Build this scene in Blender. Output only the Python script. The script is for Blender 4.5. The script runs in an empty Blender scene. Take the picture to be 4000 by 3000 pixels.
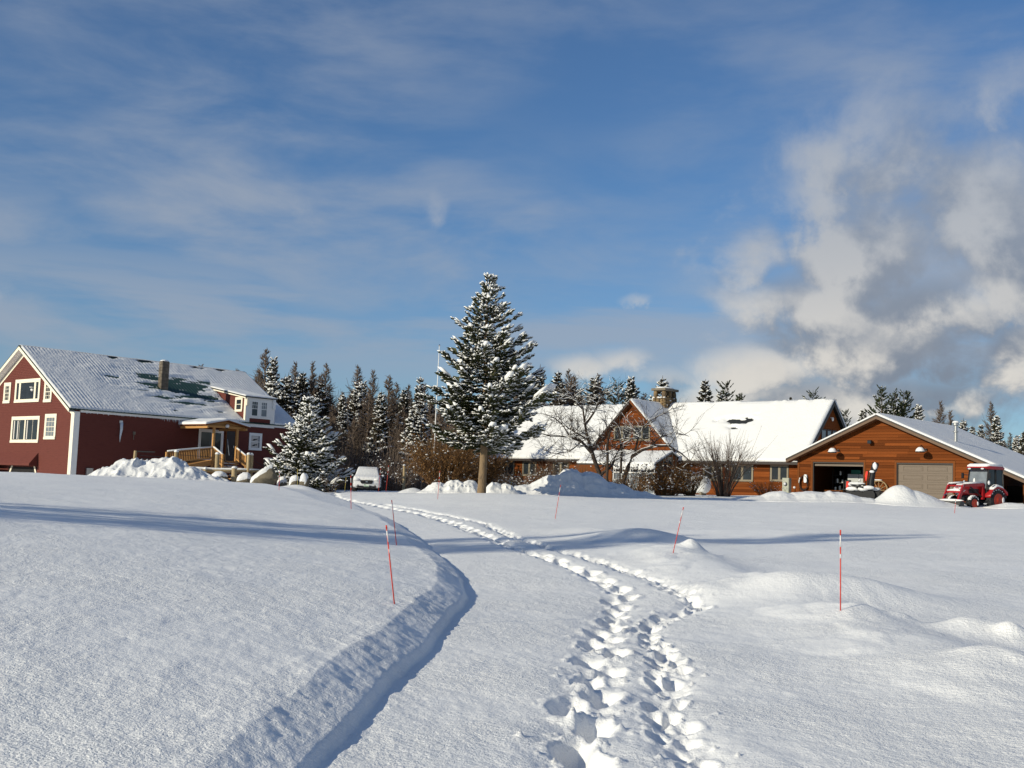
import bpy, bmesh, math, random
import numpy as np
from mathutils import Vector, Matrix

S = bpy.context.scene
COL = S.collection
R_ = math.radians
# ---------------------------------------------------------------- camera
CAM_H = 1.6
def set_camera(f=4500.0, pitch=5.22, roll=2.05):
    p, r = R_(pitch), R_(roll)
    r0 = Vector((1, 0, 0)); u0 = Vector((0, -math.sin(p), math.cos(p))); fw = Vector((0, math.cos(p), math.sin(p)))
    r1 = r0 * math.cos(r) + u0 * math.sin(r); u1 = -r0 * math.sin(r) + u0 * math.cos(r)
    m = Matrix((r1, u1, -fw)).transposed().to_4x4()
    m.translation = Vector((0, 0, CAM_H))
    cd = bpy.data.cameras.new('camera'); cd.sensor_width = 36; cd.lens = f / 4000 * 36
    cd.clip_start = .05; cd.clip_end = 8000
    co = bpy.data.objects.new('camera', cd); COL.objects.link(co); co.matrix_world = m
    S.camera = co
set_camera()
SUN_AZ, SUN_EL = 237.0, 21.5            # degrees, clockwise from +Y
S.view_settings.view_transform = 'Standard'; S.view_settings.look = 'None'
S.view_settings.gamma = 1; S.view_settings.use_curve_mapping = False
S.view_settings.exposure = 0.20

# ---------------------------------------------------------------- node helpers
class NT:
    def __init__(self, tree): self.t = tree
    def n(self, typ, **kw):
        nd = self.t.nodes.new(typ)
        for k, v in kw.items(): setattr(nd, k, v)
        return nd
    def put(self, sock, v):
        if hasattr(v, 'is_output') or isinstance(v, bpy.types.NodeSocket): self.t.links.new(v, sock)
        else: sock.default_value = v
    def m(self, op, a, b=0.0, c=0.0, clamp=False):
        nd = self.n('ShaderNodeMath', operation=op); nd.use_clamp = clamp
        self.put(nd.inputs[0], a); self.put(nd.inputs[1], b)
        if op in ('MULTIPLY_ADD', 'SMOOTH_MIN', 'WRAP', 'COMPARE'): self.put(nd.inputs[2], c)
        return nd.outputs[0]
    def ss(self, x, lo, hi, a=0.0, b=1.0):
        nd = self.n('ShaderNodeMapRange'); nd.interpolation_type = 'SMOOTHSTEP'
        self.put(nd.inputs['Value'], x)
        for k, v in zip(('From Min', 'From Max', 'To Min', 'To Max'), (lo, hi, a, b)): self.put(nd.inputs[k], v)
        return nd.outputs[0]
    def xyz(self, x=0.0, y=0.0, z=0.0):
        nd = self.n('ShaderNodeCombineXYZ')
        for i, v in enumerate((x, y, z)): self.put(nd.inputs[i], v)
        return nd.outputs[0]
    def sep(self, v):
        nd = self.n('ShaderNodeSeparateXYZ'); self.put(nd.inputs[0], v); return nd.outputs
    def noise(self, vec, scale=1.0, detail=4.0, rough=.5, dist=0.0):
        nd = self.n('ShaderNodeTexNoise'); nd.noise_dimensions = '3D'
        if vec is not None: self.put(nd.inputs['Vector'], vec)
        for k, v in (('Scale', scale), ('Detail', detail), ('Roughness', rough), ('Distortion', dist)): self.put(nd.inputs[k], v)
        return nd.outputs[0]
    def mixc(self, fac, a, b, mode='MIX'):
        nd = self.n('ShaderNodeMix', data_type='RGBA', blend_type=mode)
        self.put(nd.inputs[0], fac)
        for i, v in ((6, a), (7, b)):
            if isinstance(v, tuple) and len(v) == 3: v = (*v, 1.0)
            self.put(nd.inputs[i], v)
        return nd.outputs[2]
    def vm(self, op, a, b=None, scale=None):
        nd = self.n('ShaderNodeVectorMath', operation=op); self.put(nd.inputs[0], a)
        if b is not None: self.put(nd.inputs[1], b)
        if scale is not None: self.put(nd.inputs['Scale'], scale)
        return nd.outputs[0]
    def map(self, vec, scale=(1, 1, 1), loc=(0, 0, 0), rot=(0, 0, 0)):
        nd = self.n('ShaderNodeMapping'); self.put(nd.inputs['Vector'], vec)
        nd.inputs['Scale'].default_value = scale; nd.inputs['Location'].default_value = loc; nd.inputs['Rotation'].default_value = rot
        return nd.outputs[0]

# ---------------------------------------------------------------- sky with clouds
SKY_STRENGTH = 0.105
def make_world():
    w = bpy.data.worlds.new('World'); S.world = w; w.use_nodes = True
    t = w.node_tree; t.nodes.clear(); g = NT(t)
    sky = g.n('ShaderNodeTexSky', sky_type='NISHITA'); sky.sun_disc = False
    sky.sun_elevation = R_(SUN_EL); sky.sun_rotation = R_(SUN_AZ)
    sky.altitude = 0; sky.air_density = 1.0; sky.dust_density = .3; sky.ozone_density = 3.4
    tc = g.n('ShaderNodeTexCoord'); D = tc.outputs['Generated']
    x, y, z = g.sep(D)
    az = g.m('ARCTAN2', x, y); el = g.m('ARCSINE', z)
    col = g.mixc(1.0, sky.outputs[0], (.49, .67, .83), 'MULTIPLY')
    # height of the cloud layer flattens far clouds: use a mildly compressed vertical coordinate
    P = g.xyz(az, g.m('MULTIPLY', el, 1.35), 0.0)
    # ---- thin high streaks
    ci = g.noise(g.map(P, scale=(5.0, 11.5, 1), rot=(0, 0, .10)), 1.0, 8, .56, .25)
    ci2 = g.noise(g.map(P, scale=(1.6, 3.8, 1), loc=(4, 2, 0)), 1.0, 3, .5, .3)
    band = g.m('MULTIPLY_ADD', g.m('ABSOLUTE', g.m('SUBTRACT', el, .17)), -3.2, 1.0, clamp=True)
    c = g.m('MULTIPLY', g.ss(ci, .33, .72), g.ss(ci2, .28, .60))
    c = g.m('MULTIPLY_ADD', c, g.m('MULTIPLY_ADD', band, .62, .26), .03)
    # a pale band of layer cloud low over the trees
    lay = g.noise(g.map(P, scale=(3.0, 16.0, 1), loc=(3, 5, 0)), 1.0, 6, .55, .2)
    eb = g.m('MULTIPLY', g.m('SUBTRACT', el, .135), 1 / .055); bw = g.m('EXPONENT', g.m('MULTIPLY', g.m('MULTIPLY', eb, eb), -1.0))
    c = g.m('MAXIMUM', c, g.m('MULTIPLY', g.m('MULTIPLY', bw, g.ss(lay, .36, .60)), .72))
    eb2 = g.m('MULTIPLY', g.m('SUBTRACT', el, .19), 1 / .04); bw2 = g.m('MULTIPLY', g.m('EXPONENT', g.m('MULTIPLY', g.m('MULTIPLY', eb2, eb2), -1.0)), g.ss(g.m('ABSOLUTE', az), .16, .34))
    puff = g.noise(g.map(P, scale=(5.0, 10.0, 1), loc=(7, 1, 0)), 1.0, 7, .55, .3)
    c = g.m('MAXIMUM', c, g.m('MULTIPLY', g.m('MULTIPLY', bw2, g.ss(puff, .34, .66)), .75))
    # low veil
    lowv = g.m('MULTIPLY', g.ss(el, .17, -.01), g.ss(g.noise(g.map(P, scale=(2.2, 6, 1), loc=(1, 7, 0)), 1.0, 4, .5), .36, .66))
    c = g.m('MAXIMUM', c, g.m('MULTIPLY_ADD', lowv, .45, g.m('MULTIPLY', g.ss(el, .16, .0), .30)))
    col = g.mixc(c, col, (2.85, 3.25, 3.9))
    # ---- cumulus: a field of lobes pushed about by noise, sun-side light and shade painted in colour
    LOBES = [(.335, .275, .11, .075, 1.0), (.40, .315, .06, .045, .75), (.215, .200, .030, .055, .72), (.262, .235, .055, .050, .92), (.310, .205, .08, .062, 1.12), (.38, .23, .11, .085, 1.15), (.255, .155, .09, .042, 1.05), (.31, .13, .11, .045, 1.1), (.225, .108, .07, .030, .95),
             (.35, .150, .075, .040, 1.15), (.40, .165, .07, .040, 1.1), (.42, .115, .08, .05, 1.15), (.28, .082, .18, .030, 1.0), (.067, .108, .045, .017, .74), (.105, .113, .04, .018, .72), (.14, .10, .06, .016, .64), (.117, .167, .024, .010, .60), (-.066, .206, .026, .011, .58), (-.09, .24, .02, .03, .46), (-.22, .235, .03, .02, .42),
             (.50, .25, .11, .10, 1.1), (.55, .14, .12, .07, 1.1), (.68, .18, .12, .09, 1.0), (.85, .2, .1, .08, 1.0), (1.2, .25, .2, .1, 1.0), (-1.1, .2, .2, .07, .9), (2.6, .22, .3, .1, 1.0), (-2.4, .2, .25, .08, .9)]  # out-of-view lobes, added to take blue out of the fill
    def density(dx, dy):
        pa = g.m('ADD', az, dx); pe = g.m('ADD', el, dy)
        PP = g.xyz(pa, pe, .3)
        n1 = g.noise(PP, 12.0, 10, .58, .2); n2 = g.noise(g.map(PP, loc=(5, 3, 0)), 4.2, 3, .5)
        qa = g.m('MULTIPLY_ADD', g.m('SUBTRACT', n2, .5), .13, pa)
        qe = g.m('MULTIPLY_ADD', g.m('SUBTRACT', n1, .5), .08, pe)
        tot = None
        for ca, ce, ra, re, s in LOBES:
            ex = g.m('MULTIPLY', g.m('SUBTRACT', qa, ca), 1 / ra); ey = g.m('MULTIPLY', g.m('SUBTRACT', qe, ce), 1 / re)
            r2 = g.m('MULTIPLY_ADD', ex, ex, g.m('MULTIPLY', ey, ey))
            ln = g.m('MULTIPLY', g.m('EXPONENT', g.m('MULTIPLY', r2, -.9)), s)
            tot = ln if tot is None else g.m('MAXIMUM', g.m('MULTIPLY_ADD', tot, .35, g.m('MULTIPLY', ln, .65)), g.m('MAXIMUM', tot, ln))
        fill_cloud = g.m('MULTIPLY', g.ss(g.m('ABSOLUTE', az), .52, .75), g.m('MULTIPLY', g.ss(pe, 1.1, .7), g.ss(g.noise(g.map(PP, loc=(2, 9, 0)), 3.0, 3, .5), .44, .62)))  # unseen cloud added beyond the view to whiten the fill light
        tot = g.m('MAXIMUM', tot, g.m('MULTIPLY', fill_cloud, 1.05))
        return g.m('MULTIPLY_ADD', g.m('SUBTRACT', n1, .5), 1.85, tot)
    d0 = density(0.0, 0.0); d1 = density(-.034, .024)
    # the broken cloud out of view is added, to make the sky's fill less blue
    alpha = g.m('MULTIPLY', g.ss(d0, .28, .98), g.ss(el, .38, .22, .62, 1.0))
    lit = g.ss(g.m('SUBTRACT', d0, d1), -.16, .44)
    fine = g.noise(g.xyz(az, el, .7), 26, 5, .55)
    lit = g.m('MULTIPLY_ADD', g.m('SUBTRACT', fine, .5), .45, lit, clamp=True)
    low = g.ss(el, .24, .08)                        # nearer the horizon the lit faces are whiter
    bright = g.mixc(low, (3.75, 3.95, 4.25), (6.0, 5.7, 5.2))
    shade = g.mixc(low, (2.15, 2.5, 3.1), (1.75, 2.05, 2.55))
    cc = g.mixc(lit, shade, bright)
    col = g.mixc(g.m('MULTIPLY', alpha, .95), col, cc)
    bg = g.n('ShaderNodeBackground'); g.put(bg.inputs[0], col); bg.inputs[1].default_value = SKY_STRENGTH
    out = g.n('ShaderNodeOutputWorld'); t.links.new(bg.outputs[0], out.inputs[0])
    try: w.cycles.sampling_method = 'MANUAL'; w.cycles.sample_map_resolution = 512
    except Exception: pass
make_world()
def make_sun():
    ld = bpy.data.lights.new('sun', 'SUN'); ld.energy = 4.0; ld.angle = R_(.53); ld.color = (1.0, .92, .72)
    o = bpy.data.objects.new('sun', ld); COL.objects.link(o)
    a, e = R_(SUN_AZ), R_(SUN_EL)
    d = Vector((math.sin(a) * math.cos(e), math.cos(a) * math.cos(e), math.sin(e)))
    o.rotation_euler = d.to_track_quat('Z', 'Y').to_euler(); o.location = d * 60
make_sun()

# ---------------------------------------------------------------- materials
def mat(name, base, rough=.6, var=.18, scale=6.0, stretch=(1, 1, 1), bump=0.0, bscale=30.0, metallic=0.0, second=None, sfac=(.45, .6), sscale=2.0, rnd=0.0, spec=.3, coord='Object'):
    """a procedural surface: noise-varied colour, an optional second colour in patches, fine relief"""
    m = bpy.data.materials.new(name); m.use_nodes = True; t = m.node_tree; g = NT(t)
    b = t.nodes['Principled BSDF']; tc = g.n('ShaderNodeTexCoord'); v = tc.outputs[coord]
    if rnd:
        oi = g.n('ShaderNodeObjectInfo'); v = g.vm('ADD', v, g.vm('SCALE', g.xyz(oi.outputs['Random'], g.m('MULTIPLY', oi.outputs['Random'], 7.3), g.m('MULTIPLY', oi.outputs['Random'], 3.1)), scale=40.0))
    vs = g.map(v, scale=stretch)
    n = g.noise(vs, scale, 5, .6)
    k = g.m('MULTIPLY_ADD', g.m('SUBTRACT', n, .5), 2 * var, 1.0)
    if rnd: k = g.m('MULTIPLY', k, g.m('MULTIPLY_ADD', g.m('SUBTRACT', oi.outputs['Random'], .5), 2 * rnd, 1.0))
    c = g.vm('SCALE', base, scale=k) if False else None
    nd = g.n('ShaderNodeVectorMath', operation='SCALE'); nd.inputs[0].default_value = base; g.put(nd.inputs['Scale'], k); c = nd.outputs[0]
    if second:
        f = g.ss(g.noise(vs, sscale, 6, .6), *sfac); c = g.mixc(f, c, second)
    g.put(b.inputs['Base Color'], c)
    b.inputs['Roughness'].default_value = rough; b.inputs['Metallic'].default_value = metallic
    b.inputs['Specular IOR Level'].default_value = spec
    if bump:
        bn = g.n('ShaderNodeBump'); bn.inputs['Strength'].default_value = 1.0; bn.inputs['Distance'].default_value = bump
        g.put(bn.inputs['Height'], g.noise(vs, bscale, 5, .6)); g.put(b.inputs['Normal'], bn.outputs[0])
    return m
def glass_mat(name, base=(.02, .025, .03), rough=.04):
    m = bpy.data.materials.new(name); m.use_nodes = True; b = m.node_tree.nodes['Principled BSDF']
    g = NT(m.node_tree); tc = g.n('ShaderNodeTexCoord')
    n = g.noise(tc.outputs['Object'], 2.2, 3, .5)
    nd = g.n('ShaderNodeVectorMath', operation='SCALE'); nd.inputs[0].default_value = base; g.put(nd.inputs['Scale'], g.m('MULTIPLY_ADD', n, 1.2, .4)); g.put(b.inputs['Base Color'], nd.outputs[0])
    b.inputs['Roughness'].default_value = rough; b.inputs['Specular IOR Level'].default_value = .5
    return m
def snow_mat(name, fine=True, k=1.0):
    m = bpy.data.materials.new(name); m.use_nodes = True; t = m.node_tree; g = NT(t); b = t.nodes['Principled BSDF']
    tc = g.n('ShaderNodeTexCoord'); v = tc.outputs['Object']
    n = g.noise(v, 1.3, 4, .55); n2 = g.noise(v, 24.0, 4, .6)
    c = g.mixc(g.ss(n, .3, .7), (.81 * k, .815 * k, .82 * k), (.87 * k, .868 * k, .86 * k))
    c = g.mixc(g.ss(n2, .35, .7), c, (.84 * k, .842 * k, .842 * k)); g.put(b.inputs['Base Color'], c)
    b.inputs['Roughness'].default_value = .55; b.inputs['Specular IOR Level'].default_value = .25
    bn = g.n('ShaderNodeBump'); bn.inputs['Strength'].default_value = 1.0
    if fine:
        h = g.m('ADD', g.m('MULTIPLY', g.noise(v, 22.0, 4, .62), .5), g.m('MULTIPLY', g.noise(v, 75.0, 3, .6), .22)); bn.inputs['Distance'].default_value = .036
    else:
        h = g.noise(v, 9.0, 4, .6); bn.inputs['Distance'].default_value = .03
    if fine: h = g.m('MULTIPLY', h, g.ss(g.noise(v, .55, 4, .6), .34, .62, .45, 1.15))
    g.put(bn.inputs['Height'], h); g.put(b.inputs['Normal'], bn.outputs[0])
    return m
M = {}
M['snow'] = snow_mat('snow_surface'); M['snow_far'] = snow_mat('settled_snow', False, .87)

# ---------------------------------------------------------------- mesh helpers
def link(o, parent=None):
    COL.objects.link(o)
    if parent is not None: o.parent = parent
    return o
def tag(o, label=None, cat=None, group=None, kind=None):
    if label: o['label'] = label
    if cat: o['category'] = cat
    if group: o['group'] = group
    if kind: o['kind'] = kind
    return o
def mesh_np(name, verts, faces, mats, parent=None, smooth=False, mi=None, kind=None):
    """verts (n,3) and faces (m,4) or (m,3) arrays to an object"""
    me = bpy.data.meshes.new(name); verts = np.asarray(verts, np.float32); faces = np.asarray(faces, np.int32)
    n, k = faces.shape
    me.vertices.add(len(verts)); me.vertices.foreach_set('co', verts.ravel())
    me.loops.add(n * k); me.loops.foreach_set('vertex_index', faces.ravel())
    me.polygons.add(n); me.polygons.foreach_set('loop_start', np.arange(0, n * k, k, dtype=np.int32))
    if smooth: me.polygons.foreach_set('use_smooth', np.ones(n, bool))
    for m in (mats if isinstance(mats, (list, tuple)) else [mats]): me.materials.append(m)
    if mi is not None: me.polygons.foreach_set('material_index', np.asarray(mi, np.int32))
    me.update(calc_edges=True)
    o = bpy.data.objects.new(name, me); link(o, parent)
    if kind: o['kind'] = kind
    return o
OZ = {}
def thing(name, label, cat, loc=(0, 0, 0), rot=0.0, group=None):
    o = bpy.data.objects.new(name, None); o.empty_display_size = .3; link(o)
    o.location = loc; o.rotation_euler = (0, 0, rot); tag(o, label, cat, group); return o
class MB:
    """collects simple solids; build() links them as one object"""
    def __init__(self): self.v = []; self.f = []; self.m = []
    def add(self, vs, fs, m=0):
        b = len(self.v); self.v += [tuple(p) for p in vs]; self.f += [tuple(i + b for i in f) for f in fs]; self.m += [m] * len(fs); return self
    def box(self, x0, x1, y0, y1, z0, z1, m=0):
        return self.hexa([(x0, y0, z0), (x1, y0, z0), (x1, y1, z0), (x0, y1, z0), (x0, y0, z1), (x1, y0, z1), (x1, y1, z1), (x0, y1, z1)], m)
    def hexa(self, p, m=0):
        return self.add(p, [(3, 2, 1, 0), (4, 5, 6, 7), (0, 1, 5, 4), (1, 2, 6, 5), (2, 3, 7, 6), (3, 0, 4, 7)], m)
    def prism(self, poly, ax, a0, a1, m=0):
        """poly in the two axes other than ax, swept from a0 to a1 along ax"""
        def P(p, a):
            q = list(p); q.insert('xyz'.index(ax), a); return q
        n = len(poly)
        vs = [P(p, a0) for p in poly] + [P(p, a1) for p in poly]
        return self.add(vs, [tuple(range(n))[::-1], tuple(range(n, 2 * n))] + [(i, (i + 1) % n, n + (i + 1) % n, n + i) for i in range(n)], m)
    def beam(self, a, b, w, h, m=0, up=(0, 0, 1)):
        a, b = Vector(a), Vector(b); d = (b - a).normalized(); s = d.cross(Vector(up))
        if s.length < 1e-4: s = d.cross(Vector((0, 1, 0)))
        s.normalize(); t = s.cross(d); s *= w / 2; t *= h / 2
        return self.hexa([a - s - t, a + s - t, a + s + t, a - s + t, b - s - t, b + s - t, b + s + t, b - s + t], m)
    def tube(self, pts, rad, n=6, m=0, cap=True):
        pts = [Vector(p) for p in pts]; k = len(pts)
        if not isinstance(rad, (list, tuple)): rad = [rad] * k
        vs = []; ref = Vector((.31, .2, .93))
        for i, p in enumerate(pts):
            d = (pts[min(i + 1, k - 1)] - pts[max(i - 1, 0)]); d = d.normalized() if d.length > 1e-9 else Vector((0, 0, 1))
            if abs(d.dot(ref)) > .97: ref = Vector((1, .1, .05))
            a = d.cross(ref).normalized(); b = d.cross(a)
            ref = b.cross(d) * 1.0 if False else ref
            for j in range(n):
                an = 2 * math.pi * j / n; vs.append(p + (a * math.cos(an) + b * math.sin(an)) * rad[i])
        fs = [(i * n + j, i * n + (j + 1) % n, (i + 1) * n + (j + 1) % n, (i + 1) * n + j) for i in range(k - 1) for j in range(n)]
        if cap: fs += [tuple(range(n))[::-1], tuple(range((k - 1) * n, k * n))]
        return self.add(vs, fs, m)
    def lathe(self, prof, n=16, c=(0, 0, 0), axis='z', m=0):
        vs = []; c = Vector(c)
        for r, h in prof:
            for j in range(n):
                a = 2 * math.pi * j / n; q = (r * math.cos(a), r * math.sin(a), h)
                if axis == 'x': q = (h, r * math.cos(a), r * math.sin(a))
                if axis == 'y': q = (r * math.sin(a), h, r * math.cos(a))
                vs.append(c + Vector(q))
        k = len(prof)
        fs = [(i * n + j, i * n + (j + 1) % n, (i + 1) * n + (j + 1) % n, (i + 1) * n + j) for i in range(k - 1) for j in range(n)]
        fs += [tuple(range(n))[::-1], tuple(range((k - 1) * n, k * n))]
        return self.add(vs, fs, m)
    def blob(self, c, r, n=10, rings=6, jit=0.0, rng=random, flat=-9.0, m=0):
        """a lumpy ellipsoid; flat cuts its underside at that fraction of the height"""
        c = Vector(c); rx, ry, rz = r if isinstance(r, (tuple, list)) else (r, r, r); vs = []
        for i in range(rings + 1):
            th = math.pi * i / rings
            for j in range(n):
                a = 2 * math.pi * j / n; k = 1 + jit * (rng.random() - .5)
                if i in (0, rings): k = 1
                vs.append(c + Vector((rx * math.sin(th) * math.cos(a) * k, ry * math.sin(th) * math.sin(a) * k, max(rz * math.cos(th) * k, flat * rz))))
        fs = [((i + 1) * n + j, (i + 1) * n + (j + 1) % n, i * n + (j + 1) % n, i * n + j) for i in range(rings) for j in range(n)]
        return self.add(vs, fs, m)
    def build(self, name, mats, parent=None, smooth=False, bevel=0.0, kind=None, label=None, loc=None, dz=0.0, seg=1, angle=None):
        me = bpy.data.meshes.new(name)
        me.from_pydata([(p[0], p[1], p[2] - dz) for p in self.v], [], self.f)
        for m in (mats if isinstance(mats, (list, tuple)) else [mats]): me.materials.append(m)
        if any(self.m): me.polygons.foreach_set('material_index', np.array(self.m, np.int32))
        if smooth: me.polygons.foreach_set('use_smooth', np.ones(len(self.f), bool))
        me.update(); o = bpy.data.objects.new(name, me); link(o, parent)
        if loc is not None: o.location = loc
        if smooth and angle:
            try: me.set_sharp_from_angle(angle=R_(angle))
            except Exception: pass
        if bevel:
            bv = o.modifiers.new('bevel', 'BEVEL'); bv.width = bevel; bv.segments = seg; bv.limit_method = 'ANGLE'
        if kind: o['kind'] = kind
        if label: o['label'] = label
        return o

# ---------------------------------------------------------------- terrain
def _tps(pts, lam=0.02):
    P = np.array(pts, float); xy = P[:, :2] / 10.0; n = len(P)
    d2 = ((xy[:, None] - xy[None]) ** 2).sum(-1)
    K = np.where(d2 > 0, d2 * np.log(np.maximum(d2, 1e-12)) * .5, 0) + lam * np.eye(n)
    A = np.zeros((n + 3, n + 3)); A[:n, :n] = K; A[:n, n] = 1; A[:n, n + 1:] = xy
    A[n, :n] = 1; A[n + 1:, :n] = xy.T
    w = np.linalg.solve(A, np.r_[P[:, 2], 0, 0, 0])
    def fn(x, y):
        x = np.asarray(x, float) / 10; y = np.asarray(y, float) / 10
        o = w[n] + w[n + 1] * x + w[n + 2] * y
        for i in range(n):
            r2 = (x - xy[i, 0]) ** 2 + (y - xy[i, 1]) ** 2
            o = o + w[i] * r2 * np.log(np.maximum(r2, 1e-12)) * .5
        return o
    return fn
ZL = _tps([(-20, 45, 1.53), (-17, 45, 1.53), (-11.2, 50, 1.47), (-9.2, 52, 1.43), (-8.5, 55, 1.35), (-8.4, 18.9, .95), (-2.3, 20.6, .52),
           (-12, 28, 1.25), (-6, 30, .95), (-2.2, 5, .23), (-3.5, 8, .46), (-1.2, 5, .21), (-1, 11, .38), (-1.2, 14, .46), (-.9, 16, .5),
           (-25, 60, 1.1), (-30, 50, 1.4), (-20, 60, 1.3), (-14, 60, 1.45), (-8, 64, 1.2), (-30, 20, 1.2), (-15, 10, .9), (-4, 2, .20),
           (-34, 72, .6), (-20, 72, 1.4), (-14, 75, 1.4), (-12, 90, 1.4), (-50, 60, 1.0), (-9, 40, 1.15), (-4.5, 40, .9)])
ZR = _tps([(0, 3, .04), (0, 8, .12), (.3, 14, .22), (-.3, 20, .32), (-1.5, 27, .43), (-3.5, 37, .62), (-6, 50, .9), (-8.5, 62, 1.08), (-9, 73, 1.13),
           (-9, 85, 1.2), (3, 7, .1), (4.7, 21.8, .42), (10.3, 23, .52), (8, 40, .9), (2, 40, .88), (-1.2, 53, 1.34), (4, 57, 1.3), (8, 59, 1.33),
           (13, 61, 1.45), (18, 62, 1.55), (24, 60, 1.45), (27, 62, 1.62), (30, 60, 1.75), (20, 72, 1.75), (10, 78, 1.6), (0, 80, 1.5), (-4, 62, 1.25),
           (16, 40, 1.1), (12, 12, .3), (20, 25, .75), (5, 3, .05), (25, 45, 1.25), (40, 60, 1.9), (50, 90, 2.2), (20, 100, 2.), (-10, 110, 1.5), (-40, 110, 1.3)])
# foot of the plough bank on the near side of the drive, as x over y
FY = np.array([-5, 3, 6.1, 7.5, 9.6, 12.1, 14.6, 17.1, 20.5, 25.3, 33.5, 45.2, 60, 80])
FX = np.array([-.9, -1.04, -.91, -.77, -.63, -.55, -.46, -.64, -1.07, -1.8, -3.28, -5.8, -9.4, -12.5])
def smooth(t):
    t = np.clip(t, 0, 1); return t * t * (3 - 2 * t)
def _hash(ix, iy, s):
    h = (ix * 374761393 + iy * 668265263 + s * 974634777) & 0xffffffff
    h = ((h ^ (h >> 13)) * 1274126177) & 0xffffffff
    return ((h ^ (h >> 16)) & 0xffff) / 65535.0
def vnoise(x, y, s=0):
    x = np.asarray(x, float); y = np.asarray(y, float)
    ix = np.floor(x).astype(np.int64); iy = np.floor(y).astype(np.int64)
    fx = x - ix; fy = y - iy; ux = fx * fx * fx * (fx * (fx * 6 - 15) + 10); uy = fy * fy * fy * (fy * (fy * 6 - 15) + 10)
    a = _hash(ix, iy, s); b = _hash(ix + 1, iy, s); c = _hash(ix, iy + 1, s); d = _hash(ix + 1, iy + 1, s)
    return (a + (b - a) * ux) * (1 - uy) + (c + (d - c) * ux) * uy - .5
def fbm(x, y, o=4, s=0, g=.5):
    r = 0; a = 1.
    for i in range(o):
        r = r + a * vnoise(x, y, s + i * 17); x = x * 2.03 + 3.7; y = y * 2.03 + 1.3; a *= g
    return r
def foot_x(y): return np.interp(y, FY, FX)
def seg_dist(x, y, poly):
    """distance to a polyline, the arc position of the nearest point and the side (left +)"""
    best = np.full(np.shape(x), 1e9); arc = np.zeros(np.shape(x)); side = np.zeros(np.shape(x)); L = 0
    for (ax, ay), (bx, by) in zip(poly[:-1], poly[1:]):
        dx, dy = bx - ax, by - ay; l2 = dx * dx + dy * dy; l = math.sqrt(l2)
        t = np.clip(((x - ax) * dx + (y - ay) * dy) / l2, 0, 1)
        ex, ey = x - ax - t * dx, y - ay - t * dy; d = np.sqrt(ex * ex + ey * ey); m = d < best
        best = np.where(m, d, best); arc = np.where(m, L + t * l, arc); side = np.where(m, np.sign(dx * (y - ay) - dy * (x - ax)), side); L += l
    return best, arc, side
CREST = [(2.9, 24.5), (3.3, 21.8), (3.35, 19), (3.5, 16), (3.8, 13.3), (3.95, 11.5), (4.05, 9.5), (4.2, 7.7), (4.5, 5.5), (5, 3)]
CREST2 = [(3.9, 12.9), (4.4, 12.8), (5.0, 12.6), (5.6, 12.3), (6.9, 11.8), (9, 11)]
# x, y, height, radius across, radius along
MOUNDS = [(4.5, 15.6, .34, 1.15, .8), (3.0, 26.5, .3, 1.2, 1.0), (3.55, 22.2, .17, .2, .25), (4.4, 12.9, .07, .15, .15), (5.3, 12.2, .11, .15, .16), (5.0, 12.6, .05, .3, .25),
          (6.2, 11.9, .08, .22, .2), (5.0, 11.0, .05, .2, .15), (5.15, 10.0, .05, .25, .15), (5.9, 11.9, .06, .3, .2), (3.9, 17.6, .1, .25, .3),
          (2.2, 29, .15, 1.2, 1.5), (7, 31, .12, 2.5, 1.2), (-10.5, 58, .25, .8, .8), (-9.6, 55, .2, .7, .7)]
def ground_base(x, y):
    x = np.asarray(x, float); y = np.asarray(y, float)
    zr = ZR(x, y); zl = ZL(x, y)
    fx = foot_x(y) + .06 * vnoise(y * 1.1, y * 0, 5) + .10 * vnoise(y * .45, y * 0, 9)
    w = np.interp(y, [0, 5, 8, 12, 14, 20, 30, 45, 70], [.40, .42, .44, .42, .42, .42, .7, 2.5, 6])
    t = (fx - x) / w
    tc = np.clip(t / .95, 0, 1); s = .24 * smooth(t / .18) + .66 * (tc - .12 * tc * tc) / .88 + .10 * smooth(t / 3.0)
    z = zr + (np.maximum(zl, zr + .0) - zr) * s
    lip = np.interp(y, [0, 4, 18, 26], [.03, .05, .06, 0])
    # lumps along the bank face
    z = z + .028 * np.exp(-((t - .8) / .6) ** 2) * fbm(x * 1.7 + y * .4, y * 1.3, 3, 31) * np.interp(y, [0, 3, 20, 30], [1, 1, 1, 0])
    d, arc, side = seg_dist(x, y, CREST)
    wl = np.where(side > 0, .62, .95)
    hh = (.19 + .14 * vnoise(arc * .8, arc * 0, 3)) * np.interp(arc, [0, 1.5, 15, 22], [.3, 1, 1, .7])
    z = z + hh * np.exp(-(d / wl) ** 2) * .8
    d2, arc2, side2 = seg_dist(x, y, CREST2)
    z = z + (.085 + .10 * vnoise(arc2 * 1.6, arc2 * 0, 8)) * np.exp(-(d2 / .5) ** 2)
    z = z + .12 * np.exp(-(np.minimum(d, d2) / 1.1) ** 2) * np.maximum(fbm(x * 1.15, y * .9, 3, 44) - .05, 0) * np.interp(y, [4, 22, 26], [1, 1, 0])
    for mx, my, mh, ra, rb in MOUNDS:
        z = z + mh * np.exp(-((x - mx) / ra) ** 2 - ((y - my) / rb) ** 2)
    z = z + .10 * fbm(x * .12, y * .12, 3, 2) + .018 * fbm(x * .8, y * .8, 3, 6)
    return z

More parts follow.
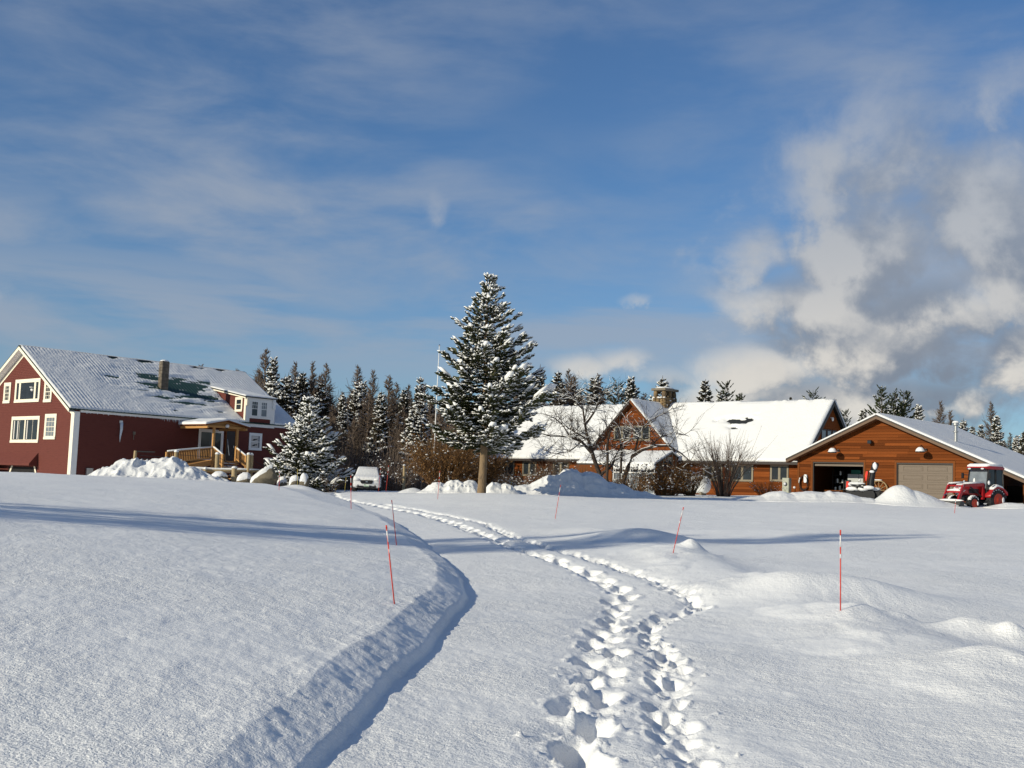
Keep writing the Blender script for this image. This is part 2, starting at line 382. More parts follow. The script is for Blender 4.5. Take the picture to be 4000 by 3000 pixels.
# footprints: two trails worn into the fresh snow of the drive
TRAIL_A = [(.33, 5.3), (.4, 6.27), (.5, 7.2), (.71, 8.83), (.84, 10.17), (1.0, 11.6), (1.2, 13.02), (1.42, 14.6), (1.6, 16.1), (1.5, 17.5), (1.24, 19.04), (.93, 20.6), (.56, 22.2), (.12, 23.8), (-.5, 27.5), (-1.25, 31.5), (-1.98, 34.8), (-2.94, 39), (-4.69, 43.8), (-6.4, 48.6), (-7.9, 53.3), (-9, 60), (-9.3, 68)]
TRAIL_B = [(1.2, 5.4), (1.13, 6.46), (1.05, 7.72), (1.29, 8.9), (1.4, 10.1), (1.45, 11.5), (1.55, 12.8), (2.05, 13.8), (2.42, 14.6), (2.4, 16), (2.3, 17.6), (2.0, 19.06), (1.7, 20.5), (1.1, 23.05), (.63, 25.2), (.13, 27.4), (-.34, 31), (-.7, 33.5), (-1.2, 35.3), (-2.2, 38.8), (-3.6, 43), (-4.9, 46)]
def walk(poly, step):
    out = []; acc = 0.0; L = 0.0
    for (ax, ay), (bx, by) in zip(poly[:-1], poly[1:]):
        l = math.hypot(bx - ax, by - ay); t = acc
        while t < l:
            out.append((ax + (bx - ax) * t / l, ay + (by - ay) * t / l, (bx - ax) / l, (by - ay) / l)); t += step
        acc = t - l
    return out
def build_ground():
    rng = np.random.default_rng(4)
    az_d = np.linspace(R_(-29.5), R_(29.5), 860)
    az_s = np.linspace(R_(29.5), R_(330.5), 74)[1:-1]
    az = np.concatenate([az_d, az_s]); nd = len(az_d); na = len(az)
    r = np.concatenate([[.35, .8, 1.3, 1.8, 2.4, 3.0, 3.5], np.geomspace(4.0, 95, 760), np.geomspace(97, 160, 24)[1:], np.geomspace(180, 4500, 16)])
    RR, AA = np.meshgrid(r, az, indexing='ij'); X = RR * np.sin(AA); Y = RR * np.cos(AA)
    Z = ground_base(X, Y)
    far = smooth((RR - 100) / 70); Z = Z * (1 - far) + 1.7 * far
    # crusty micro relief of the fresh snow
    near = np.interp(RR, [0, 4, 16, 40], [1, 1, .8, .2])
    Z += near * (.0075 * fbm(X * 9 + Y * 2, Y * 6.0, 3, 71) + .010 * fbm(X * 3.2, Y * 2.4, 3, 75))
    fx = foot_x(Y); bank = np.exp(-((X - fx + .3) / .35) ** 2) * np.interp(Y, [0, 22, 28], [1, 1, 0])
    Z += bank * .012 * fbm(X * 11, Y * 8, 3, 81)
    def stamp(cx, cy, ux, uy, la, lb, dep, rim, seed, sharp=2.2):
        d0 = math.hypot(cx, cy); a0 = math.atan2(cx, cy); R = 2.6 * max(la, lb)
        i0, i1 = np.searchsorted(r, d0 - R), np.searchsorted(r, d0 + R); j0, j1 = np.searchsorted(az_d, a0 - R / d0), np.searchsorted(az_d, a0 + R / d0)
        if i1 <= i0 or j1 <= j0: return
        x = X[i0:i1, j0:j1]; y = Y[i0:i1, j0:j1]
        p = (x - cx) * ux + (y - cy) * uy; q = -(x - cx) * uy + (y - cy) * ux
        wob = 1 + .34 * fbm(x * 5 + seed, y * 5, 3, int(seed) % 50)
        p = np.where(p < 0, p / 1.35, p)
        rho = np.sqrt((p / la) ** 2 + (q / lb) ** 2) * wob
        Zs = Z[i0:i1, j0:j1]
        hole = -dep * np.exp(-np.clip(rho, 0, 4) ** (2 * sharp) * .9)
        ring = rim * np.exp(-((rho - 1.55) / .45) ** 2) * (1 + 1.6 * fbm(x * 8, y * 8, 2, 13))
        Z[i0:i1, j0:j1] = Zs + hole + ring
    def trough(poly, w, dep, rough):
        d, arc, sd = seg_dist(X[:, :nd][7:767], Y[:, :nd][7:767], poly)
        k = np.exp(-(d / w) ** 2)
        Xc, Yc = X[7:767, :nd], Y[7:767, :nd]
        Z[7:767, :nd] += k * (-dep + rough * fbm(Xc * 4.5, Yc * 4.0, 4, 55))
    trough(TRAIL_A, .19, .055, .045); trough(TRAIL_B, .16, .06, .06)
    for i, (cx, cy, ux, uy) in enumerate(walk(TRAIL_A, .52)):
        s = 1 if i % 2 else -1; j = rng.normal(0, .025, 2); o = .088 * s
        stamp(cx - uy * o + j[0], cy + ux * o + j[1], ux, uy, .155 + rng.random() * .035, .088 + rng.random() * .018, .12 + rng.random() * .04, .016, i * 3.7)
    for i, (cx, cy, ux, uy) in enumerate(walk(TRAIL_B, .21)):
        s = 1 if i % 2 else -1; j = rng.normal(0, .05, 2); o = .06 * s
        stamp(cx - uy * o + j[0], cy + ux * o + j[1], ux, uy, .07 + rng.random() * .04, .05 + rng.random() * .022, .045 + rng.random() * .045, .012, i * 2.9)
    # thrown clods beside the trails
    for poly, n in ((TRAIL_A, 420), (TRAIL_B, 480)):
        pts = walk(poly, .1)[:300]
        for i in range(n):
            cx, cy, ux, uy = pts[int(rng.random() ** 1.3 * len(pts))]; o = rng.normal(0, .16); rr = .011 + .022 * rng.random() ** 1.5
            stamp(cx - uy * o, cy + ux * o, 1, 0, rr, rr, -(.008 + .022 * rng.random()), 0, i * 1.3, 1.2)
    nr = len(r)
    V = np.stack([X, Y, Z], -1).reshape(-1, 3)
    ii, jj = np.meshgrid(np.arange(nr - 1), np.arange(na), indexing='ij'); j2 = (jj + 1) % na
    F = np.stack([ii * na + jj, ii * na + j2, (ii + 1) * na + j2, (ii + 1) * na + jj], -1).reshape(-1, 4)[:, ::-1]
    o = mesh_np('snow_ground', V, F, M['snow'], smooth=True); o['kind'] = 'structure'
    # the small hole under the viewer's feet
    V2 = np.vstack([V[:na], [[0, 0, float(Z[0].mean())]]]); F2 = np.array([[na, (j + 1) % na, j] for j in range(na)])
    c = mesh_np('snow_ground', V2, F2, M['snow'], smooth=True); c['kind'] = 'structure'
build_ground()

# ================================================================ buildings
A_B = R_(41.1)                       # all three buildings stand on one grid
def frame(name, label, cat, ox, oy, oz):
    t = thing(name, label, cat, (ox, oy, oz), -A_B); OZ[name] = oz; return t
UB = np.array([math.cos(A_B), -math.sin(A_B)]); VB = np.array([math.sin(A_B), math.cos(A_B)])
def to_world(o, u, v): return (o[0] + UB[0] * u + VB[0] * v, o[1] + UB[1] * u + VB[1] * v)

M['barn_red'] = mat('red_clapboard_paint', (.130, .040, .032), .75, .14, 3, (1, 1, 9), second=(.098, .030, .025), sfac=(.5, .75), spec=.1)
M['trim_cream'] = mat('cream_trim_paint', (.80, .73, .58), .5, .08, 5)
M['trim_white'] = mat('white_trim_paint', (.78, .77, .74), .5, .07, 5)
M['glass'] = glass_mat('dark_window_glass')
M['glass_light'] = glass_mat('pale_window_glass', (.16, .18, .20), .08)
M['curtain'] = mat('pale_curtain', (.55, .52, .48), .8, .15, 9, (6, 1, .4))
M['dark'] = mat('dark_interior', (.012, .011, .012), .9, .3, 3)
M['green_metal'] = mat('green_metal_roof', (.018, .055, .043), .35, .2, 4, metallic=.3)
M['edge_dark'] = mat('dark_roof_edge', (.02, .022, .022), .5, .3, 5)
M['block'] = mat('concrete_block', (.15, .125, .095), .9, .3, 7, bump=.01, bscale=40, second=(.10, .085, .07), sfac=(.45, .7), rnd=.25)
M['icicle'] = mat('icicle_ice', (.55, .6, .66), .15, .15, 9)
M['cedar'] = mat('cedar_board', (.152, .042, .0095), .8, .3, 7, (.35, 5, 9), second=(.085, .019, .003), sfac=(.48, .72), sscale=3.5, rnd=.42, spec=.08)
M['cedar_trim'] = mat('cedar_trim', (.145, .046, .012), .8, .25, 6, (.4, 5, 5), rnd=.15, spec=.1)
M['fascia'] = mat('brown_fascia_paint', (.125, .075, .045), .55, .2, 4, (.3, 4, 4))
M['soffit'] = mat('brown_soffit_board', (.14, .06, .025), .7, .25, 5, (.3, 6, 6))  # brown board colour with streaked grain
M['win_tan'] = mat('taupe_window_frame', (.21, .18, .13), .5, .1, 6)
M['bronze'] = mat('dark_bronze_frame', (.03, .022, .02), .45, .15, 6)
M['stone'] = mat('fieldstone', (.23, .155, .075), .85, .35, 5, bump=.02, bscale=14, second=(.12, .085, .055), sfac=(.42, .62), rnd=.35)
M['slab'] = mat('chimney_slab', (.17, .145, .11), .85, .25, 5, bump=.01, bscale=20)
M['mortar'] = mat('dark_mortar', (.07, .05, .035), .95, .3, 8)
M['pine_wood'] = mat('yellow_pine_lumber', (.42, .22, .075), .6, .25, 5, (.6, 6, 6), rnd=.15)
M['log'] = mat('peeled_log', (.36, .27, .15), .75, .25, 4, (5, 5, .6), second=(.2, .14, .08), sfac=(.5, .75), rnd=.15)
M['black'] = mat('black_paint', (.014, .014, .016), .4, .2, 6)
M['steel'] = mat('galvanised_steel', (.45, .45, .44), .35, .15, 6, metallic=.8)
M['door_taupe'] = mat('taupe_garage_door', (.145, .112, .085), .5, .06, 5)
M['rubber'] = mat('black_rubber', (.018, .018, .02), .75, .3, 9)

def snow_sheet(name, parent, p00, eu, ev, nu, nv, tfun, dz=0.0, m=None, nrm=None):
    """a sheet of settled snow lying on the parallelogram p00, p00+eu, p00+ev; tfun(s, t) is its depth"""
    p00, eu, ev = (np.array(a, float) for a in (p00, eu, ev))
    n = np.cross(eu, ev); n /= np.linalg.norm(n); n = n if n[2] > 0 else -n
    s, t = np.meshgrid(np.linspace(0, 1, nu), np.linspace(0, 1, nv), indexing='ij')
    d = tfun(s, t)
    P = p00 + s[..., None] * eu + t[..., None] * ev + d[..., None] * n
    P[..., 2] -= dz
    i, j = np.meshgrid(np.arange(nu - 1), np.arange(nv - 1), indexing='ij')
    F = np.stack([i * nv + j, (i + 1) * nv + j, (i + 1) * nv + j + 1, i * nv + j + 1], -1).reshape(-1, 4)
    V = P.reshape(-1, 3)
    # skirt down to the roof all round
    ring = [(a, 0) for a in range(nu)] + [(nu - 1, b) for b in range(1, nv)] + [(a, nv - 1) for a in range(nu - 2, -1, -1)] + [(0, b) for b in range(nv - 2, 0, -1)]
    idx = np.array([a * nv + b for a, b in ring]); base = len(V)
    low = V[idx] - n * (d.reshape(-1)[idx] + .006)[:, None]
    k = len(idx); F2 = np.array([[idx[q], base + q, base + (q + 1) % k, idx[(q + 1) % k]] for q in range(k)])
    V = np.vstack([V, low]); F = np.vstack([F, F2])
    if np.cross(eu, ev)[2] < 0: F = F[:, ::-1]
    return mesh_np(name, V, F, m or M['snow_far'], parent, smooth=True)

_board_cache = {}
def board_mesh(h, th, matl):
    key = (round(h, 4), round(th, 4), matl.name)
    if key not in _board_cache:
        mb = MB().hexa([(0, -th, 0), (1, -th, 0), (1, 0, 0), (0, 0, 0), (0, -th * .35, h), (1, -th * .35, h), (1, 0, h), (0, 0, h)])
        me = bpy.data.meshes.new('board'); me.from_pydata(mb.v, [], mb.f); me.materials.append(matl); me.update(); _board_cache[key] = me
    return _board_cache[key]
def lap_boards(parent, dz, v, z0, z1, pitch, extent, holes, rng, maxlen=3.6, th=.05, matl=None):
    """lapped boards on the wall plane y=v; extent(z) gives the run, holes are (u0,u1,z0,z1) openings"""
    me = board_mesh(pitch * 1.08, th, matl or M['cedar']); z = z0
    while z < z1 - .02:
        a, b = extent(z + pitch * .9)
        runs = [(a, b)]
        for h in holes:
            if z + pitch > h[2] + .02 and z < h[3] - .02:
                nr = []
                for r0, r1 in runs:
                    if h[1] <= r0 or h[0] >= r1: nr.append((r0, r1)); continue
                    if h[0] > r0: nr.append((r0, h[0]))
                    if h[1] < r1: nr.append((h[1], r1))
                runs = nr
        for r0, r1 in runs:
            x = r0
            while r1 - x > .06:
                l = min(r1 - x, maxlen * (.6 + .6 * rng.random()))
                if r1 - x - l < .7: l = r1 - x
                o = bpy.data.objects.new('board', me); link(o, parent)
                o.location = (x, v + .004 * rng.random(), z - dz); o.scale = (l - .004, 1, 1)
                x += l
        z += pitch

def wall_window(parent, dz, plane, x0, x1, z0, z1, face, frame_m, casing=.11, mull=(), bars=(), sash=.05, glass=None, off=0.0, proud=.035, inward=.05, name='window', label=None, sill=True):
    """a built window; plane 'x' spans x at y=face looking towards -y, plane 'y' spans y at x=face looking towards +x"""
    def box(mb, a0, a1, d0, d1, b0, b1):
        # d is measured outward from the wall face
        if plane == 'x': mb.box(a0, a1, face - d1, face - d0, b0, b1)
        else: mb.box(face + d0, face + d1, a0, a1, b0, b1)
    g = MB(); box(g, x0, x1, -.03, .004, z0, z1)
    w = g.build(name, M['dark'], parent, dz=dz, label=label)
    f = MB(); c = casing
    box(f, x0 - c, x1 + c, 0, proud, z1, z1 + c * 1.15); box(f, x0 - c, x1 + c, 0, proud + .02, z0 - c, z0)
    box(f, x0 - c, x0, 0, proud, z0, z1); box(f, x1, x1 + c, 0, proud, z0, z1)
    f.build('window_frame', frame_m, w, dz=dz, bevel=.006)
    xs = [x0] + [m for m in mull] + [x1]
    for i in range(len(xs) - 1):
        a = xs[i] + (.0 if i == 0 else .035); b = xs[i + 1] - (.0 if i == len(xs) - 2 else .035)
        p = MB(); box(p, a + sash * .6, b - sash * .6, .006, .012, z0 + sash * .6, z1 - sash * .6)
        p.build('pane', glass or M['glass'], w, dz=dz)
        s = MB(); box(s, a, b, .008, .026, z1 - sash, z1); box(s, a, b, .008, .026, z0, z0 + sash); box(s, a, a + sash, .008, .026, z0 + sash, z1 - sash); box(s, b - sash, b, .008, .026, z0 + sash, z1 - sash)
        for kind, fr in bars:
            if kind == 'h': box(s, a + sash, b - sash, .011, .024, z0 + (z1 - z0) * fr - .018, z0 + (z1 - z0) * fr + .018)
            if kind == 'v': box(s, a + (b - a) * fr - .011, a + (b - a) * fr + .011, .012, .022, z0 + sash, z1 - sash)
            if kind == 'vt': box(s, a + (b - a) * fr - .011, a + (b - a) * fr + .011, .012, .022, z0 + (z1 - z0) * .52, z1 - sash)
            if kind == 'ht': box(s, a + sash, b - sash, .012, .022, z0 + (z1 - z0) * fr - .011, z0 + (z1 - z0) * fr + .011)
        s.build('sash', frame_m, w, dz=dz)
    if len(mull):
        q = MB()
        for m_ in mull: q = MB(); box(q, m_ - .035, m_ + .035, .005, proud - .004, z0, z1); q.build('mullion', frame_m, w, dz=dz)
    return w

# ---------------------------------------------------------------- red barn
BO = (-24.99, 66.0)
def build_barn():
    rng = random.Random(5); nr = np.random.default_rng(5)
    Z0 = -.2; sl = .597; EV = 5.38; L = 16.3; W = 13.0; RU = -6.5; RZ = EV - sl * RU
    b = frame('red_barn', 'two-storey red clapboard barn with cream trim and a snowy green metal roof', 'barn', BO[0], BO[1], Z0)
    dz = Z0
    # wall cores
    MB().prism([(-W, Z0), (0, Z0), (0, EV - .12), (RU, RZ - .14), (-W, EV - .12)], 'y', 0, .2).build('gable_wall', M['barn_red'], b, dz=dz)
    MB().box(-.2, 0, .2, L - .3, Z0, EV - .13).build('side_wall', M['barn_red'], b, dz=dz)
    MB().prism([(-W, Z0), (0, Z0), (0, EV - .12), (RU, RZ - .14), (-W, EV - .12)], 'y', L - .3, L - .1).build('gable_wall', M['barn_red'], b, dz=dz)
    MB().box(-W, -W + .2, .2, L - .3, Z0, EV - .13).build('side_wall', M['barn_red'], b, dz=dz)
    # clapboards, each course its own wedge, too fine to pick out singly
    p = .105
    c = MB(); z = 0.0
    while z < RZ - .3:
        top = z + p
        hw = W / 2 if top < EV - .14 else max((RZ - .16 - top) / sl, 0)
        if hw > .15:
            a0, a1 = RU - hw, RU + hw
            runs = [(a0, min(a1, -.02))]
            if top > 1.2 and z < 1.86: runs = [(a0, -7.55), (-3.95, -.02)]
            for x0, x1 in runs: c.hexa([(x0, -.022, z), (x1, -.022, z), (x1, 0, z), (x0, 0, z), (x0, -.006, z + p), (x1, -.006, z + p), (x1, 0, z + p), (x0, 0, z + p)])
        z += p
    c.build('clapboard_siding', M['barn_red'], b, dz=dz, kind='stuff')
    c = MB(); z = 0.0
    while z < EV - .28:
        c.hexa([(0, .02, z), (.022, .02, z), (.022, L - .32, z), (0, L - .32, z), (0, .02, z + p), (.006, .02, z + p), (.006, L - .32, z + p), (0, L - .32, z + p)]); z += p
    c.build('clapboard_siding', M['barn_red'], b, dz=dz, kind='stuff')
    # trim
    MB().box(-.30, .03, -.05, -.025, Z0, EV - .22).build('corner_board', M['trim_cream'], b, dz=dz)
    MB().box(.024, .055, -.05, .30, Z0, EV - .22).build('corner_board', M['trim_white'], b, dz=dz)
    FV = -.40                                         # rakes stand out from the gable
    for s in (1, -1):
        def q(d, z): return (RU + s * d, z)
        mb = MB(); mb.prism([q(0, RZ - .02), q(W / 2 + .12, EV - .02 - .07), q(W / 2 + .12, EV - .29), q(0, RZ - .24)], 'y', FV - .04, FV)
        mb.build('rake_board', M['trim_cream'], b, dz=dz)
        MB().prism([q(0, RZ - .24), q(W / 2 + .08, EV - .24), q(W / 2 + .08, EV - .27), q(0, RZ - .27)], 'y', FV + .004, -.004).build('soffit', M['trim_white'], b, dz=dz)
        MB().prism([q(0, RZ - .34), q(W / 2 - .1, EV - .34 + .06), q(W / 2 - .1, EV - .56 + .06), q(0, RZ - .56)], 'y', -.045, -.023).build('frieze_board', M['trim_cream'], b, dz=dz)
    MB().box(.0, .10, .31, L - .1, EV - .25, EV - .06).build('eave_fascia', M['trim_white'], b, dz=dz)
    # ribbed metal roof, both slopes; the near one leaves room for the dormer
    for s in (1, -1):
        mb = MB(); nrib = int(L / .24); e = W / 2 + .16
        x0, x1 = RU, RU + s * e; z0, z1 = RZ, RZ - sl * e
        mb.hexa([(x0, FV - .05, z0 - .03), (x0, L, z0 - .03), (x1, L, z1 - .03), (x1, FV - .05, z1 - .03), (x0, FV - .05, z0), (x0, L, z0), (x1, L, z1), (x1, FV - .05, z1)])
        for k in range(nrib):
            v = FV + .1 + k * .24
            mb.hexa([(x0, v, z0 - .01), (x0, v + .035, z0 - .01), (x1, v + .035, z1 - .01), (x1, v, z1 - .01), (x0, v + .008, z0 + .022), (x0, v + .027, z0 + .022), (x1, v + .027, z1 + .022), (x1, v + .008, z1 + .022)])
        mb.build('metal_roof', M['green_metal'], b, dz=dz)
    MB().prism([(RU - .15, RZ - .05), (RU, RZ + .035), (RU + .15, RZ - .05), (RU, RZ + .01)], 'y', FV - .05, L).build('ridge_cap', M['edge_dark'], b, dz=dz)
    # snow on the near slope: ribs show through and it has slid off in places
    bare = [(-2.5, 10.1, .22, .75, 1.6), (-2.05, 10.3, .12, .5, 1.2), (-3.3, 7.9, .3, .6, 1.4), (-3.05, 7.1, .16, .9, 1.0), (-4.5, 11.6, .16, .4, 1.0), (-3.4, 10.3, .12, .7, 1.1), (-2.0, 7.0, .1, .8, 1.1),
            (-.87, 10.4, .1, .3, 1.1), (-.54, 6.9, .07, .25, 1.1), (-3.97, 4.4, .10, .5, .8), (-3.47, 6.6, .12, .7, 1.2), (-4.2, 6.9, .12, .6, 1.1), (-2.9, 8.8, .14, .7, 1.2), (-6.35, 5.8, .12, .4, 1.3), (-6.35, 8.1, .14, .6, 1.3),
            (-6.3, 12.2, .12, .6, 1.2), (-6.4, 14.0, .1, .4, 1.2), (-2.6, 5.6, .08, .7, .8), (-3.7, 9.2, .12, .8, 1.0), (-1.6, 8.6, .09, .6, .9), (-4.0, 10.8, .1, .6, 1.0)]
    e = W / 2 + .10
    def depth(s, t):
        u = -6.5 + s * e; v = FV + .03 + t * (L - FV - .06)
        d = .085 + .03 * fbm(u * .8, v * .5, 4, 3) + .02 * fbm(u * 3, v * 2, 3, 5)
        thin = np.clip(1.15 - ((u + 3.2) / 3.2) ** 2 - ((v - 8.6) / 5.5) ** 2, 0, 1)
        d -= .052 * thin + .055 * thin * (fbm(u * 2.6, v * .7, 4, 12) * 2)
        ph = (v - FV - .1175) / .24 % 1.0; rib = np.exp(-(np.minimum(ph, 1 - ph) / .15) ** 2)
        rk = .35 + .9 * np.clip(.5 + 2.2 * fbm(u * .45, v * .35, 3, 33), 0, 1); d = d + (.020 * rib - .010) * rk
        for cu, cv, ru, rv, k in bare:
            w = 1 + .6 * fbm(u * 4, v * 3, 2, 21)
            d -= .11 * k * np.exp(-(((u - cu + .15 * fbm(v * 3, u, 2, 8)) / ru) ** 2 + ((v - cv) / rv) ** 2) * w)
        d = np.maximum(d, -.028)
        edge = np.minimum(np.minimum(s, 1 - s) * e / .06, np.minimum(t, 1 - t) * L / .06)
        return np.where(edge < 1, np.minimum(d, .05 * edge + .01), d)
    # the dormer takes a bite out of the slope
    def depth2(s, t):
        d = depth(s, t); u = -6.5 + s * e; v = FV + .03 + t * (L - FV - .06)
        return np.where((v > 11.72) & (v < 14.08) & (u > -3.3), -.02, d)
    snow_sheet('roof_snow', b, (-6.5, FV + .03, RZ), (e, 0, -sl * e), (0, L - FV - .06, 0), 150, 400, depth2, dz)
    snow_sheet('roof_snow', b, (-6.5, FV + .03, RZ), (-e, 0, -sl * e), (0, L - FV - .06, 0), 30, 60, lambda s, t: .09 + .03 * fbm(s * 9, t * 14, 3, 6), dz)
    # block chimney
    ch = MB().box(-3.38, -3.02, 7.35, 7.83, 6.9, 9.0).build('chimney', M['mortar'], b, dz=dz)
    def block(x0, x1, y0, y1, z0, z1): MB().box(x0, x1, y0, y1, z0, z1).build('block', M['block'], ch, dz=dz, bevel=.008)
    for k in range(10):
        z0 = 6.98 + k * .2; z1 = z0 + .188
        sp = -3.40 + (.26 if k % 2 else .14)
        for a, c_ in ((-3.40, sp - .006), (sp + .006, -3.0)): block(a, c_, 7.33, 7.45, z0, z1)
        sp = 7.456 + (.11 if k % 2 else .24)
        for a, c_ in ((7.456, sp - .006), (sp + .006, 7.85)): block(-3.12, -3.0, a, c_, z0, z1)
    MB().blob((-3.2, 7.59, 9.0), (.23, .29, .11), 14, 6, .12, rng, -.1).build('snow_cap', M['snow_far'], ch, smooth=True, dz=dz)
    # gable windows
    G = dict(face=-.024, frame_m=M['trim_cream'])
    wall_window(b, dz, 'x', -7.26, -4.37, 5.93, 7.08, mull=(-6.78, -4.86), casing=.13, sash=.07, name='picture_window', **G)
    nine = (('h', .52), ('ht', .76), ('vt', .33), ('vt', .67))
    lite = (('h', .5), ('ht', .76), ('ht', .26), ('v', .33), ('v', .67))
    wall_window(b, dz, 'x', -8.72, -8.12, 5.95, 6.92, bars=lite, casing=.15, **G)
    wall_window(b, dz, 'x', -3.56, -2.92, 5.9, 6.85, bars=lite, casing=.15, **G)
    wall_window(b, dz, 'x', -7.38, -4.15, 3.5, 4.78, mull=(-5.77,), bars=(('v', .58),), casing=.15, sash=.04, name='double_window', **G)
    wall_window(b, dz, 'x', -3.2, -2.14, 3.7, 4.88, bars=lite, casing=.15, glass=M['glass_light'], **G)
    for x in (-7.2, -6.75, -5.55): MB().box(x, x + .12, -.042, -.037, 3.58, 4.7).build('curtain', M['curtain'], b, dz=dz)
    # pendant light seen through the picture window
    MB().lathe([(.16, 0), (.14, -.04), (.03, -.05)], 12, (-5.2, -.05, 6.72)).lathe([(.10, -.12), (.12, -.2), (.06, -.26)], 12, (-5.15, -.05, 6.72)).build('pendant_lamp', M['trim_white'], b, dz=dz)
    # barn door opening below with its hood
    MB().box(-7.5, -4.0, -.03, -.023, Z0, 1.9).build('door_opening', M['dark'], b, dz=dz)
    MB().prism([(-.03, 2.75), (-.55, 2.10), (-.55, 1.98), (-.03, 1.95)], 'x', -12.9, -3.9).build('door_hood', M['barn_red'], b, dz=dz)
    MB().hexa([(-4.28, -.07, 1.95), (-4.12, -.07, 1.95), (-4.12, -.035, 1.95), (-4.28, -.035, 1.95), (-3.86, -.07, 1.2), (-3.70, -.07, 1.2), (-3.70, -.035, 1.2), (-3.86, -.035, 1.2)]).build('door_trim', M['trim_cream'], b, dz=dz)
    MB().hexa([(-7.1, -.07, 1.95), (-6.94, -.07, 1.95), (-6.94, -.035, 1.95), (-7.1, -.035, 1.95), (-7.55, -.07, 1.2), (-7.39, -.07, 1.2), (-7.39, -.035, 1.2), (-7.55, -.035, 1.2)]).build('door_trim', M['trim_cream'], b, dz=dz)
    mb = MB(); mb.box(-10.5, -7.72, -.62, -.58, 1.72, 1.93); mb.box(-7.92, -7.72, -.62, -.585, 1.0, 1.72); mb.box(-10.5, -7.92, -.60, -.57, 0.6, 1.72, 1)
    mb.build('sliding_door', [M['trim_cream'], M['barn_red']], b, dz=dz)
    # long side: patio door, entry door, window with fish, vent ice, icicles
    D = dict(face=.024)
    pd = wall_window(b, dz, 'y', 8.42, 10.02, 2.8, 4.56, frame_m=M['trim_white'], mull=(9.35,), casing=.12, sash=.06, name='patio_door', glass=M['glass'], **D)
    w = MB().box(.02, .06, 10.36, 11.02, 2.72, 4.66).build('entry_door', M['bronze'], b, dz=dz)
    MB().box(.055, .075, 10.28, 10.36, 2.72, 4.75).box(.055, .075, 11.02, 11.1, 2.72, 4.75).box(.055, .075, 10.28, 11.1, 4.75, 4.83).build('door_frame', M['cedar_trim'], w, dz=dz)
    MB().box(.06, .10, 10.9, 10.95, 3.6, 3.75).build('handle', M['steel'], w, dz=dz)
    fw = wall_window(b, dz, 'y', 12.25, 13.03, 3.66, 4.53, frame_m=M['trim_white'], bars=(('h', .5),), casing=.12, sash=.05, glass=M['glass_light'], **D)
    mb = MB(); mb.box(.037, .040, 12.32, 12.86, 3.72, 4.46); mb.build('window_shade', M['curtain'], fw, dz=dz)
    for zz in (4.18, 3.82):
        mb = MB(); pr = [(0, 0), (.08, .05), (.2, .065), (.32, .03), (.40, .075), (.39, 0), (.40, -.06), (.31, -.01), (.18, -.045), (.06, -.03)]
        mb.prism([(12.38 + x, zz + y + x * .22) for x, y in pr], 'x', .042, .05); mb.build('fish_decoration', M['black'], fw, dz=dz)
    ic = MB()
    for k in range(95):
        v = 5.6 + rng.random() * 3.4; l = (.12 + .34 * rng.random() ** 2) * (1 if v > 6.6 else .5)
        ic.tube([(.07, v, EV - .24), (.07, v + .01, EV - .24 - l * .5), (.07, v, EV - .24 - l)], [.014, .009, .002], 4)
    for k in range(40):
        v = .6 + rng.random() * 5; l = .03 + .05 * rng.random(); ic.tube([(.08, v, EV - .24), (.08, v, EV - .24 - l)], [.02, .006], 4)
    ic.build('icicles', M['icicle'], b, dz=dz, kind='stuff')
    MB().box(.02, .10, 2.83, 3.0, 4.68, 4.82).build('vent_hood', M['trim_white'], b, dz=dz)
    MB().tube([(.10, 2.92, 4.7), (.12, 2.93, 4.3), (.09, 2.9, 3.9), (.08, 2.9, 3.55)], [.10, .085, .05, .01], 7).build('frozen_drip', M['icicle'], b, dz=dz, smooth=True)
    MB().box(.02, .11, 3.75, 3.88, 4.05, 4.22).tube([(.06, 3.8, 4.05), (.06, 3.8, 3.75)], .02, 5).build('wall_socket', M['slab'], b, dz=dz)
    MB().box(.02, .14, .9, 1.3, 1.4, 1.95).build('meter_box', M['steel'], b, dz=dz)
    # shed dormer
    d = MB(); v0, v1 = 11.75, 14.03; zt = 6.98; rs = .18           # roof pitch of the dormer
    ub = -(zt - EV) / (sl - rs)                                      # where it meets the slope
    zb = zt - rs * ub
    d.add([(0.02, v0, EV - .25), (0.02, v1, EV - .25), (0.02, v1, zt), (0.02, v0, zt), (ub, v0, zb), (ub, v1, zb), (-.3, v0, EV - .25), (-.3, v1, EV - .25)],
          [(0, 1, 2, 3), (3, 4, 6, 0), (1, 7, 5, 2), (3, 2, 5, 4), (0, 6, 7, 1), (4, 5, 7, 6)])
    do = d.build('dormer', M['barn_red'], b, dz=dz)
    cl = MB(); z = EV + .02
    while z < zt - .2:
        ue = max(-(z + p - EV) / sl + .0, ub); cl.hexa([(ue, v0 - .02, z), (-.12, v0 - .02, z), (-.12, v0, z), (ue, v0, z), (ue, v0 - .006, z + p), (-.12, v0 - .006, z + p), (-.12, v0, z + p), (ue, v0, z + p)]); z += p
    cl.build('clapboard_siding', M['barn_red'], do, dz=dz, kind='stuff')
    mb = MB(); mb.box(.022, .06, v0 - .03, v1 + .02, 5.62, zt - .02); mb.box(.022, .06, v0 - .03, v0 + .30, EV - .12, 5.62); mb.box(.022, .06, v1 - .30, v1 + .02, EV - .12, 5.62); mb.box(.022, .075, v0 - .06, v1 + .04, EV - .32, EV - .12)
    mb.build('dormer_trim', M['trim_white'], do, dz=dz)
    MB().box(-.12, .065, v0 - .05, v0 - .025, EV - .1, zt - .05).build('corner_board', M['trim_cream'], do, dz=dz)
    MB().box(.062, .16, v0 - .03, v0 + .16, 6.42, zt - .03).build('bracket', M['trim_cream'], do, dz=dz)
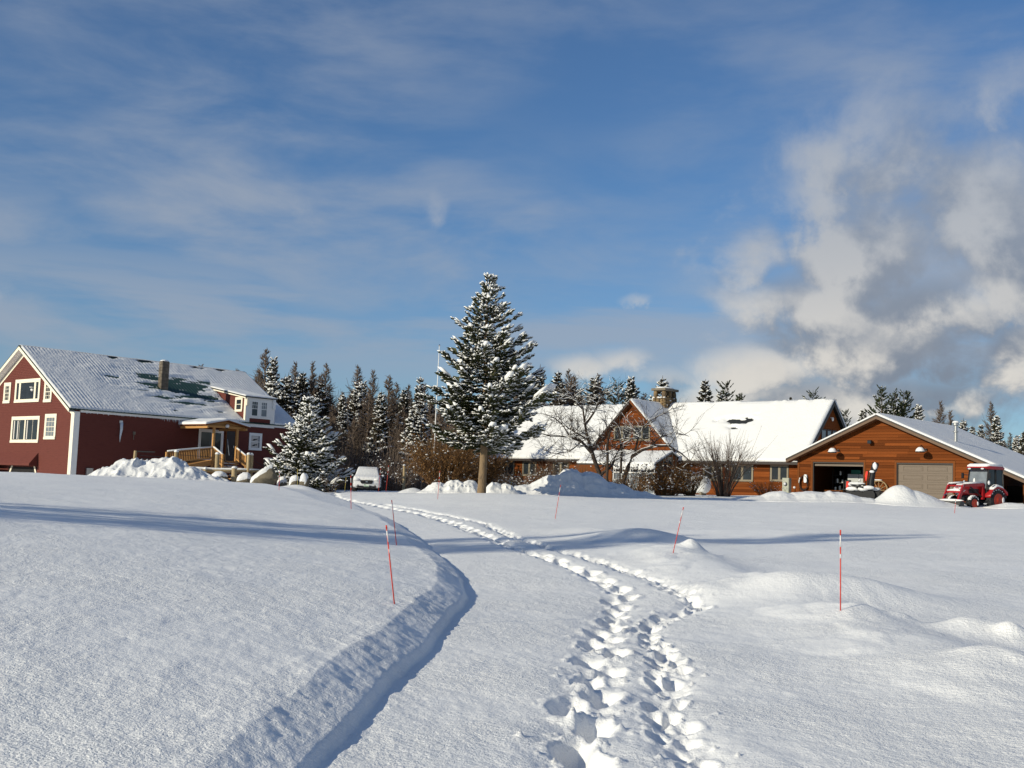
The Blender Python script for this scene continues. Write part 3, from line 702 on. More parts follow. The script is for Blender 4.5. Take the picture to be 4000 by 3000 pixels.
    MB().box(.062, .16, v1 - .2, v1 + .0, 6.32, zt - .03).build('bracket', M['trim_white'], do, dz=dz)
    MB().prism([(.16, zt - .03), (ub, zb - .03), (ub, zb + .05), (.16, zt + .04)], 'y', v0 - .16, v1 + .14).build('dormer_roof', M['edge_dark'], do, dz=dz)
    MB().prism([(.10, zt - .11), (ub, zb - .11), (ub, zb - .032), (.10, zt - .032)], 'y', v0 - .13, v0 - .10).build('rake_board', M['trim_cream'], do, dz=dz)
    snow_sheet('dormer_snow', do, (ub, v0 - .15, zb + .05), (.15 - ub, 0, zt + .042 - zb - .05), (0, v1 - v0 + .28, 0), 40, 40, lambda s, t: .10 + .03 * fbm(s * 5, t * 5, 3, 9) - .06 * np.exp(-np.minimum(np.minimum(1 - s, t), 1 - t) / .04), dz)
    for a, c_ in ((12.17, 12.68), (12.92, 13.42)):
        wall_window(do, dz, 'y', a, c_, 5.76, 6.74, face=.05, frame_m=M['trim_white'], bars=(('h', .5), ('vt', .33), ('vt', .67), ('ht', .76)), casing=.04, sash=.04, glass=M['glass'] if a < 12.5 else M['glass_light'])
    wall_window(do, dz, 'x', -1.02, -.42, 6.12, 6.86, face=v0 - .02, frame_m=M['trim_cream'], bars=(('h', .52),), casing=.10, sash=.05)
    # far chimney just showing behind the gable
    MB().box(-8.95, -8.45, 4.0, 4.6, 7.2, 8.75).build('chimney', M['stone'], b, dz=dz, label='brick chimney half hidden behind the gable rake')
build_barn()

# ---------------------------------------------------------------- timber house
GO = (18.767, 74.897)
def gable_roof_pair(b, dz, u0, u1, ve, ze, vr, zr, th=.14, name='roof', m=None):
    for s in (-1, 1):
        v2 = vr + s * (vr - ve)
        MB().hexa([(u0, vr, zr - th), (u1, vr, zr - th), (u1, v2, ze - th), (u0, v2, ze - th), (u0, vr, zr), (u1, vr, zr), (u1, v2, ze), (u0, v2, ze)]).build(name, m or M['edge_dark'], b, dz=dz)
def build_house():
    rng = random.Random(11); Z0 = 1.2; dz = Z0
    b = frame('timber_house', 'long low cedar-sided house with a steep snow-covered roof', 'house', GO[0], GO[1], Z0)
    VE, ZE, VR, ZR = 1.0, 4.05, 5.54, 8.50; sl = (ZR - ZE) / (VR - VE); UL, UR = -28.15, -.15
    WV = 1.55; wl, wr = -27.75, -.02; WT = ZE - .02
    MB().box(wl, wr, WV, WV + .2, Z0, WT).build('front_wall', M['cedar_trim'], b, dz=dz)
    MB().box(wl, wr, 2 * VR - WV - .2, 2 * VR - WV, Z0, WT).build('back_wall', M['cedar_trim'], b, dz=dz)
    for x in (wl, -.62): MB().prism([(WV + .2, Z0), (2 * VR - WV - .2, Z0), (2 * VR - WV - .2, WT + .25), (VR, ZR - .3), (WV + .2, WT + .25)], 'x', x, x + .2).build('gable_wall', M['cedar_trim'], b, dz=dz)
    wins = [(-2.76, -1.56, 2.84, 3.80), (-5.75, -4.2, 2.78, 3.78), (-8.0, -6.6, 2.78, 3.78), (-27.05, -25.75, 2.78, 3.78), (-24.72, -23.45, 2.78, 3.80), (-21.6, -20.2, 2.78, 3.8)]
    lap_boards(b, dz, WV, Z0 + .25, WT - .06, .178, lambda z: (wl, wr), [(a - .12, c + .12, e - .14, f + .14) for a, c, e, f in wins], rng, 4.2)
    for a, c, e, f in wins: wall_window(b, dz, 'x', a, c, e, f, face=WV - .02, frame_m=M['win_tan'], mull=((a + c) / 2,), casing=.08, sash=.05)
    MB().box(wl - .03, wl + .12, WV - .06, WV - .033, Z0, WT).build('corner_board', M['cedar_trim'], b, dz=dz)
    # roofs
    gable_roof_pair(b, dz, UL, UR, VE, ZE, VR, ZR)
    MB().box(UL + .02, UR - .02, VE + .02, WV - .03, ZE - .19, ZE - .165).build('soffit', M['soffit'], b, dz=dz)
    MB().box(UL, UR, VE - .03, VE - .003, ZE - .17, ZE - .02).build('fascia', M['bronze'], b, dz=dz)
    holes = [(-7.0, 4.03, .75, .17), (-5.93, 4.12, .32, .13), (-6.35, 4.03, .3, .06), (-6.8, 3.48, .36, .09), (-8.6, 4.03, .1, .06), (-5.47, 4.46, .14, .02)]
    AU, AR, AS = -13.95, 8.5, 1.0                                   # cross gable: apex u, ridge height, slope
    def sheet(u0, u1, back=False):
        n = max(int((u1 - u0) / .13), 8)
        def dep(s, t):
            u = u0 + s * (u1 - u0); v = VE + .01 + t * (VR - VE)
            d = .17 + .035 * fbm(u * .5, v * .6, 4, 41) + .010 * fbm(u * 2.5, v * 2.5, 2, 43) - .07 * smooth((v - 5.25) / .3) * (fbm(u * 1.6, v, 2, 4) > -.05)
            for cu, cv, ru, rv in holes: d = d - .48 * np.exp(-(((u - cu) / ru) ** 2 + ((v - cv + .1 * (u - cu)) / rv) ** 2) * (1 + 1.2 * fbm(u * 4, v * 6, 2, 2)))
            e = np.minimum(np.minimum(s * (u1 - u0), (1 - s) * (u1 - u0)), t * 6)
            return np.maximum(np.minimum(d, .05 + e * 1.2), -.03)
        if back: snow_sheet('roof_snow', b, (u0, VR, ZR), (u1 - u0, 0, 0), (0, VR - VE, ZE - ZR), 40, 12, lambda s, t: .15 + .03 * fbm(s * 20, t * 5, 3, 1), dz)
        else: snow_sheet('roof_snow', b, (u0, VE + .01, ZE + .01), (u1 - u0, 0, 0), (0, VR - VE, ZR - ZE), n, 60, dep, dz)
    sheet(UL + .02, UR - .02); sheet(UL + .02, UR - .02, True)
    # right gable under deep eaves, in shade
    gx = -.42
    lap_boards_y = MB(); z = WT + .1
    while z < ZR - .5:
        h = (ZR - .35 - z - .17) / sl
        if h > .1: lap_boards_y.hexa([(gx, VR - h, z), (gx + .03, VR - h, z), (gx + .03, VR + h, z), (gx, VR + h, z), (gx, VR - h, z + .17), (gx + .008, VR - h, z + .17), (gx + .008, VR + h, z + .17), (gx, VR + h, z + .17)])
        z += .17
    lap_boards_y.build('gable_siding', M['cedar'], b, dz=dz, kind='stuff')
    for a, c in ((4.1, 4.75), (4.95, 5.55), (5.75, 6.3)): wall_window(b, dz, 'y', a, c, 5.1, 6.4, face=gx + .02, frame_m=M['bronze'], casing=.05, sash=.04, glass=M['glass_light'])
    MB().lathe([(.07, 0), (.09, -.12), (.05, -.24)], 10, (gx + .16, 5.45, 7.3)).box(gx, gx + .12, 5.42, 5.48, 7.26, 7.32).build('gable_lamp', M['trim_white'], b, dz=dz, smooth=False)
    for s in (-1, 1): MB().prism([(VR, ZR - .15), (VR + s * (VR - VE), ZE - .15), (VR + s * (VR - VE), ZE - .36), (VR, ZR - .36)], 'x', UR - .05, UR - .005).build('barge_board', M['bronze'], b, dz=dz)
    # cross gable
    VA = 1.1; hb = 3.62; zb = AR - AS * hb
    MB().prism([(AU - hb, zb - .2), (AU + hb, zb - .2), (AU + hb, zb), (AU, AR - .12), (AU - hb, zb)], 'y', VA, VA + .2).build('gable_wall', M['cedar_trim'], b, dz=dz)
    aw = [(AU - 1.55, AU - .18, 5.55, 6.5), (AU + .22, AU + 1.55, 5.55, 6.5)]
    lap_boards(b, dz, VA, zb - .2, AR - .35, .178, lambda z: (AU - max((AR - .25 - z) / AS, .05), AU + max((AR - .25 - z) / AS, .05)) if z > zb else (AU - hb, AU + hb), [(a - .1, c + .1, e - .1, f + .12) for a, c, e, f in aw], rng, 4.0)
    for a, c, e, f in aw: wall_window(b, dz, 'x', a, c, e, f, face=VA - .02, frame_m=M['win_tan'], mull=((a + c) / 2,), casing=.07, sash=.045)
    FA = .72
    for s in (-1, 1):
        MB().hexa([(AU, FA, AR - .13), (AU, VR, AR - .13), (AU + s * hb, VR, zb - .13), (AU + s * hb, FA, zb - .13), (AU, FA, AR), (AU, VR, AR), (AU + s * hb, VR, zb), (AU + s * hb, FA, zb)]).build('cross_roof', M['edge_dark'], b, dz=dz)
        MB().prism([(AU, AR - .02), (AU + s * hb, zb - .02), (AU + s * hb, zb - .24), (AU, AR - .24)], 'y', FA - .045, FA - .003).build('rake_board', M['cedar_trim'] if s > 0 else M['bronze'], b, dz=dz)
        MB().hexa([(AU, FA, AR - .24), (AU, VA - .03, AR - .24), (AU + s * hb, VA - .03, zb - .24), (AU + s * hb, FA, zb - .24), (AU, FA, AR - .2), (AU, VA - .03, AR - .2), (AU + s * hb, VA - .03, zb - .2), (AU + s * hb, FA, zb - .2)]).build('soffit', M['soffit'], b, dz=dz)
        snow_sheet('cross_roof_snow', b, (AU, FA + .01, AR + .002), (s * hb, 0, zb - AR), (0, VR - FA, 0), 44, 50, lambda q, t: .13 + .04 * fbm(q * 5, t * 6, 3, 8) - .08 * np.exp(-np.minimum(np.minimum(t, 1 - q) * 4.5, 9) / .1), dz)
    # fieldstone chimney straddling the ridge
    cx0, cx1, cy0, cy1 = -14.5, -13.42, 4.5, 6.2
    ch = MB().box(cx0 + .07, cx1 - .07, cy0 + .07, cy1 - .07, 6.8, 9.0).build('chimney', M['mortar'], b, dz=dz)
    def stone(x, y, z, rx, ry, rz):
        MB().blob((x, y, z), (rx, ry, rz), 8, 5, .28, rng).build('stone', M['stone'], ch, smooth=True, dz=dz)
    for face in ('f', 'r'):
        z = 7.2
        while z < 8.95:
            hh = .16 + .12 * rng.random(); a = 0.0; span = (cx1 - cx0) if face == 'f' else (cy1 - cy0)
            while a < span - .05:
                w = min(.2 + .2 * rng.random(), span - a)
                if face == 'f': stone(cx0 + a + w / 2, cy0 + .05, z + hh / 2, w * .56, .10, hh * .6)
                else: stone(cx1 - .05, cy0 + a + w / 2, z + hh / 2, .10, w * .56, hh * .6)
                a += w
            z += hh * .95
    for x, y in ((cx0 + .17, cy0 + .17), (cx1 - .17, cy0 + .17), (cx1 - .17, cy1 - .17), (cx0 + .17, cy1 - .17), (cx1 - .17, (cy0 + cy1) / 2 + .1)): MB().blob((x, y, 9.24), (.19, .19, .34), 8, 6, .22, rng).build('pillar_stone', M['stone'], ch, smooth=True, dz=dz)
    MB().box(cx0 - .1, cx1 + .1, cy0 - .1, cy1 + .1, 9.5, 9.68).build('slab', M['slab'], ch, dz=dz, bevel=.02)
    MB().blob(((cx0 + cx1) / 2, (cy0 + cy1) / 2, 9.68), (.66, .96, .17), 18, 6, .06, rng, -.02).build('snow_cap', M['snow_far'], ch, smooth=True, dz=dz)
    mb = MB()
    for k in range(12): mb.blob((cx0 + rng.random() * 1.1, cy0 - .03, 8.95 + .04 * rng.random()) if k < 6 else (cx1 + .02, cy0 + rng.random() * 1.6, 7.6 + 1.4 * rng.random()), (.12, .07, .05), 7, 4, .3, rng)
    mb.build('snow_clumps', M['snow_far'], ch, smooth=True, dz=dz, kind='stuff')
    # sunroom with curved glazing in front of the cross gable
    s0, s1 = -16.6, -9.75; rv, rz = .15, 4.62; ev, ez = -2.0, 3.68; bv, bz = 1.0, 4.28
    sr = MB().hexa([(s0, ev, ez - .1), (s1, ev, ez - .1), (s1, rv, rz - .1), (s0, rv, rz - .1), (s0, ev, ez), (s1, ev, ez), (s1, rv, rz), (s0, rv, rz)]).hexa([(s0, rv, rz - .1), (s1, rv, rz - .1), (s1, bv, bz - .1), (s0, bv, bz - .1), (s0, rv, rz), (s1, rv, rz), (s1, bv, bz), (s0, bv, bz)]).build('sunroom', M['edge_dark'], b, dz=dz)
    snow_sheet('roof_snow', sr, (s0, ev, ez + .003), (s1 - s0 - .05, 0, 0), (0, rv - ev, rz - ez), 60, 24, lambda s, t: .11 + .05 * fbm(s * 8, t * 3, 3, 77), dz)
    snow_sheet('roof_snow', sr, (s0, rv, rz + .003), (s1 - s0 - .05, 0, 0), (0, bv - rv, bz - rz), 40, 10, lambda s, t: .12 + .04 * fbm(s * 8, t * 3, 3, 78), dz)
    MB().box(s0, -13.45, ev + .02, ev + .12, Z0, ez - .1).build('sunroom_wall', M['cedar_trim'], sr, dz=dz)
    posts = [-13.3, -12.55, -11.85, -11.15, -10.45, -9.82]
    for x in posts: MB().tube([(x, ev, Z0), (x, ev - .0, 3.1), (x, ev + .05, 3.45), (x, ev + .22, 3.62)], .035, 5).build('glazing_bar', M['trim_white'], sr, dz=dz)
    MB().box(posts[0], posts[-1], ev - .03, ev + .02, 3.05, 3.11).build('glazing_rail', M['trim_white'], sr, dz=dz)
    for x0, x1 in zip(posts[:-1], posts[1:]):
        MB().box(x0 + .035, x1 - .035, ev + .025, ev + .03, Z0 + .3, 3.05).build('pane', M['glass_light'], sr, dz=dz)
        MB().box(x0 + .035, x1 - .035, ev + .03, ev + .035, 3.11, 3.6).build('pane', M['glass'], sr, dz=dz)
    for k in range(5): MB().blob((posts[k] + .35, ev - .02, 3.5), (.36, .12, .2 + .1 * rng.random()), 12, 6, .25, rng).build('snow_lump', M['snow_far'], sr, smooth=True, dz=dz)
    MB().prism([(ev + .1, Z0), (bv, Z0), (bv, bz - .12), (rv, rz - .12), (ev + .1, ez - .12)], 'x', s1 - .12, s1 - .06).build('sunroom_end', M['cedar_trim'], sr, dz=dz)
    for v in (-1.5, -.95, -.4, .15, .65): MB().box(s1 - .055, s1 - .015, v - .03, v + .03, 2.4, 3.62 + .4 * (v + 2) if v < .2 else 4.35).build('glazing_bar', M['slab'], sr, dz=dz)
    for v0, v1 in ((-1.45, -1.0), (-.9, -.45), (-.35, .1)): MB().box(s1 - .05, s1 - .045, v0, v1, 3.0, 3.75 + .4 * (v0 + 2) - .15).build('pane', M['glass'], sr, dz=dz)
build_house()

# ---------------------------------------------------------------- garage with its lean-to
def build_garage():
    rng = random.Random(21); Z0 = 1.55; dz = Z0; FL = 1.86
    b = frame('cedar_garage', 'two-bay cedar-sided garage with one door open and a snowy lean-to roof', 'garage', GO[0], GO[1], Z0)
    W = 11.15; D = 12.4; AU = 5.45; zA = 7.0; sL, sR = .455, .43; ovL = -.62; uR = 17.0; FV = -.5
    zl = zA - sL * (AU - ovL); zr = zA - sR * (uR - AU)
    d1, d2 = (1.02, 4.45, 4.06), (6.55, 10.0, 4.07)
    # walls, with the two bays left open
    wz = lambda u: zA - .2 - (sL * (AU - u) if u < AU else sR * (u - AU))
    mb = MB()
    mb.prism([(0, Z0), (d1[0], Z0), (d1[0], wz(d1[0])), (0, wz(0))], 'y', .03, .2); mb.prism([(d1[1], Z0), (d2[0], Z0), (d2[0], wz(d2[0])), (AU, wz(AU)), (d1[1], wz(d1[1]))], 'y', .03, .2)
    mb.prism([(d2[1], Z0), (W, Z0), (W, wz(W)), (d2[1], wz(d2[1]))], 'y', .03, .2)
    mb.prism([(d1[0], d1[2]), (d1[1], d1[2]), (d1[1], wz(d1[1])), (d1[0], wz(d1[0]))], 'y', .03, .2); mb.prism([(d2[0], d2[2]), (d2[1], d2[2]), (d2[1], wz(d2[1])), (d2[0], wz(d2[0]))], 'y', .03, .2)
    mb.build('front_wall', M['cedar_trim'], b, dz=dz)
    for x in (0.0, W - .2): MB().box(x, x + .2, .2, D, Z0, wz(x if x == 0 else W) - .02).build('side_wall', M['cedar_trim'], b, dz=dz)
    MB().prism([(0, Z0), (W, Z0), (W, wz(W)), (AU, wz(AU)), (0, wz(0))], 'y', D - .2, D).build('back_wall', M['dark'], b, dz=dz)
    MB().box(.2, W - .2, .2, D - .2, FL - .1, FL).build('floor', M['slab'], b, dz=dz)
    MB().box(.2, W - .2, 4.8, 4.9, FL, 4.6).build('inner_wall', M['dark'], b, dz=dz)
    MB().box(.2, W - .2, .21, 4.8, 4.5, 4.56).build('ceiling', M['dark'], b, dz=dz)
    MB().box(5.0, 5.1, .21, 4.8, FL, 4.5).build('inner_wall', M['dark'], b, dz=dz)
    # boards
    lap_boards(b, dz, .03, FL - .2, zA - .35, .172, lambda z: (0.02 if z < wz(.05) else AU - (zA - .2 - z) / sL, W - .02 if z < wz(W) else AU + (zA - .2 - z) / sR), [(d1[0] - .1, d1[1] + .1, 0, d1[2] + .10), (d2[0] - .1, d2[1] + .1, 0, d2[2] + .10)], rng, 3.4)
    for x in (-.04, W - .1): MB().box(x, x + .14, -.035, -.001, Z0, wz(max(x, 0)) - .05).build('corner_board', M['cedar_trim'], b, dz=dz)
    for d in (d1, d2):
        for x in (d[0] - .12, d[1] + .0): MB().box(x, x + .12, -.03, -.001, Z0, d[2]).build('door_trim', M['cedar_trim'], b, dz=dz)
        MB().box(d[0] - .12, d[1] + .12, -.03, -.001, d[2], d[2] + .13).build('door_trim', M['cedar_trim'], b, dz=dz)
        for x in (d[0], d[1] - .05): MB().box(x, x + .05, .0, .2, FL, d[2]).build('door_jamb', M['bronze'], b, dz=dz)
        MB().box(d[0] + .05, d[1] - .05, .0, .2, d[2] - .09, d[2] - .002).build('door_jamb', M['bronze'], b, dz=dz)
    # closed sectional door
    def section(parent, z0, x0, x1, h, y=.10):
        mb = MB(); mb.box(x0, x1, y, y + .05, z0, z0 + h - .008)
        so = mb.build('door_section', M['door_taupe'], parent, dz=dz)
        w = (x1 - x0)
        for a in (x0 + .33, x0 + w / 2 + .13):
            c = a + w / 2 - .46
            q = MB(); q.box(a, c, y - .018, y - .001, z0 + .11, z0 + .135); q.box(a, c, y - .018, y - .001, z0 + h - .145, z0 + h - .12); q.box(a, a + .025, y - .018, y - .001, z0 + .135, z0 + h - .145); q.box(c - .025, c, y - .018, y - .001, z0 + .135, z0 + h - .145)
            q.box(a + .07, c - .07, y - .012, y - .001, z0 + .19, z0 + h - .20)
            q.build('raised_panel', M['door_taupe'], so, dz=dz, bevel=.004)
    gd = MB().box(d2[0] + .06, d2[1] - .06, .16, .18, FL, d2[2] - .1).build('garage_door', M['door_taupe'], b, dz=dz)
    for k in range(4): section(gd, FL + k * .53, d2[0] + .055, d2[1] - .055, .53)
    MB().box(d1[0] + .06, d1[1] - .06, .12, .2, 3.80, 3.92).build('rolled_up_door', M['door_taupe'], b, dz=dz)
    # roofs
    for s, e, z in ((-1, ovL, zl), (1, uR, zr)):
        MB().hexa([(AU, FV, zA - .12), (e, FV, z - .12), (e, D, z - .12), (AU, D, zA - .12), (AU, FV, zA), (e, FV, z), (e, D, z), (AU, D, zA)]).build('roof', M['edge_dark'], b, dz=dz)
        n = 8 if s < 0 else 14
        MB().prism([(AU, zA - .03), (e, z - .03), (e, z - .27), (AU, zA - .27)], 'y', FV - .045, FV - .003).build('rake_board', M['fascia'], b, dz=dz)
        MB().prism([(AU, zA - .02), (e, z - .02), (e, z - .10), (AU, zA - .10)], 'y', FV - .07, FV - .046).build('drip_edge', M['bronze'], b, dz=dz)
        MB().hexa([(AU, FV, zA - .27), (e, FV, z - .27), (e, .02, z - .27), (AU, .02, zA - .27), (AU, FV, zA - .25), (e, FV, z - .25), (e, .02, z - .25), (AU, .02, zA - .25)]).build('soffit', M['soffit'], b, dz=dz)
        ln = abs(e - AU)
        snow_sheet('roof_snow', b, (AU, FV - .05, zA + .002), (e - AU, 0, z - zA), (0, D - FV + .05, 0), 60 if s < 0 else 110, 90,
                   lambda q, t: (.135 + .025 * fbm(q * ln * .5, t * 8, 3, 61) + .008 * fbm(q * ln * 2, t * 30, 2, 62)) - .05 * np.exp(-np.minimum(t * 12, (1 - q) * ln) / .12), dz)
    # open lean-to bay on the right
    for x, y in ((13.9, .15), (16.7, .15), (16.7, 5), (16.7, 10)): MB().box(x, x + .16, y, y + .16, Z0, zA - .14 - sR * (x + .08 - AU)).build('lean_to_post', M['cedar_trim'], b, dz=dz)
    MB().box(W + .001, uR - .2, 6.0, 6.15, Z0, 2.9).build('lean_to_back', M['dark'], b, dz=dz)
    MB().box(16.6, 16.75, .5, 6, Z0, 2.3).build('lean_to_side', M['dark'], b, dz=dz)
    # flue pipe
    fz = zA - sR * (9.0 - AU); x, y = 9.35, 2.2
    mb = MB(); mb.lathe([(.10, fz - .4), (.10, fz + .55), (.17, fz + .58), (.17, fz + .63), (.10, fz + .66), (.10, fz + .95), (.19, fz + 1.0), (.19, fz + 1.12), (.05, fz + 1.14)], 12, (x, y, 0))
    fp = mb.build('flue_pipe', M['steel'], b, dz=dz, smooth=True, angle=35)
    MB().blob((x, y, fz + 1.16), (.22, .22, .12), 12, 6, .1, rng, -.2).build('snow_cap', M['snow_far'], fp, smooth=True, dz=dz)
build_garage()

# ================================================================ vegetation
M['needles'] = mat('spruce_needles', (.046, .053, .022), .7, .4, 3.0, second=(.08, .08, .036), sfac=(.5, .7), sscale=1.2, spec=.15)
M['needles_dark'] = mat('far_spruce_needles', (.050, .050, .030), .8, .4, .6, second=(.09, .068, .044), sfac=(.45, .65), sscale=.5, spec=.1)
M['needles_pine'] = mat('pine_needles', (.045, .056, .026), .8, .35, .6, spec=.1)
M['larch'] = mat('bare_larch_twigs', (.150, .115, .092), .9, .3, 1.5, spec=.1)
M['bark'] = mat('tree_bark', (.10, .072, .05), .9, .35, 4, (3, 3, .6), bump=.02, bscale=12)
M['trunk_bark'] = mat('spruce_trunk_bark', (.20, .138, .08), .9, .3, 5, (2.5, 2.5, .8), bump=.03, bscale=9, second=(.12, .085, .055), sfac=(.5, .68), sscale=3)
M['apple_bark'] = mat('old_apple_bark', (.05, .036, .028), .9, .35, 5, bump=.01, bscale=20)
M['brush'] = mat('brown_brush_twigs', (.135, .072, .032), .9, .35, 2.0, spec=.1)
M['brush_grey'] = mat('grey_brown_twigs', (.14, .10, .075), .9, .35, 2.0, spec=.1)
M['dry_leaf'] = mat('dry_tan_leaves', (.21, .115, .045), .8, .35, 3, spec=.15)
M['twig_snow'] = mat('snow_on_twigs', (.80, .80, .79), .6, .06, 3)

def _frames(D):
    D = D / np.maximum(np.linalg.norm(D, axis=-1, keepdims=True), 1e-9)
    ref = np.where(np.abs(D[..., 2:3]) > .9, np.array([1., .13, .0]), np.array([.05, .07, 1.]))
    s = np.cross(D, ref); s /= np.maximum(np.linalg.norm(s, axis=-1, keepdims=True), 1e-9)
    return D, s, np.cross(s, D)
def batch_tubes(P, R, n=3):
    """P (N,k,3) centre lines, R (N,k) radii"""
    P = np.asarray(P, float); R = np.asarray(R, float); N, k, _ = P.shape
    D = np.empty_like(P); D[:, 1:-1] = P[:, 2:] - P[:, :-2]; D[:, 0] = P[:, 1] - P[:, 0]; D[:, -1] = P[:, -1] - P[:, -2]
    _, s, t = _frames(D); a = np.arange(n) * 2 * np.pi / n
    V = P[:, :, None] + R[:, :, None, None] * (np.cos(a)[:, None] * s[:, :, None] + np.sin(a)[:, None] * t[:, :, None])
    b = np.arange(N)[:, None, None] * k * n + np.arange(k - 1)[None, :, None] * n; j = np.arange(n); j2 = (j + 1) % n
    F = np.stack([b + j, b + j2, b + n + j2, b + n + j], -1).reshape(-1, 4)
    return V.reshape(-1, 3), F
def shoots(B, D, L, W, droop=0.0):
    """needle-clad twigs as two crossed blades each"""
    D, s, t = _frames(D); L = L[:, None]; W = W[:, None]
    tip = B + D * L; tip[:, 2:3] -= droop * L; mid = B + D * L * .45
    V = np.stack([B, tip, mid + s * W, mid - s * W, mid + t * W, mid - t * W], 1)
    i = np.arange(len(B))[:, None] * 6
    F = np.concatenate([i + np.array([0, 2, 1, 3]), i + np.array([0, 4, 1, 5])])
    return V.reshape(-1, 3), F
def snow_tops(B, D, L, W, lift=.5):
    D, s, t = _frames(D); L = L[:, None]; W = W[:, None]; up = np.array([0, 0, 1.])
    b = B + up * W * lift * .6; tip = B + D * L * .97 + up * W * lift * .5; mid = B + D * L * .55
    V = np.stack([b, tip, mid + s * W + up * W * (lift * .15 - .45), mid - s * W + up * W * (lift * .15 - .45), mid + up * W * (lift + 1.25)], 1)
    i = np.arange(len(B))[:, None] * 5
    F = np.concatenate([i + np.array([0, 2, 1, 4]), i + np.array([0, 4, 1, 3])])
    return V.reshape(-1, 3), F
PAD_V = np.array([(1, 0, 0), (0, 1, 0), (-1, 0, 0), (0, -1, 0), (.1, 0, 1), (0, 0, -.35), (.62, .62, .45), (-.62, .62, .45), (-.62, -.62, .45), (.62, -.62, .45)], float)
PAD_F = np.array([(0, 6, 4, 9), (1, 7, 4, 6), (2, 8, 4, 7), (3, 9, 4, 8), (0, 5, 1, 6), (1, 5, 2, 7), (2, 5, 3, 8), (3, 5, 0, 9)])
def snow_pads(B, D, L, W, H, lift=.5):
    """rounded loads of snow lying along twigs"""
    D, s, t = _frames(D); C = B + D * (L * .55)[:, None] + np.array([0, 0, 1.]) * (H * lift)[:, None]; up = np.array([0, 0, 1.])
    V = C[:, None] + PAD_V[None, :, 0:1] * (D * (L * .5)[:, None])[:, None] + PAD_V[None, :, 1:2] * (s * W[:, None])[:, None] + PAD_V[None, :, 2:3] * (up * H[:, None])[:, None]
    F = np.arange(len(B))[:, None, None] * 10 + PAD_F[None]
    return V.reshape(-1, 3), F.reshape(-1, 4)
def cat(parts):
    V = []; F = []; n = 0
    for v, f in parts: V.append(v); F.append(f + n); n += len(v)
    return (np.vstack(V), np.vstack(F)) if V else (np.zeros((0, 3)), np.zeros((0, 4), int))
def unit(az, el): return np.stack([np.sin(az) * np.cos(el), np.cos(az) * np.cos(el), np.sin(el)], -1)

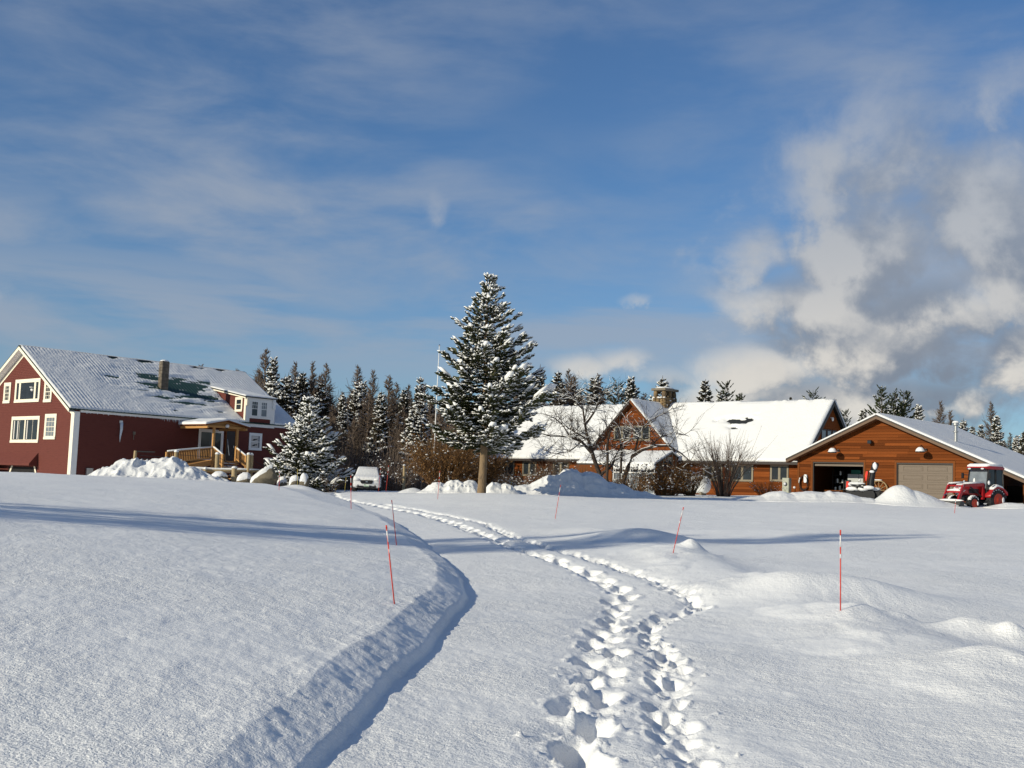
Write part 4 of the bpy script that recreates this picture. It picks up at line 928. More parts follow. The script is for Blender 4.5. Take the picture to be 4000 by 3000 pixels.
def conifer(seed, H, base, prof, step, per, seglen, twig, snow, wind=None, up=(.5, -.12), detail=2, tw=.19):
    """wood, needles and snow of a whorled conifer. prof(h) is the crown radius at height h"""
    g = np.random.default_rng(seed); br = []; SB = []; SD = []; SL = []; PB = []; PD = []; PL = []
    h = base
    while h < H * .97:
        n = max(3, int(per * (0.6 + .4 * (1 - h / H)) + g.integers(-1, 2))); a0 = g.random() * 6.28
        for k in range(n):
            a = a0 + k * 6.28 / n + g.normal(0, .25); R = prof(h) * (1 + g.normal(0, .16)); hh = h + g.normal(0, step * .35)
            if wind: R *= 1 + wind[0] * math.cos(a - wind[1])
            if R < .1: continue
            e0 = up[0] * (h / H) ** 1.5 + up[1] * (1 - h / H) + g.normal(0, .07)
            q = np.linspace(0, 1, 6); hor = R * q; ver = R * (math.tan(e0) * q - .16 * q * (1 - h / H) + (.20 + .1 * g.random()) * q ** 3 * (1 - .5 * h / H))
            aa = a + .12 * g.normal() * q ** 2
            P = np.stack([np.sin(aa) * hor, np.cos(aa) * hor, hh + ver], -1); br.append((P, .006 + .012 * R * (1 - q)))
            nt = max(4, int(R / seglen))
            for i in range(nt):
                t = .16 + .84 * (i + g.random() * .6) / nt; j = min(int(t * 5), 4); f = t * 5 - j
                p = P[j] * (1 - f) + P[j + 1] * f; d = P[j + 1] - P[j]; d /= np.linalg.norm(d)
                for sd in (-1, 1):
                    ang = (.95 - .35 * t) * sd + g.normal(0, .15); c, s_ = math.cos(ang), math.sin(ang)
                    dd = np.array([d[0] * c - d[1] * s_, d[0] * s_ + d[1] * c, d[2] - .10 - .18 * g.random() * (1 - h / H)])
                    l = min((.36 * R * (1 - t * .72) + .12), .95) * (.75 + .5 * g.random())
                    PB.append(p + dd * l * .25); PD.append(dd); PL.append(l * .85)
                    if detail > 1:
                        m = max(1, int(l / twig))
                        for w_ in range(m):
                            u = (w_ + .3) / m; pp = p + dd * l * u
                            SB.append(pp); SD.append(dd + g.normal(0, .16, 3)); SL.append(twig * 1.5)
                            if m > 1 and w_ > 0:
                                for s2 in (-1, 1):
                                    an = .8 * s2; c2, s3 = math.cos(an), math.sin(an)
                                    SB.append(pp); SD.append(np.array([dd[0] * c2 - dd[1] * s3, dd[0] * s3 + dd[1] * c2, dd[2] + .05]) + g.normal(0, .12, 3)); SL.append(twig * (1.25 - .4 * u))
                    else: SB.append(p); SD.append(dd); SL.append(l * 1.25)
            SB.append(P[-2]); SD.append(P[-1] - P[-2] + np.array([0, 0, .12 * np.linalg.norm(P[-1] - P[-2])])); SL.append(np.linalg.norm(P[-1] - P[-2]) * 1.35)
        h += step * (.8 + .4 * g.random()) * (.65 + .35 * (1 - h / H) + .15)
    SB.append(np.array([0, 0, H * .93])); SD.append(np.array([.02, 0, 1.])); SL.append(H * .07)
    SB = np.array(SB); SD = np.array(SD); SL = np.array(SL); SD /= np.linalg.norm(SD, axis=1, keepdims=True)
    W = SL * tw * (.8 + .4 * g.random(len(SL))); W[-1] *= .3
    fol = shoots(SB, SD, SL, W, .05)
    outer = np.hypot(SB[:, 0], SB[:, 1]) / np.array([max(prof(z), .15) for z in SB[:, 2]])
    pr = snow * (.25 + .95 * np.clip(outer, 0, 1.1))
    if wind: pr = pr * (1 + .38 * np.cos(np.arctan2(SB[:, 0], SB[:, 1]) - wind[1]))
    pr = pr * (1.15 + 1.5 * vnoise(SB[:, 0] * 1.6 + 9, SB[:, 2] * 1.9 + SB[:, 1] * 1.3, seed))
    k = (g.random(len(SL)) < pr) & (SD[:, 2] < .8)
    ww = W[k] * 1.15 * (.7 + .6 * g.random(int(k.sum()))); sn = snow_pads(SB[k], SD[k], SL[k] * 1.02, ww, ww * .85, .75)
    PB, PD, PL = np.array(PB), np.array(PD), np.array(PL); po = np.hypot(PB[:, 0], PB[:, 1]) / np.array([max(prof(z), .15) for z in PB[:, 2]])
    pp_ = snow * .62 * (.15 + .9 * np.clip(po, 0, 1.1)) * (1.1 + 1.8 * vnoise(PB[:, 0] * 1.6 + 9, PB[:, 2] * 1.9 + PB[:, 1] * 1.3, seed))
    if wind: pp_ = pp_ * (1 + .5 * np.cos(np.arctan2(PB[:, 0], PB[:, 1]) - wind[1]))
    kp = g.random(len(PL)) < pp_
    pw = np.minimum(PL[kp] * (.17 if detail > 1 else .22), .075 if detail > 1 else 9) * (.7 + .6 * g.random(int(kp.sum()))); pad = snow_pads(PB[kp], PD[kp], PL[kp], pw, np.minimum(pw * .75, .06 if detail > 1 else .2), .6)
    sn = cat([sn, pad])
    wood = batch_tubes(np.array([b[0] for b in br]), np.array([b[1] for b in br]), 3)
    return wood, fol, sn
def trunk_tube(H, r0, lean=0.0, n=8, k=7, seed=0, flare=1.25):
    g = np.random.default_rng(seed); q = np.linspace(0, 1, k)
    P = np.stack([lean * q * H + np.cumsum(g.normal(0, .012, k)), np.cumsum(g.normal(0, .012, k)), -.4 + q * (H + .4)], -1)[None]
    R = (r0 * (1 - q) ** .9 * (1 + (flare - 1) * np.exp(-q * H / .5)) + .012)[None]
    return batch_tubes(P, R, n)

# ---- the big spruce by the drive
def big_spruce():
    x, y = -1.27, 55.0; z = float(ground_base(x, y))
    t = thing('spruce_tree', 'tall snow-dusted spruce with a bare lower trunk standing alone in the yard', 'tree', (x, y, z - .05), 0)
    H = 10.75
    pf = lambda h: float(np.interp(h, [2.2, 2.7, 3.4, 4.3, 5.3, 6.4, 7.6, 8.8, 9.8, 10.4, 10.75], [1.75, 2.2, 2.45, 2.45, 2.15, 1.8, 1.32, .8, .36, .15, .03]))
    w, f, s = conifer(3, H, 2.3, pf, .26, 8, .20, .15, .55, wind=(.07, 1.35), up=(.62, -.02), tw=.20)
    q = np.linspace(0, 1, 10); tx = np.interp(q, [0, .3, 1], [0, .06, -.12])
    P = np.stack([tx, 0 * q, -.4 + q * (H + .3)], -1)[None]; R = np.interp(q, [0, .05, .12, .3, 1], [.235, .215, .19, .16, .012])[None]
    v, fc = batch_tubes(P, R, 12); mesh_np('trunk', v, fc, M['trunk_bark'], t, smooth=True)
    mesh_np('branches', *w, M['bark'], t, kind='stuff'); mesh_np('crown', *f, M['needles'], t); mesh_np('snow_clumps', *s, M['twig_snow'], t, smooth=True)
big_spruce()
def small_spruce():
    x, y = -11.15, 63.5; z = float(ground_base(x, y))
    t = thing('spruce_tree', 'bushy snow-laden young spruce reaching the ground beside the barn and boulders', 'tree', (x, y, z - .05), 0)
    H = 5.1; pf = lambda h: float(np.interp(h, [0, .5, 1.5, 2.6, 3.6, 4.4, 5.1], [1.75, 1.85, 1.6, 1.15, .72, .38, .05]))
    w, f, s = conifer(8, H, .15, pf, .22, 8, .18, .16, .95, wind=(.05, .6), up=(.6, .05), tw=.22)
    v, fc = trunk_tube(H, .11, seed=2); mesh_np('trunk', v, fc, M['bark'], t, smooth=True)
    mesh_np('branches', *w, M['bark'], t, kind='stuff'); mesh_np('crown', *f, M['needles'], t); mesh_np('snow_clumps', *s, M['twig_snow'], t, smooth=True)
small_spruce()

# ---- the tree line: a few kinds, each copied to its place
def larch_parts(seed, H, R=2.0):
    g = np.random.default_rng(seed); P = []; Q = []; n = 170
    for i in range(n):
        h = H * (.14 + .84 * (i / n) ** .9); r = R * (1 - (h / H) ** 1.5) * (.6 + .6 * g.random()) + .12; a = g.random() * 6.28; e = .15 + .6 * (h / H) + g.normal(0, .15)
        q = np.linspace(0, 1, 4)[:, None]; d = unit(np.array(a), np.array(e)); p = np.array([0, 0, h]) + d * r * q + np.array([0, 0, .15]) * r * q ** 2
        P.append(p); Q.append(np.array([.030, .024, .018, .012]))
        for k in range(8):
            t = .2 + .75 * g.random(); pp = np.array([0, 0, h]) + d * r * t; dd = d + g.normal(0, .55, 3); l = r * .38 * (.5 + g.random()); P.append(pp + dd * l * q); Q.append(np.array([.020, .017, .014, .010]))
    return batch_tubes(np.array(P), np.array(Q), 3)
def pine_parts(seed, H):
    g = np.random.default_rng(seed); P = []; Q = []; SB = []; SD = []; SL = []
    h = H * .35
    while h < H * .98:
        n = 5; a0 = g.random() * 6
        for k in range(n):
            a = a0 + k * 6.28 / n + g.normal(0, .3); r = (H * .27 * (1 - (h / H) ** 2.2) + .35) * (.7 + .6 * g.random()); e = .10 + .35 * h / H
            q = np.linspace(0, 1, 4)[:, None]; d = unit(np.array(a), np.array(e)); p = np.array([0, 0, h]) + d * r * q + np.array([0, 0, .12 * r]) * q ** 2; P.append(p); Q.append(np.array([.045, .035, .025, .01]))
            for m in range(12):
                t = .35 + .65 * g.random(); c = p[0] + (p[-1] - p[0]) * t + g.normal(0, .13, 3) * np.array([1, 1, .5])
                for w in range(3): SB.append(c); SD.append(d * .6 + g.normal(0, .5, 3) + np.array([0, 0, .35])); SL.append(.34 + .2 * g.random())
        h += .62 * (.8 + .4 * g.random())
    for m in range(10): SB.append(np.array([0, 0, H * .94])); SD.append(np.array([0, 0, 1.]) + g.normal(0, .35, 3)); SL.append(.5)
    SB, SD, SL = np.array(SB), np.array(SD), np.array(SL)
    fol = shoots(SB, SD, SL, SL * .26); k = g.random(len(SL)) < .07; sn = snow_tops(SB[k], SD[k] * np.array([1, 1, .4]), SL[k], SL[k] * .24)
    return batch_tubes(np.array(P), np.array(Q), 3), fol, sn
KINDS = {}
def mesh_of(name, v, f, m):
    o = mesh_np(name, v, f, m, smooth=(name == 'snow_clumps')); me = o.data; bpy.data.objects.remove(o); return me
def make_kinds():
    for i in range(3):
        H = 10.0; KINDS['L', i] = (mesh_of('trunk', *trunk_tube(H, .12, .01, 6, 7, i, 1.2), M['larch']), mesh_of('branches', *larch_parts(20 + i, H), M['larch']), None, None)
    for i in range(4):
        H = 10.0; pf = lambda h, i=i: (1.75 + .2 * (i % 2)) * (1 - (h / H) ** 1.15) * (.9 + .1 * math.sin(h * 3 + i)) + .12
        w, f, s = conifer(40 + i, H, .8, pf, .26, 8, .26, .3, (.40, .30, .2, .5)[i], up=(.5, -.15), detail=1, tw=.24)
        KINDS['S', i] = (mesh_of('trunk', *trunk_tube(H, .13, 0, 6, 5, i), M['bark']), None, mesh_of('crown', *f, M['needles_dark']), mesh_of('snow_clumps', *s, M['twig_snow']))
    for i in range(2):
        H = 10.0; pf = lambda h: 1.5 * (1 - (h / H) ** 1.4) + .15
        w, f, s = conifer(60 + i, H, 1.0, pf, .27, 7, .26, .3, .3, up=(.5, -.15), detail=1, tw=.24)
        KINDS['D', i] = (mesh_of('trunk', *trunk_tube(H, .13, 0, 6, 5, i), M['bark']), None, mesh_of('crown', *f, M['needles_dark']), mesh_of('snow_clumps', *s, M['twig_snow']))
    for i in range(3):
        H = 10.0; pf = lambda h, i=i: (2.8 - .25 * i) * (1 - (h / H) ** 1.6) * (.8 + .25 * math.sin(h * 4.2 + i * 2)) + .22
        w, f, s = conifer(70 + i, H, 2.2, pf, .50, 8, .20, .3, .05, up=(.85, .20), detail=1, tw=.14)
        KINDS['P', i] = (mesh_of('trunk', *trunk_tube(10.0, .16, .01, 6, 6, i), M['bark']), mesh_of('branches', *w, M['bark']), mesh_of('crown', *f, M['needles_pine']), mesh_of('snow_clumps', *s, M['twig_snow']))
make_kinds()
NAME = {'L': 'larch_tree', 'S': 'spruce_tree', 'D': 'spruce_tree', 'P': 'pine_tree'}
TREES = [
    (-21.6, 100, 11.8, 'L', 'tallest bare larch, rising just past the right end of the barn roof'),
    (-20.4, 98, 11.0, 'S', 'snow-flecked spruce hard against the tallest larch past the barn roof'),
    (-19.7, 104, 11.1, 'L', 'bare larch above the dormer end of the barn, third top from the roof'),
    (-18.7, 96, 9.5, 'S', 'snowy spruce low in front of the larches beside the barn dormer'),
    (-17.7, 97, 9.7, 'S', 'snowy spruce directly above the point of the bushy young spruce'),
    (-18.8, 108, 11.6, 'L', 'bare larch behind the tip of the bushy young spruce'),
    (-16.2, 100, 10.7, 'L', 'forked-looking bare larch just right of the young spruce tip'),
    (-15.1, 112, 11.8, 'L', 'pointed bare larch alone above the snowed-in car, first of two'),
    (-13.1, 108, 11.0, 'L', 'pointed bare larch above the snowed-in car, second of two'),
    (-13.3, 98, 8.6, 'S', 'narrow snowy spruce under the first larch above the car'),
    (-13.4, 104, 9.5, 'S', 'dark thin spruce top between the two larches above the car'),
    (-10.4, 92, 8.1, 'S', 'snowy column-shaped spruce just right of the parked car'),
    (-11.0, 110, 10.1, 'L', 'short bare larch between the car and the tall yard spruce'),
    (-9.5, 102, 8.8, 'S', 'small dark spruce above the lone wooden post'),
    (-7.2, 90, 9.1, 'S', 'snowy spruce whose top touches the near side of the tall yard spruce'),
    (-13.9, 95, 7.7, 'S', 'low snowy spruce directly behind the parked car'),
    (-23.0, 104, 10.3, 'L', 'bare larch half hidden by the far end of the barn roof'),
    (2.7, 112, 12.5, 'S', 'reddish-brown spruce just past the long branches of the yard spruce'),
    (1.8, 110, 11.5, 'D', 'dark spruce behind the branch tips of the tall yard spruce'),
    (4.3, 108, 11.5, 'S', 'snow-speckled spruce above the left roof of the timber house'),
    (5.8, 118, 12.8, 'L', 'tall bare tree above the left roof of the timber house'),
    (8.0, 112, 11.5, 'D', 'brownish spruce behind the old apple tree top'),
    (6.5, 108, 10.1, 'S', 'lower spruce between the bare tree and the brownish spruce behind the house'),
    (10.2, 110, 10.9, 'P', 'dark green pine left of the round snowy spruce by the house gable'),
    (11.0, 106, 11.0, 'S', 'round-topped snowy spruce between the house gable and the stone chimney'),
    (14.7, 112, 11.8, 'S', 'snowy spruce peeping out right above the stone chimney'),
    (18.2, 108, 11.2, 'S', 'pointed snow-laden spruce above the long house roof'),
    (19.3, 106, 9.9, 'S', 'low snowy spruce next to the pointed one above the long house roof'),
    (20.9, 112, 11.5, 'P', 'twin-headed green pine above the long house roof'),
    (21.5, 108, 10.0, 'P', 'low green pine sloping down the ridge of the house roof'),
    (28.7, 118, 10.7, 'D', 'tiny spruce top just clearing the house ridge'),
    (30.2, 115, 11.2, 'P', 'green pine top near the right peak of the house ridge'),
    (33.8, 120, 10.9, 'L', 'thin bare tree right behind the right peak of the house ridge'),
    (31.4, 108, 8.8, 'P', 'pine in the gap between house gable and garage roof'),
    (33.8, 105, 10.9, 'P', 'largest dark pine, standing above the peak of the garage roof'),
    (35.7, 107, 10.5, 'P', 'middle pine of the group above the garage roof'),
    (37.7, 110, 11.0, 'P', 'sparse open-branched pine right of the group above the garage'),
    (35.5, 100, 8.8, 'S', 'short green snow-dotted conifer behind the garage ridge'),
    (44.1, 118, 10.9, 'L', 'bare tree right behind the garage flue pipe'),
    (45.9, 120, 10.1, 'L', 'thin larch just right of the garage flue pipe'),
    (45.7, 118, 8.7, 'L', 'shortest larch right of the garage flue pipe'),
    (44.1, 112, 8.7, 'S', 'small spruce where the garage ridge ends'),
    (46.2, 115, 8.2, 'S', 'low spruce along the back edge of the lean-to roof'),
    (45.0, 110, 8.1, 'S', 'dark spruce cut by the sloping back edge of the lean-to roof'),
    (49.3, 118, 11.0, 'L', 'tallest bare larch above the lean-to roof'),
    (48.2, 114, 9.2, 'S', 'slim dark spruce beside the tallest larch above the lean-to'),
    (50.4, 116, 7.7, 'L', 'low bare larch near the end of the lean-to roof'),
    (50.1, 114, 7.3, 'S', 'low snowy spruce near the end of the lean-to roof'),
    (50.0, 112, 7.6, 'S', 'snowy spruce farthest along the lean-to roof'),
    (-6.9, 100, 7.7, 'S', 'low spruce seen through the lower branches of the yard spruce'),
    (0.5, 112, 10.5, 'L', 'bare tree between the yard spruce and the house roof'),
    (33.7, 110, 9.0, 'S', 'snow-dotted spruce behind the left slope of the garage roof')]
def plant_trees():
    g = random.Random(2); cnt = {}
    for x, y, h, k, label in TREES:
        n = {'L': 3, 'S': 4, 'D': 2, 'P': 3}[k]; i = cnt.get(k, 0); cnt[k] = i + 1
        ms = KINDS[k, i % n]; z = float(ground_base(x, min(y, 105))) if y < 100 else 1.5
        t = thing(NAME[k], label, 'tree', (x, y, z - .1), g.random() * 6.28, {'L': 'bare larches of the tree line', 'S': 'spruces of the tree line', 'D': 'spruces of the tree line', 'P': 'pines behind the house'}[k])
        sx = h / 10 * (.9 + .25 * g.random()) * (.85 if k == 'L' else 1.0)
        for nm, me in zip(('trunk', 'branches', 'crown', 'snow_clumps'), ms):
            if me is None: continue
            o = bpy.data.objects.new(nm, me); link(o, t); o.scale = (sx, sx, h / 10)
            if nm == 'branches': o['kind'] = 'stuff'
plant_trees()
def woodland():
    """the close-grown wood behind, which reads as one mass"""
    g = np.random.default_rng(7); con = []; lar = []; sno = []
    protoS = []
    for i in range(3):
        H = 8.0; pf = lambda h: 1.5 * (1 - (h / H) ** 1.2) + .1
        protoS.append((conifer(90 + i, H, .3, pf, .36, 6, .36, .3, (.4, .6, .3)[i], up=(.4, -.2), detail=1, tw=.26)))
    protoL = [larch_parts(120 + i, 8.5, 1.5) for i in range(3)]
    tr = trunk_tube(8.5, .09, .01, 5, 4, 1)
    def put(lst, vf, x, y, z, s, sz, a):
        v, f = vf; c, sn = math.cos(a), math.sin(a)
        lst.append((np.stack([(v[:, 0] * c - v[:, 1] * sn) * s + x, (v[:, 0] * sn + v[:, 1] * c) * s + y, v[:, 2] * sz + z], -1), f))
    spots = []
    for i in range(270):
        x = -30 + 36 * g.random(); y = 84 + 42 * g.random() ** 1.2
        if abs((x + 9) / y + .0) < .02 and y < 90: continue
        spots.append((x * y / 100 if False else x, y, 1))
    for i in range(130): spots.append((2 + 78 * g.random(), 112 + 22 * g.random(), .85))
    for i in range(60): spots.append((-75 + 45 * g.random(), 118 + 22 * g.random(), .9))
    for i in range(34): spots.append((.5 + 14 * g.random(), 112 + 8 * g.random(), 1.2))
    for x, y, k in spots:
        if -26 < x < -13 and y < 90: continue
        if x > -3 and y < 112 - .2 * x: continue
        s = (.78 + .42 * g.random()) * k; a = g.random() * 6.28; z = 1.2 if y > 84 else 1.1
        if y < 94: s *= .72
        if g.random() < .33:
            p = protoS[int(g.integers(3))]; put(con, p[1], x, y, z, s * 1.1, s, a); put(sno, p[2], x, y, z, s * 1.1, s, a)
        else:
            put(lar, protoL[int(g.integers(3))], x, y, z, s * 1.05, s, a); put(lar, tr, x, y, z, s, s, a)
    # pale low brush under the trees
    P = []; R = []
    for i in range(5200):
        x = -22 + 26 * g.random(); y = 82 + 26 * g.random() ** 1.5; h = (1.0 + 1.8 * g.random()) * (1 + (y - 82) * .10); a = g.normal(0, .22, 2); q = np.linspace(0, 1, 4)[:, None]
        P.append(np.array([x, y, 1.1]) + np.array([a[0], a[1], 1]) * h * q); R.append(np.array([.024, .020, .016, .010]))
    lar.append(batch_tubes(np.array([p for p in P if p[0, 0] < -2 or p[0, 1] > 104]), np.array([r_ for p, r_ in zip(P, R) if p[0, 0] < -2 or p[0, 1] > 104]), 3))
    C, F = cat(con), cat(lar); Sn = cat(sno); n1, n2 = len(C[0]), len(F[0])
    V = np.vstack([C[0], F[0], Sn[0]]); Q = np.vstack([C[1], F[1] + n1, Sn[1] + n1 + n2])
    mi = np.concatenate([np.zeros(len(C[1])), np.ones(len(F[1])), np.full(len(Sn[1]), 2)])
    o = mesh_np('woodland', V, Q, [M['needles_dark'], M['larch'], M['twig_snow']], mi=mi, kind='stuff')
woodland()

# ---- shrubs
OCT_V = np.array([(1, 0, 0), (0, 1, 0), (-1, 0, 0), (0, -1, 0), (0, 0, 1), (0, 0, -.5), (.6, .6, .5), (-.6, .6, .5), (-.6, -.6, .5), (.6, -.6, .5)], float)
OCT_F = np.array([(0, 6, 4, 9), (1, 7, 4, 6), (2, 8, 4, 7), (3, 9, 4, 8), (0, 5, 1, 6), (1, 5, 2, 7), (2, 5, 3, 8), (3, 5, 0, 9)])
def clumps(C, R, g):
    n = len(C); s = R[:, None] * (.7 + .6 * g.random((n, 3))) * np.array([1.2, 1.2, .8])
    V = C[:, None] + OCT_V[None] * s[:, None]; F = np.arange(n)[:, None, None] * 10 + OCT_F[None]
    return V.reshape(-1, 3), F.reshape(-1, 4)
def shrub(name, label, x, y, seed, H, RX, RY, stems, forks, m, leaves=0, snow=60, spread=.55, thick=.02, leaf_r=.05, snow_r=.06, group=None, fan=False, z=None, base=.25, cat_='shrub'):
    g = np.random.default_rng(seed); z = float(ground_base(x, y)) if z is None else z
    t = thing(name, label, cat_, (x, y, z), 0, group)
    P = []; R = []; tips = []; q = np.linspace(0, 1, 5)[:, None]
    for i in range(stems):
        a = g.random() * 6.28; rr = math.sqrt(g.random()); bx = np.array([math.sin(a) * RX * base * rr, math.cos(a) * RY * base * rr, -.15])
        tipr = (.35 + .65 * rr) if not fan else rr
        hh = H * (.55 + .45 * g.random()) * (1 - .35 * tipr ** 2 if not fan else 1 - .12 * tipr ** 2)
        e = np.array([math.sin(a) * RX * tipr * spread / .55, math.cos(a) * RY * tipr * spread / .55, hh]) + g.normal(0, .06, 3) * H * .4
        bend = (e - bx) * np.array([.35, .35, 0]) * (-1 if not fan else -.9)
        p = bx + (e - bx) * q + bend * (q * (1 - q)) * 1.6 + g.normal(0, .015, (5, 3)) * H * q
        P.append(p); R.append(thick * (1 - .75 * q[:, 0]) * (.7 + .6 * g.random()))
        for k in range(forks):
            t0 = .3 + .65 * g.random(); j = min(int(t0 * 4), 3); p0 = p[j] + (p[j + 1] - p[j]) * (t0 * 4 - j); d = p[j + 1] - p[j]; d = d / np.linalg.norm(d) + g.normal(0, .42, 3); l = H * (.12 + .2 * g.random())
            pb = p0 + d * l * q + np.array([0, 0, .12 * l]) * q ** 2; P.append(pb); R.append(thick * .42 * (1 - .6 * q[:, 0])); tips.append(pb)
    v = batch_tubes(np.array(P), np.array(R), 3); mesh_np('branches', *v, m, t, kind='stuff')
    T = np.array(tips)
    if leaves:
        k = g.integers(len(T), size=leaves); jj = g.integers(1, 5, size=leaves); c = T[k, jj] + g.normal(0, .05, (leaves, 3))
        mesh_np('leaves', *shoots(c, g.normal(0, 1, (leaves, 3)) + np.array([0, 0, -.6]), np.full(leaves, leaf_r * 2) * (.6 + .8 * g.random(leaves)), np.full(leaves, leaf_r * .6)), M['dry_leaf'], t, kind='stuff')
    if snow:
        snow = int(snow * 1.5); k = g.integers(len(T), size=snow); jj = g.integers(0, 5, size=snow); c = T[k, jj]
        mesh_np('snow_clumps', *clumps(c, snow_r * (.3 + .75 * g.random(snow) ** 1.6), g), M['twig_snow'], t, kind='stuff')
    return t
def garden():
    shrub('tan_shrub', 'big rounded rusty-brown shrub with dry leaves between the post and the yard spruce', -3.55, 62.5, 1, 3.4, 1.75, 1.4, 170, 7, M['brush'], 2600, 150, .62, .022)
    shrub('tan_shrub', 'rusty leafy shrub directly behind the trunk of the yard spruce', -1.7, 64.5, 2, 3.0, 1.5, 1.3, 120, 7, M['brush'], 1300, 90, .6, .02)
    shrub('low_shrub', 'low snow-dusted twiggy shrub under the left windows of the timber house', .9, 74.5, 3, 1.5, 1.6, .8, 80, 6, M['brush_grey'], 0, 130, .6, .016, snow_r=.055)
    shrub('low_shrub', 'low grey twiggy shrub right of the spruce trunk, in front of the left house corner', -.2, 66.5, 4, 1.35, .9, .7, 60, 6, M['brush_grey'], 0, 90, .6, .014)
    shrub('tan_shrub', 'snow-dotted brown shrub at the foot of the old apple tree', 3.2, 70.0, 5, 2.3, 1.7, 1.0, 110, 6, M['brush_grey'], 300, 140, .6, .016)
    shrub('tan_shrub', 'wide snow-speckled brown shrub in front of the sunroom end', 9.3, 68.0, 6, 2.2, 1.9, 1.1, 150, 7, M['brush'], 900, 220, .62, .016)
    shrub('tan_shrub', 'lower brown shrub between the apple tree and the sunroom shrub', 7.2, 66.2, 7, 1.5, 1.3, .8, 90, 6, M['brush'], 500, 90, .62, .014)
    shrub('tan_shrub', 'brown shrub just left of the white tank', 11.0, 70.0, 8, 2.4, 1.2, 1.0, 100, 6, M['brush'], 300, 110, .6, .016)
    shrub('vase_shrub', 'tall vase-shaped bare shrub fanning above the eave of the timber house', 12.95, 69.6, 9, 3.75, 1.65, 1.3, 95, 5, M['brush_grey'], 0, 120, .75, .024, fan=True, snow_r=.05, base=.22)
    shrub('low_shrub', 'small reddish twiggy shrub under the right house window beside the meter cabinet', 15.9, 71.6, 10, 1.25, .95, .6, 75, 6, M['brush'], 0, 60, .62, .012, snow_r=.04)
    shrub('low_shrub', 'dark twiggy brush behind the two snow-capped standing stones', -9.6, 62.4, 12, 1.2, .7, .5, 40, 5, M['brush_grey'], 0, 40, .6, .012)
    shrub('low_shrub', 'pale twiggy bush between the parked car and the lone post', -7.3, 76.0, 13, 2.6, 1.9, 1.3, 110, 6, M['brush_grey'], 0, 160, .6, .014)
    shrub('low_shrub', 'snowy brush crowding the left side of the parked car', -12.2, 79.0, 14, 2.8, 1.6, 1.4, 110, 6, M['brush_grey'], 0, 160, .6, .014)
garden()
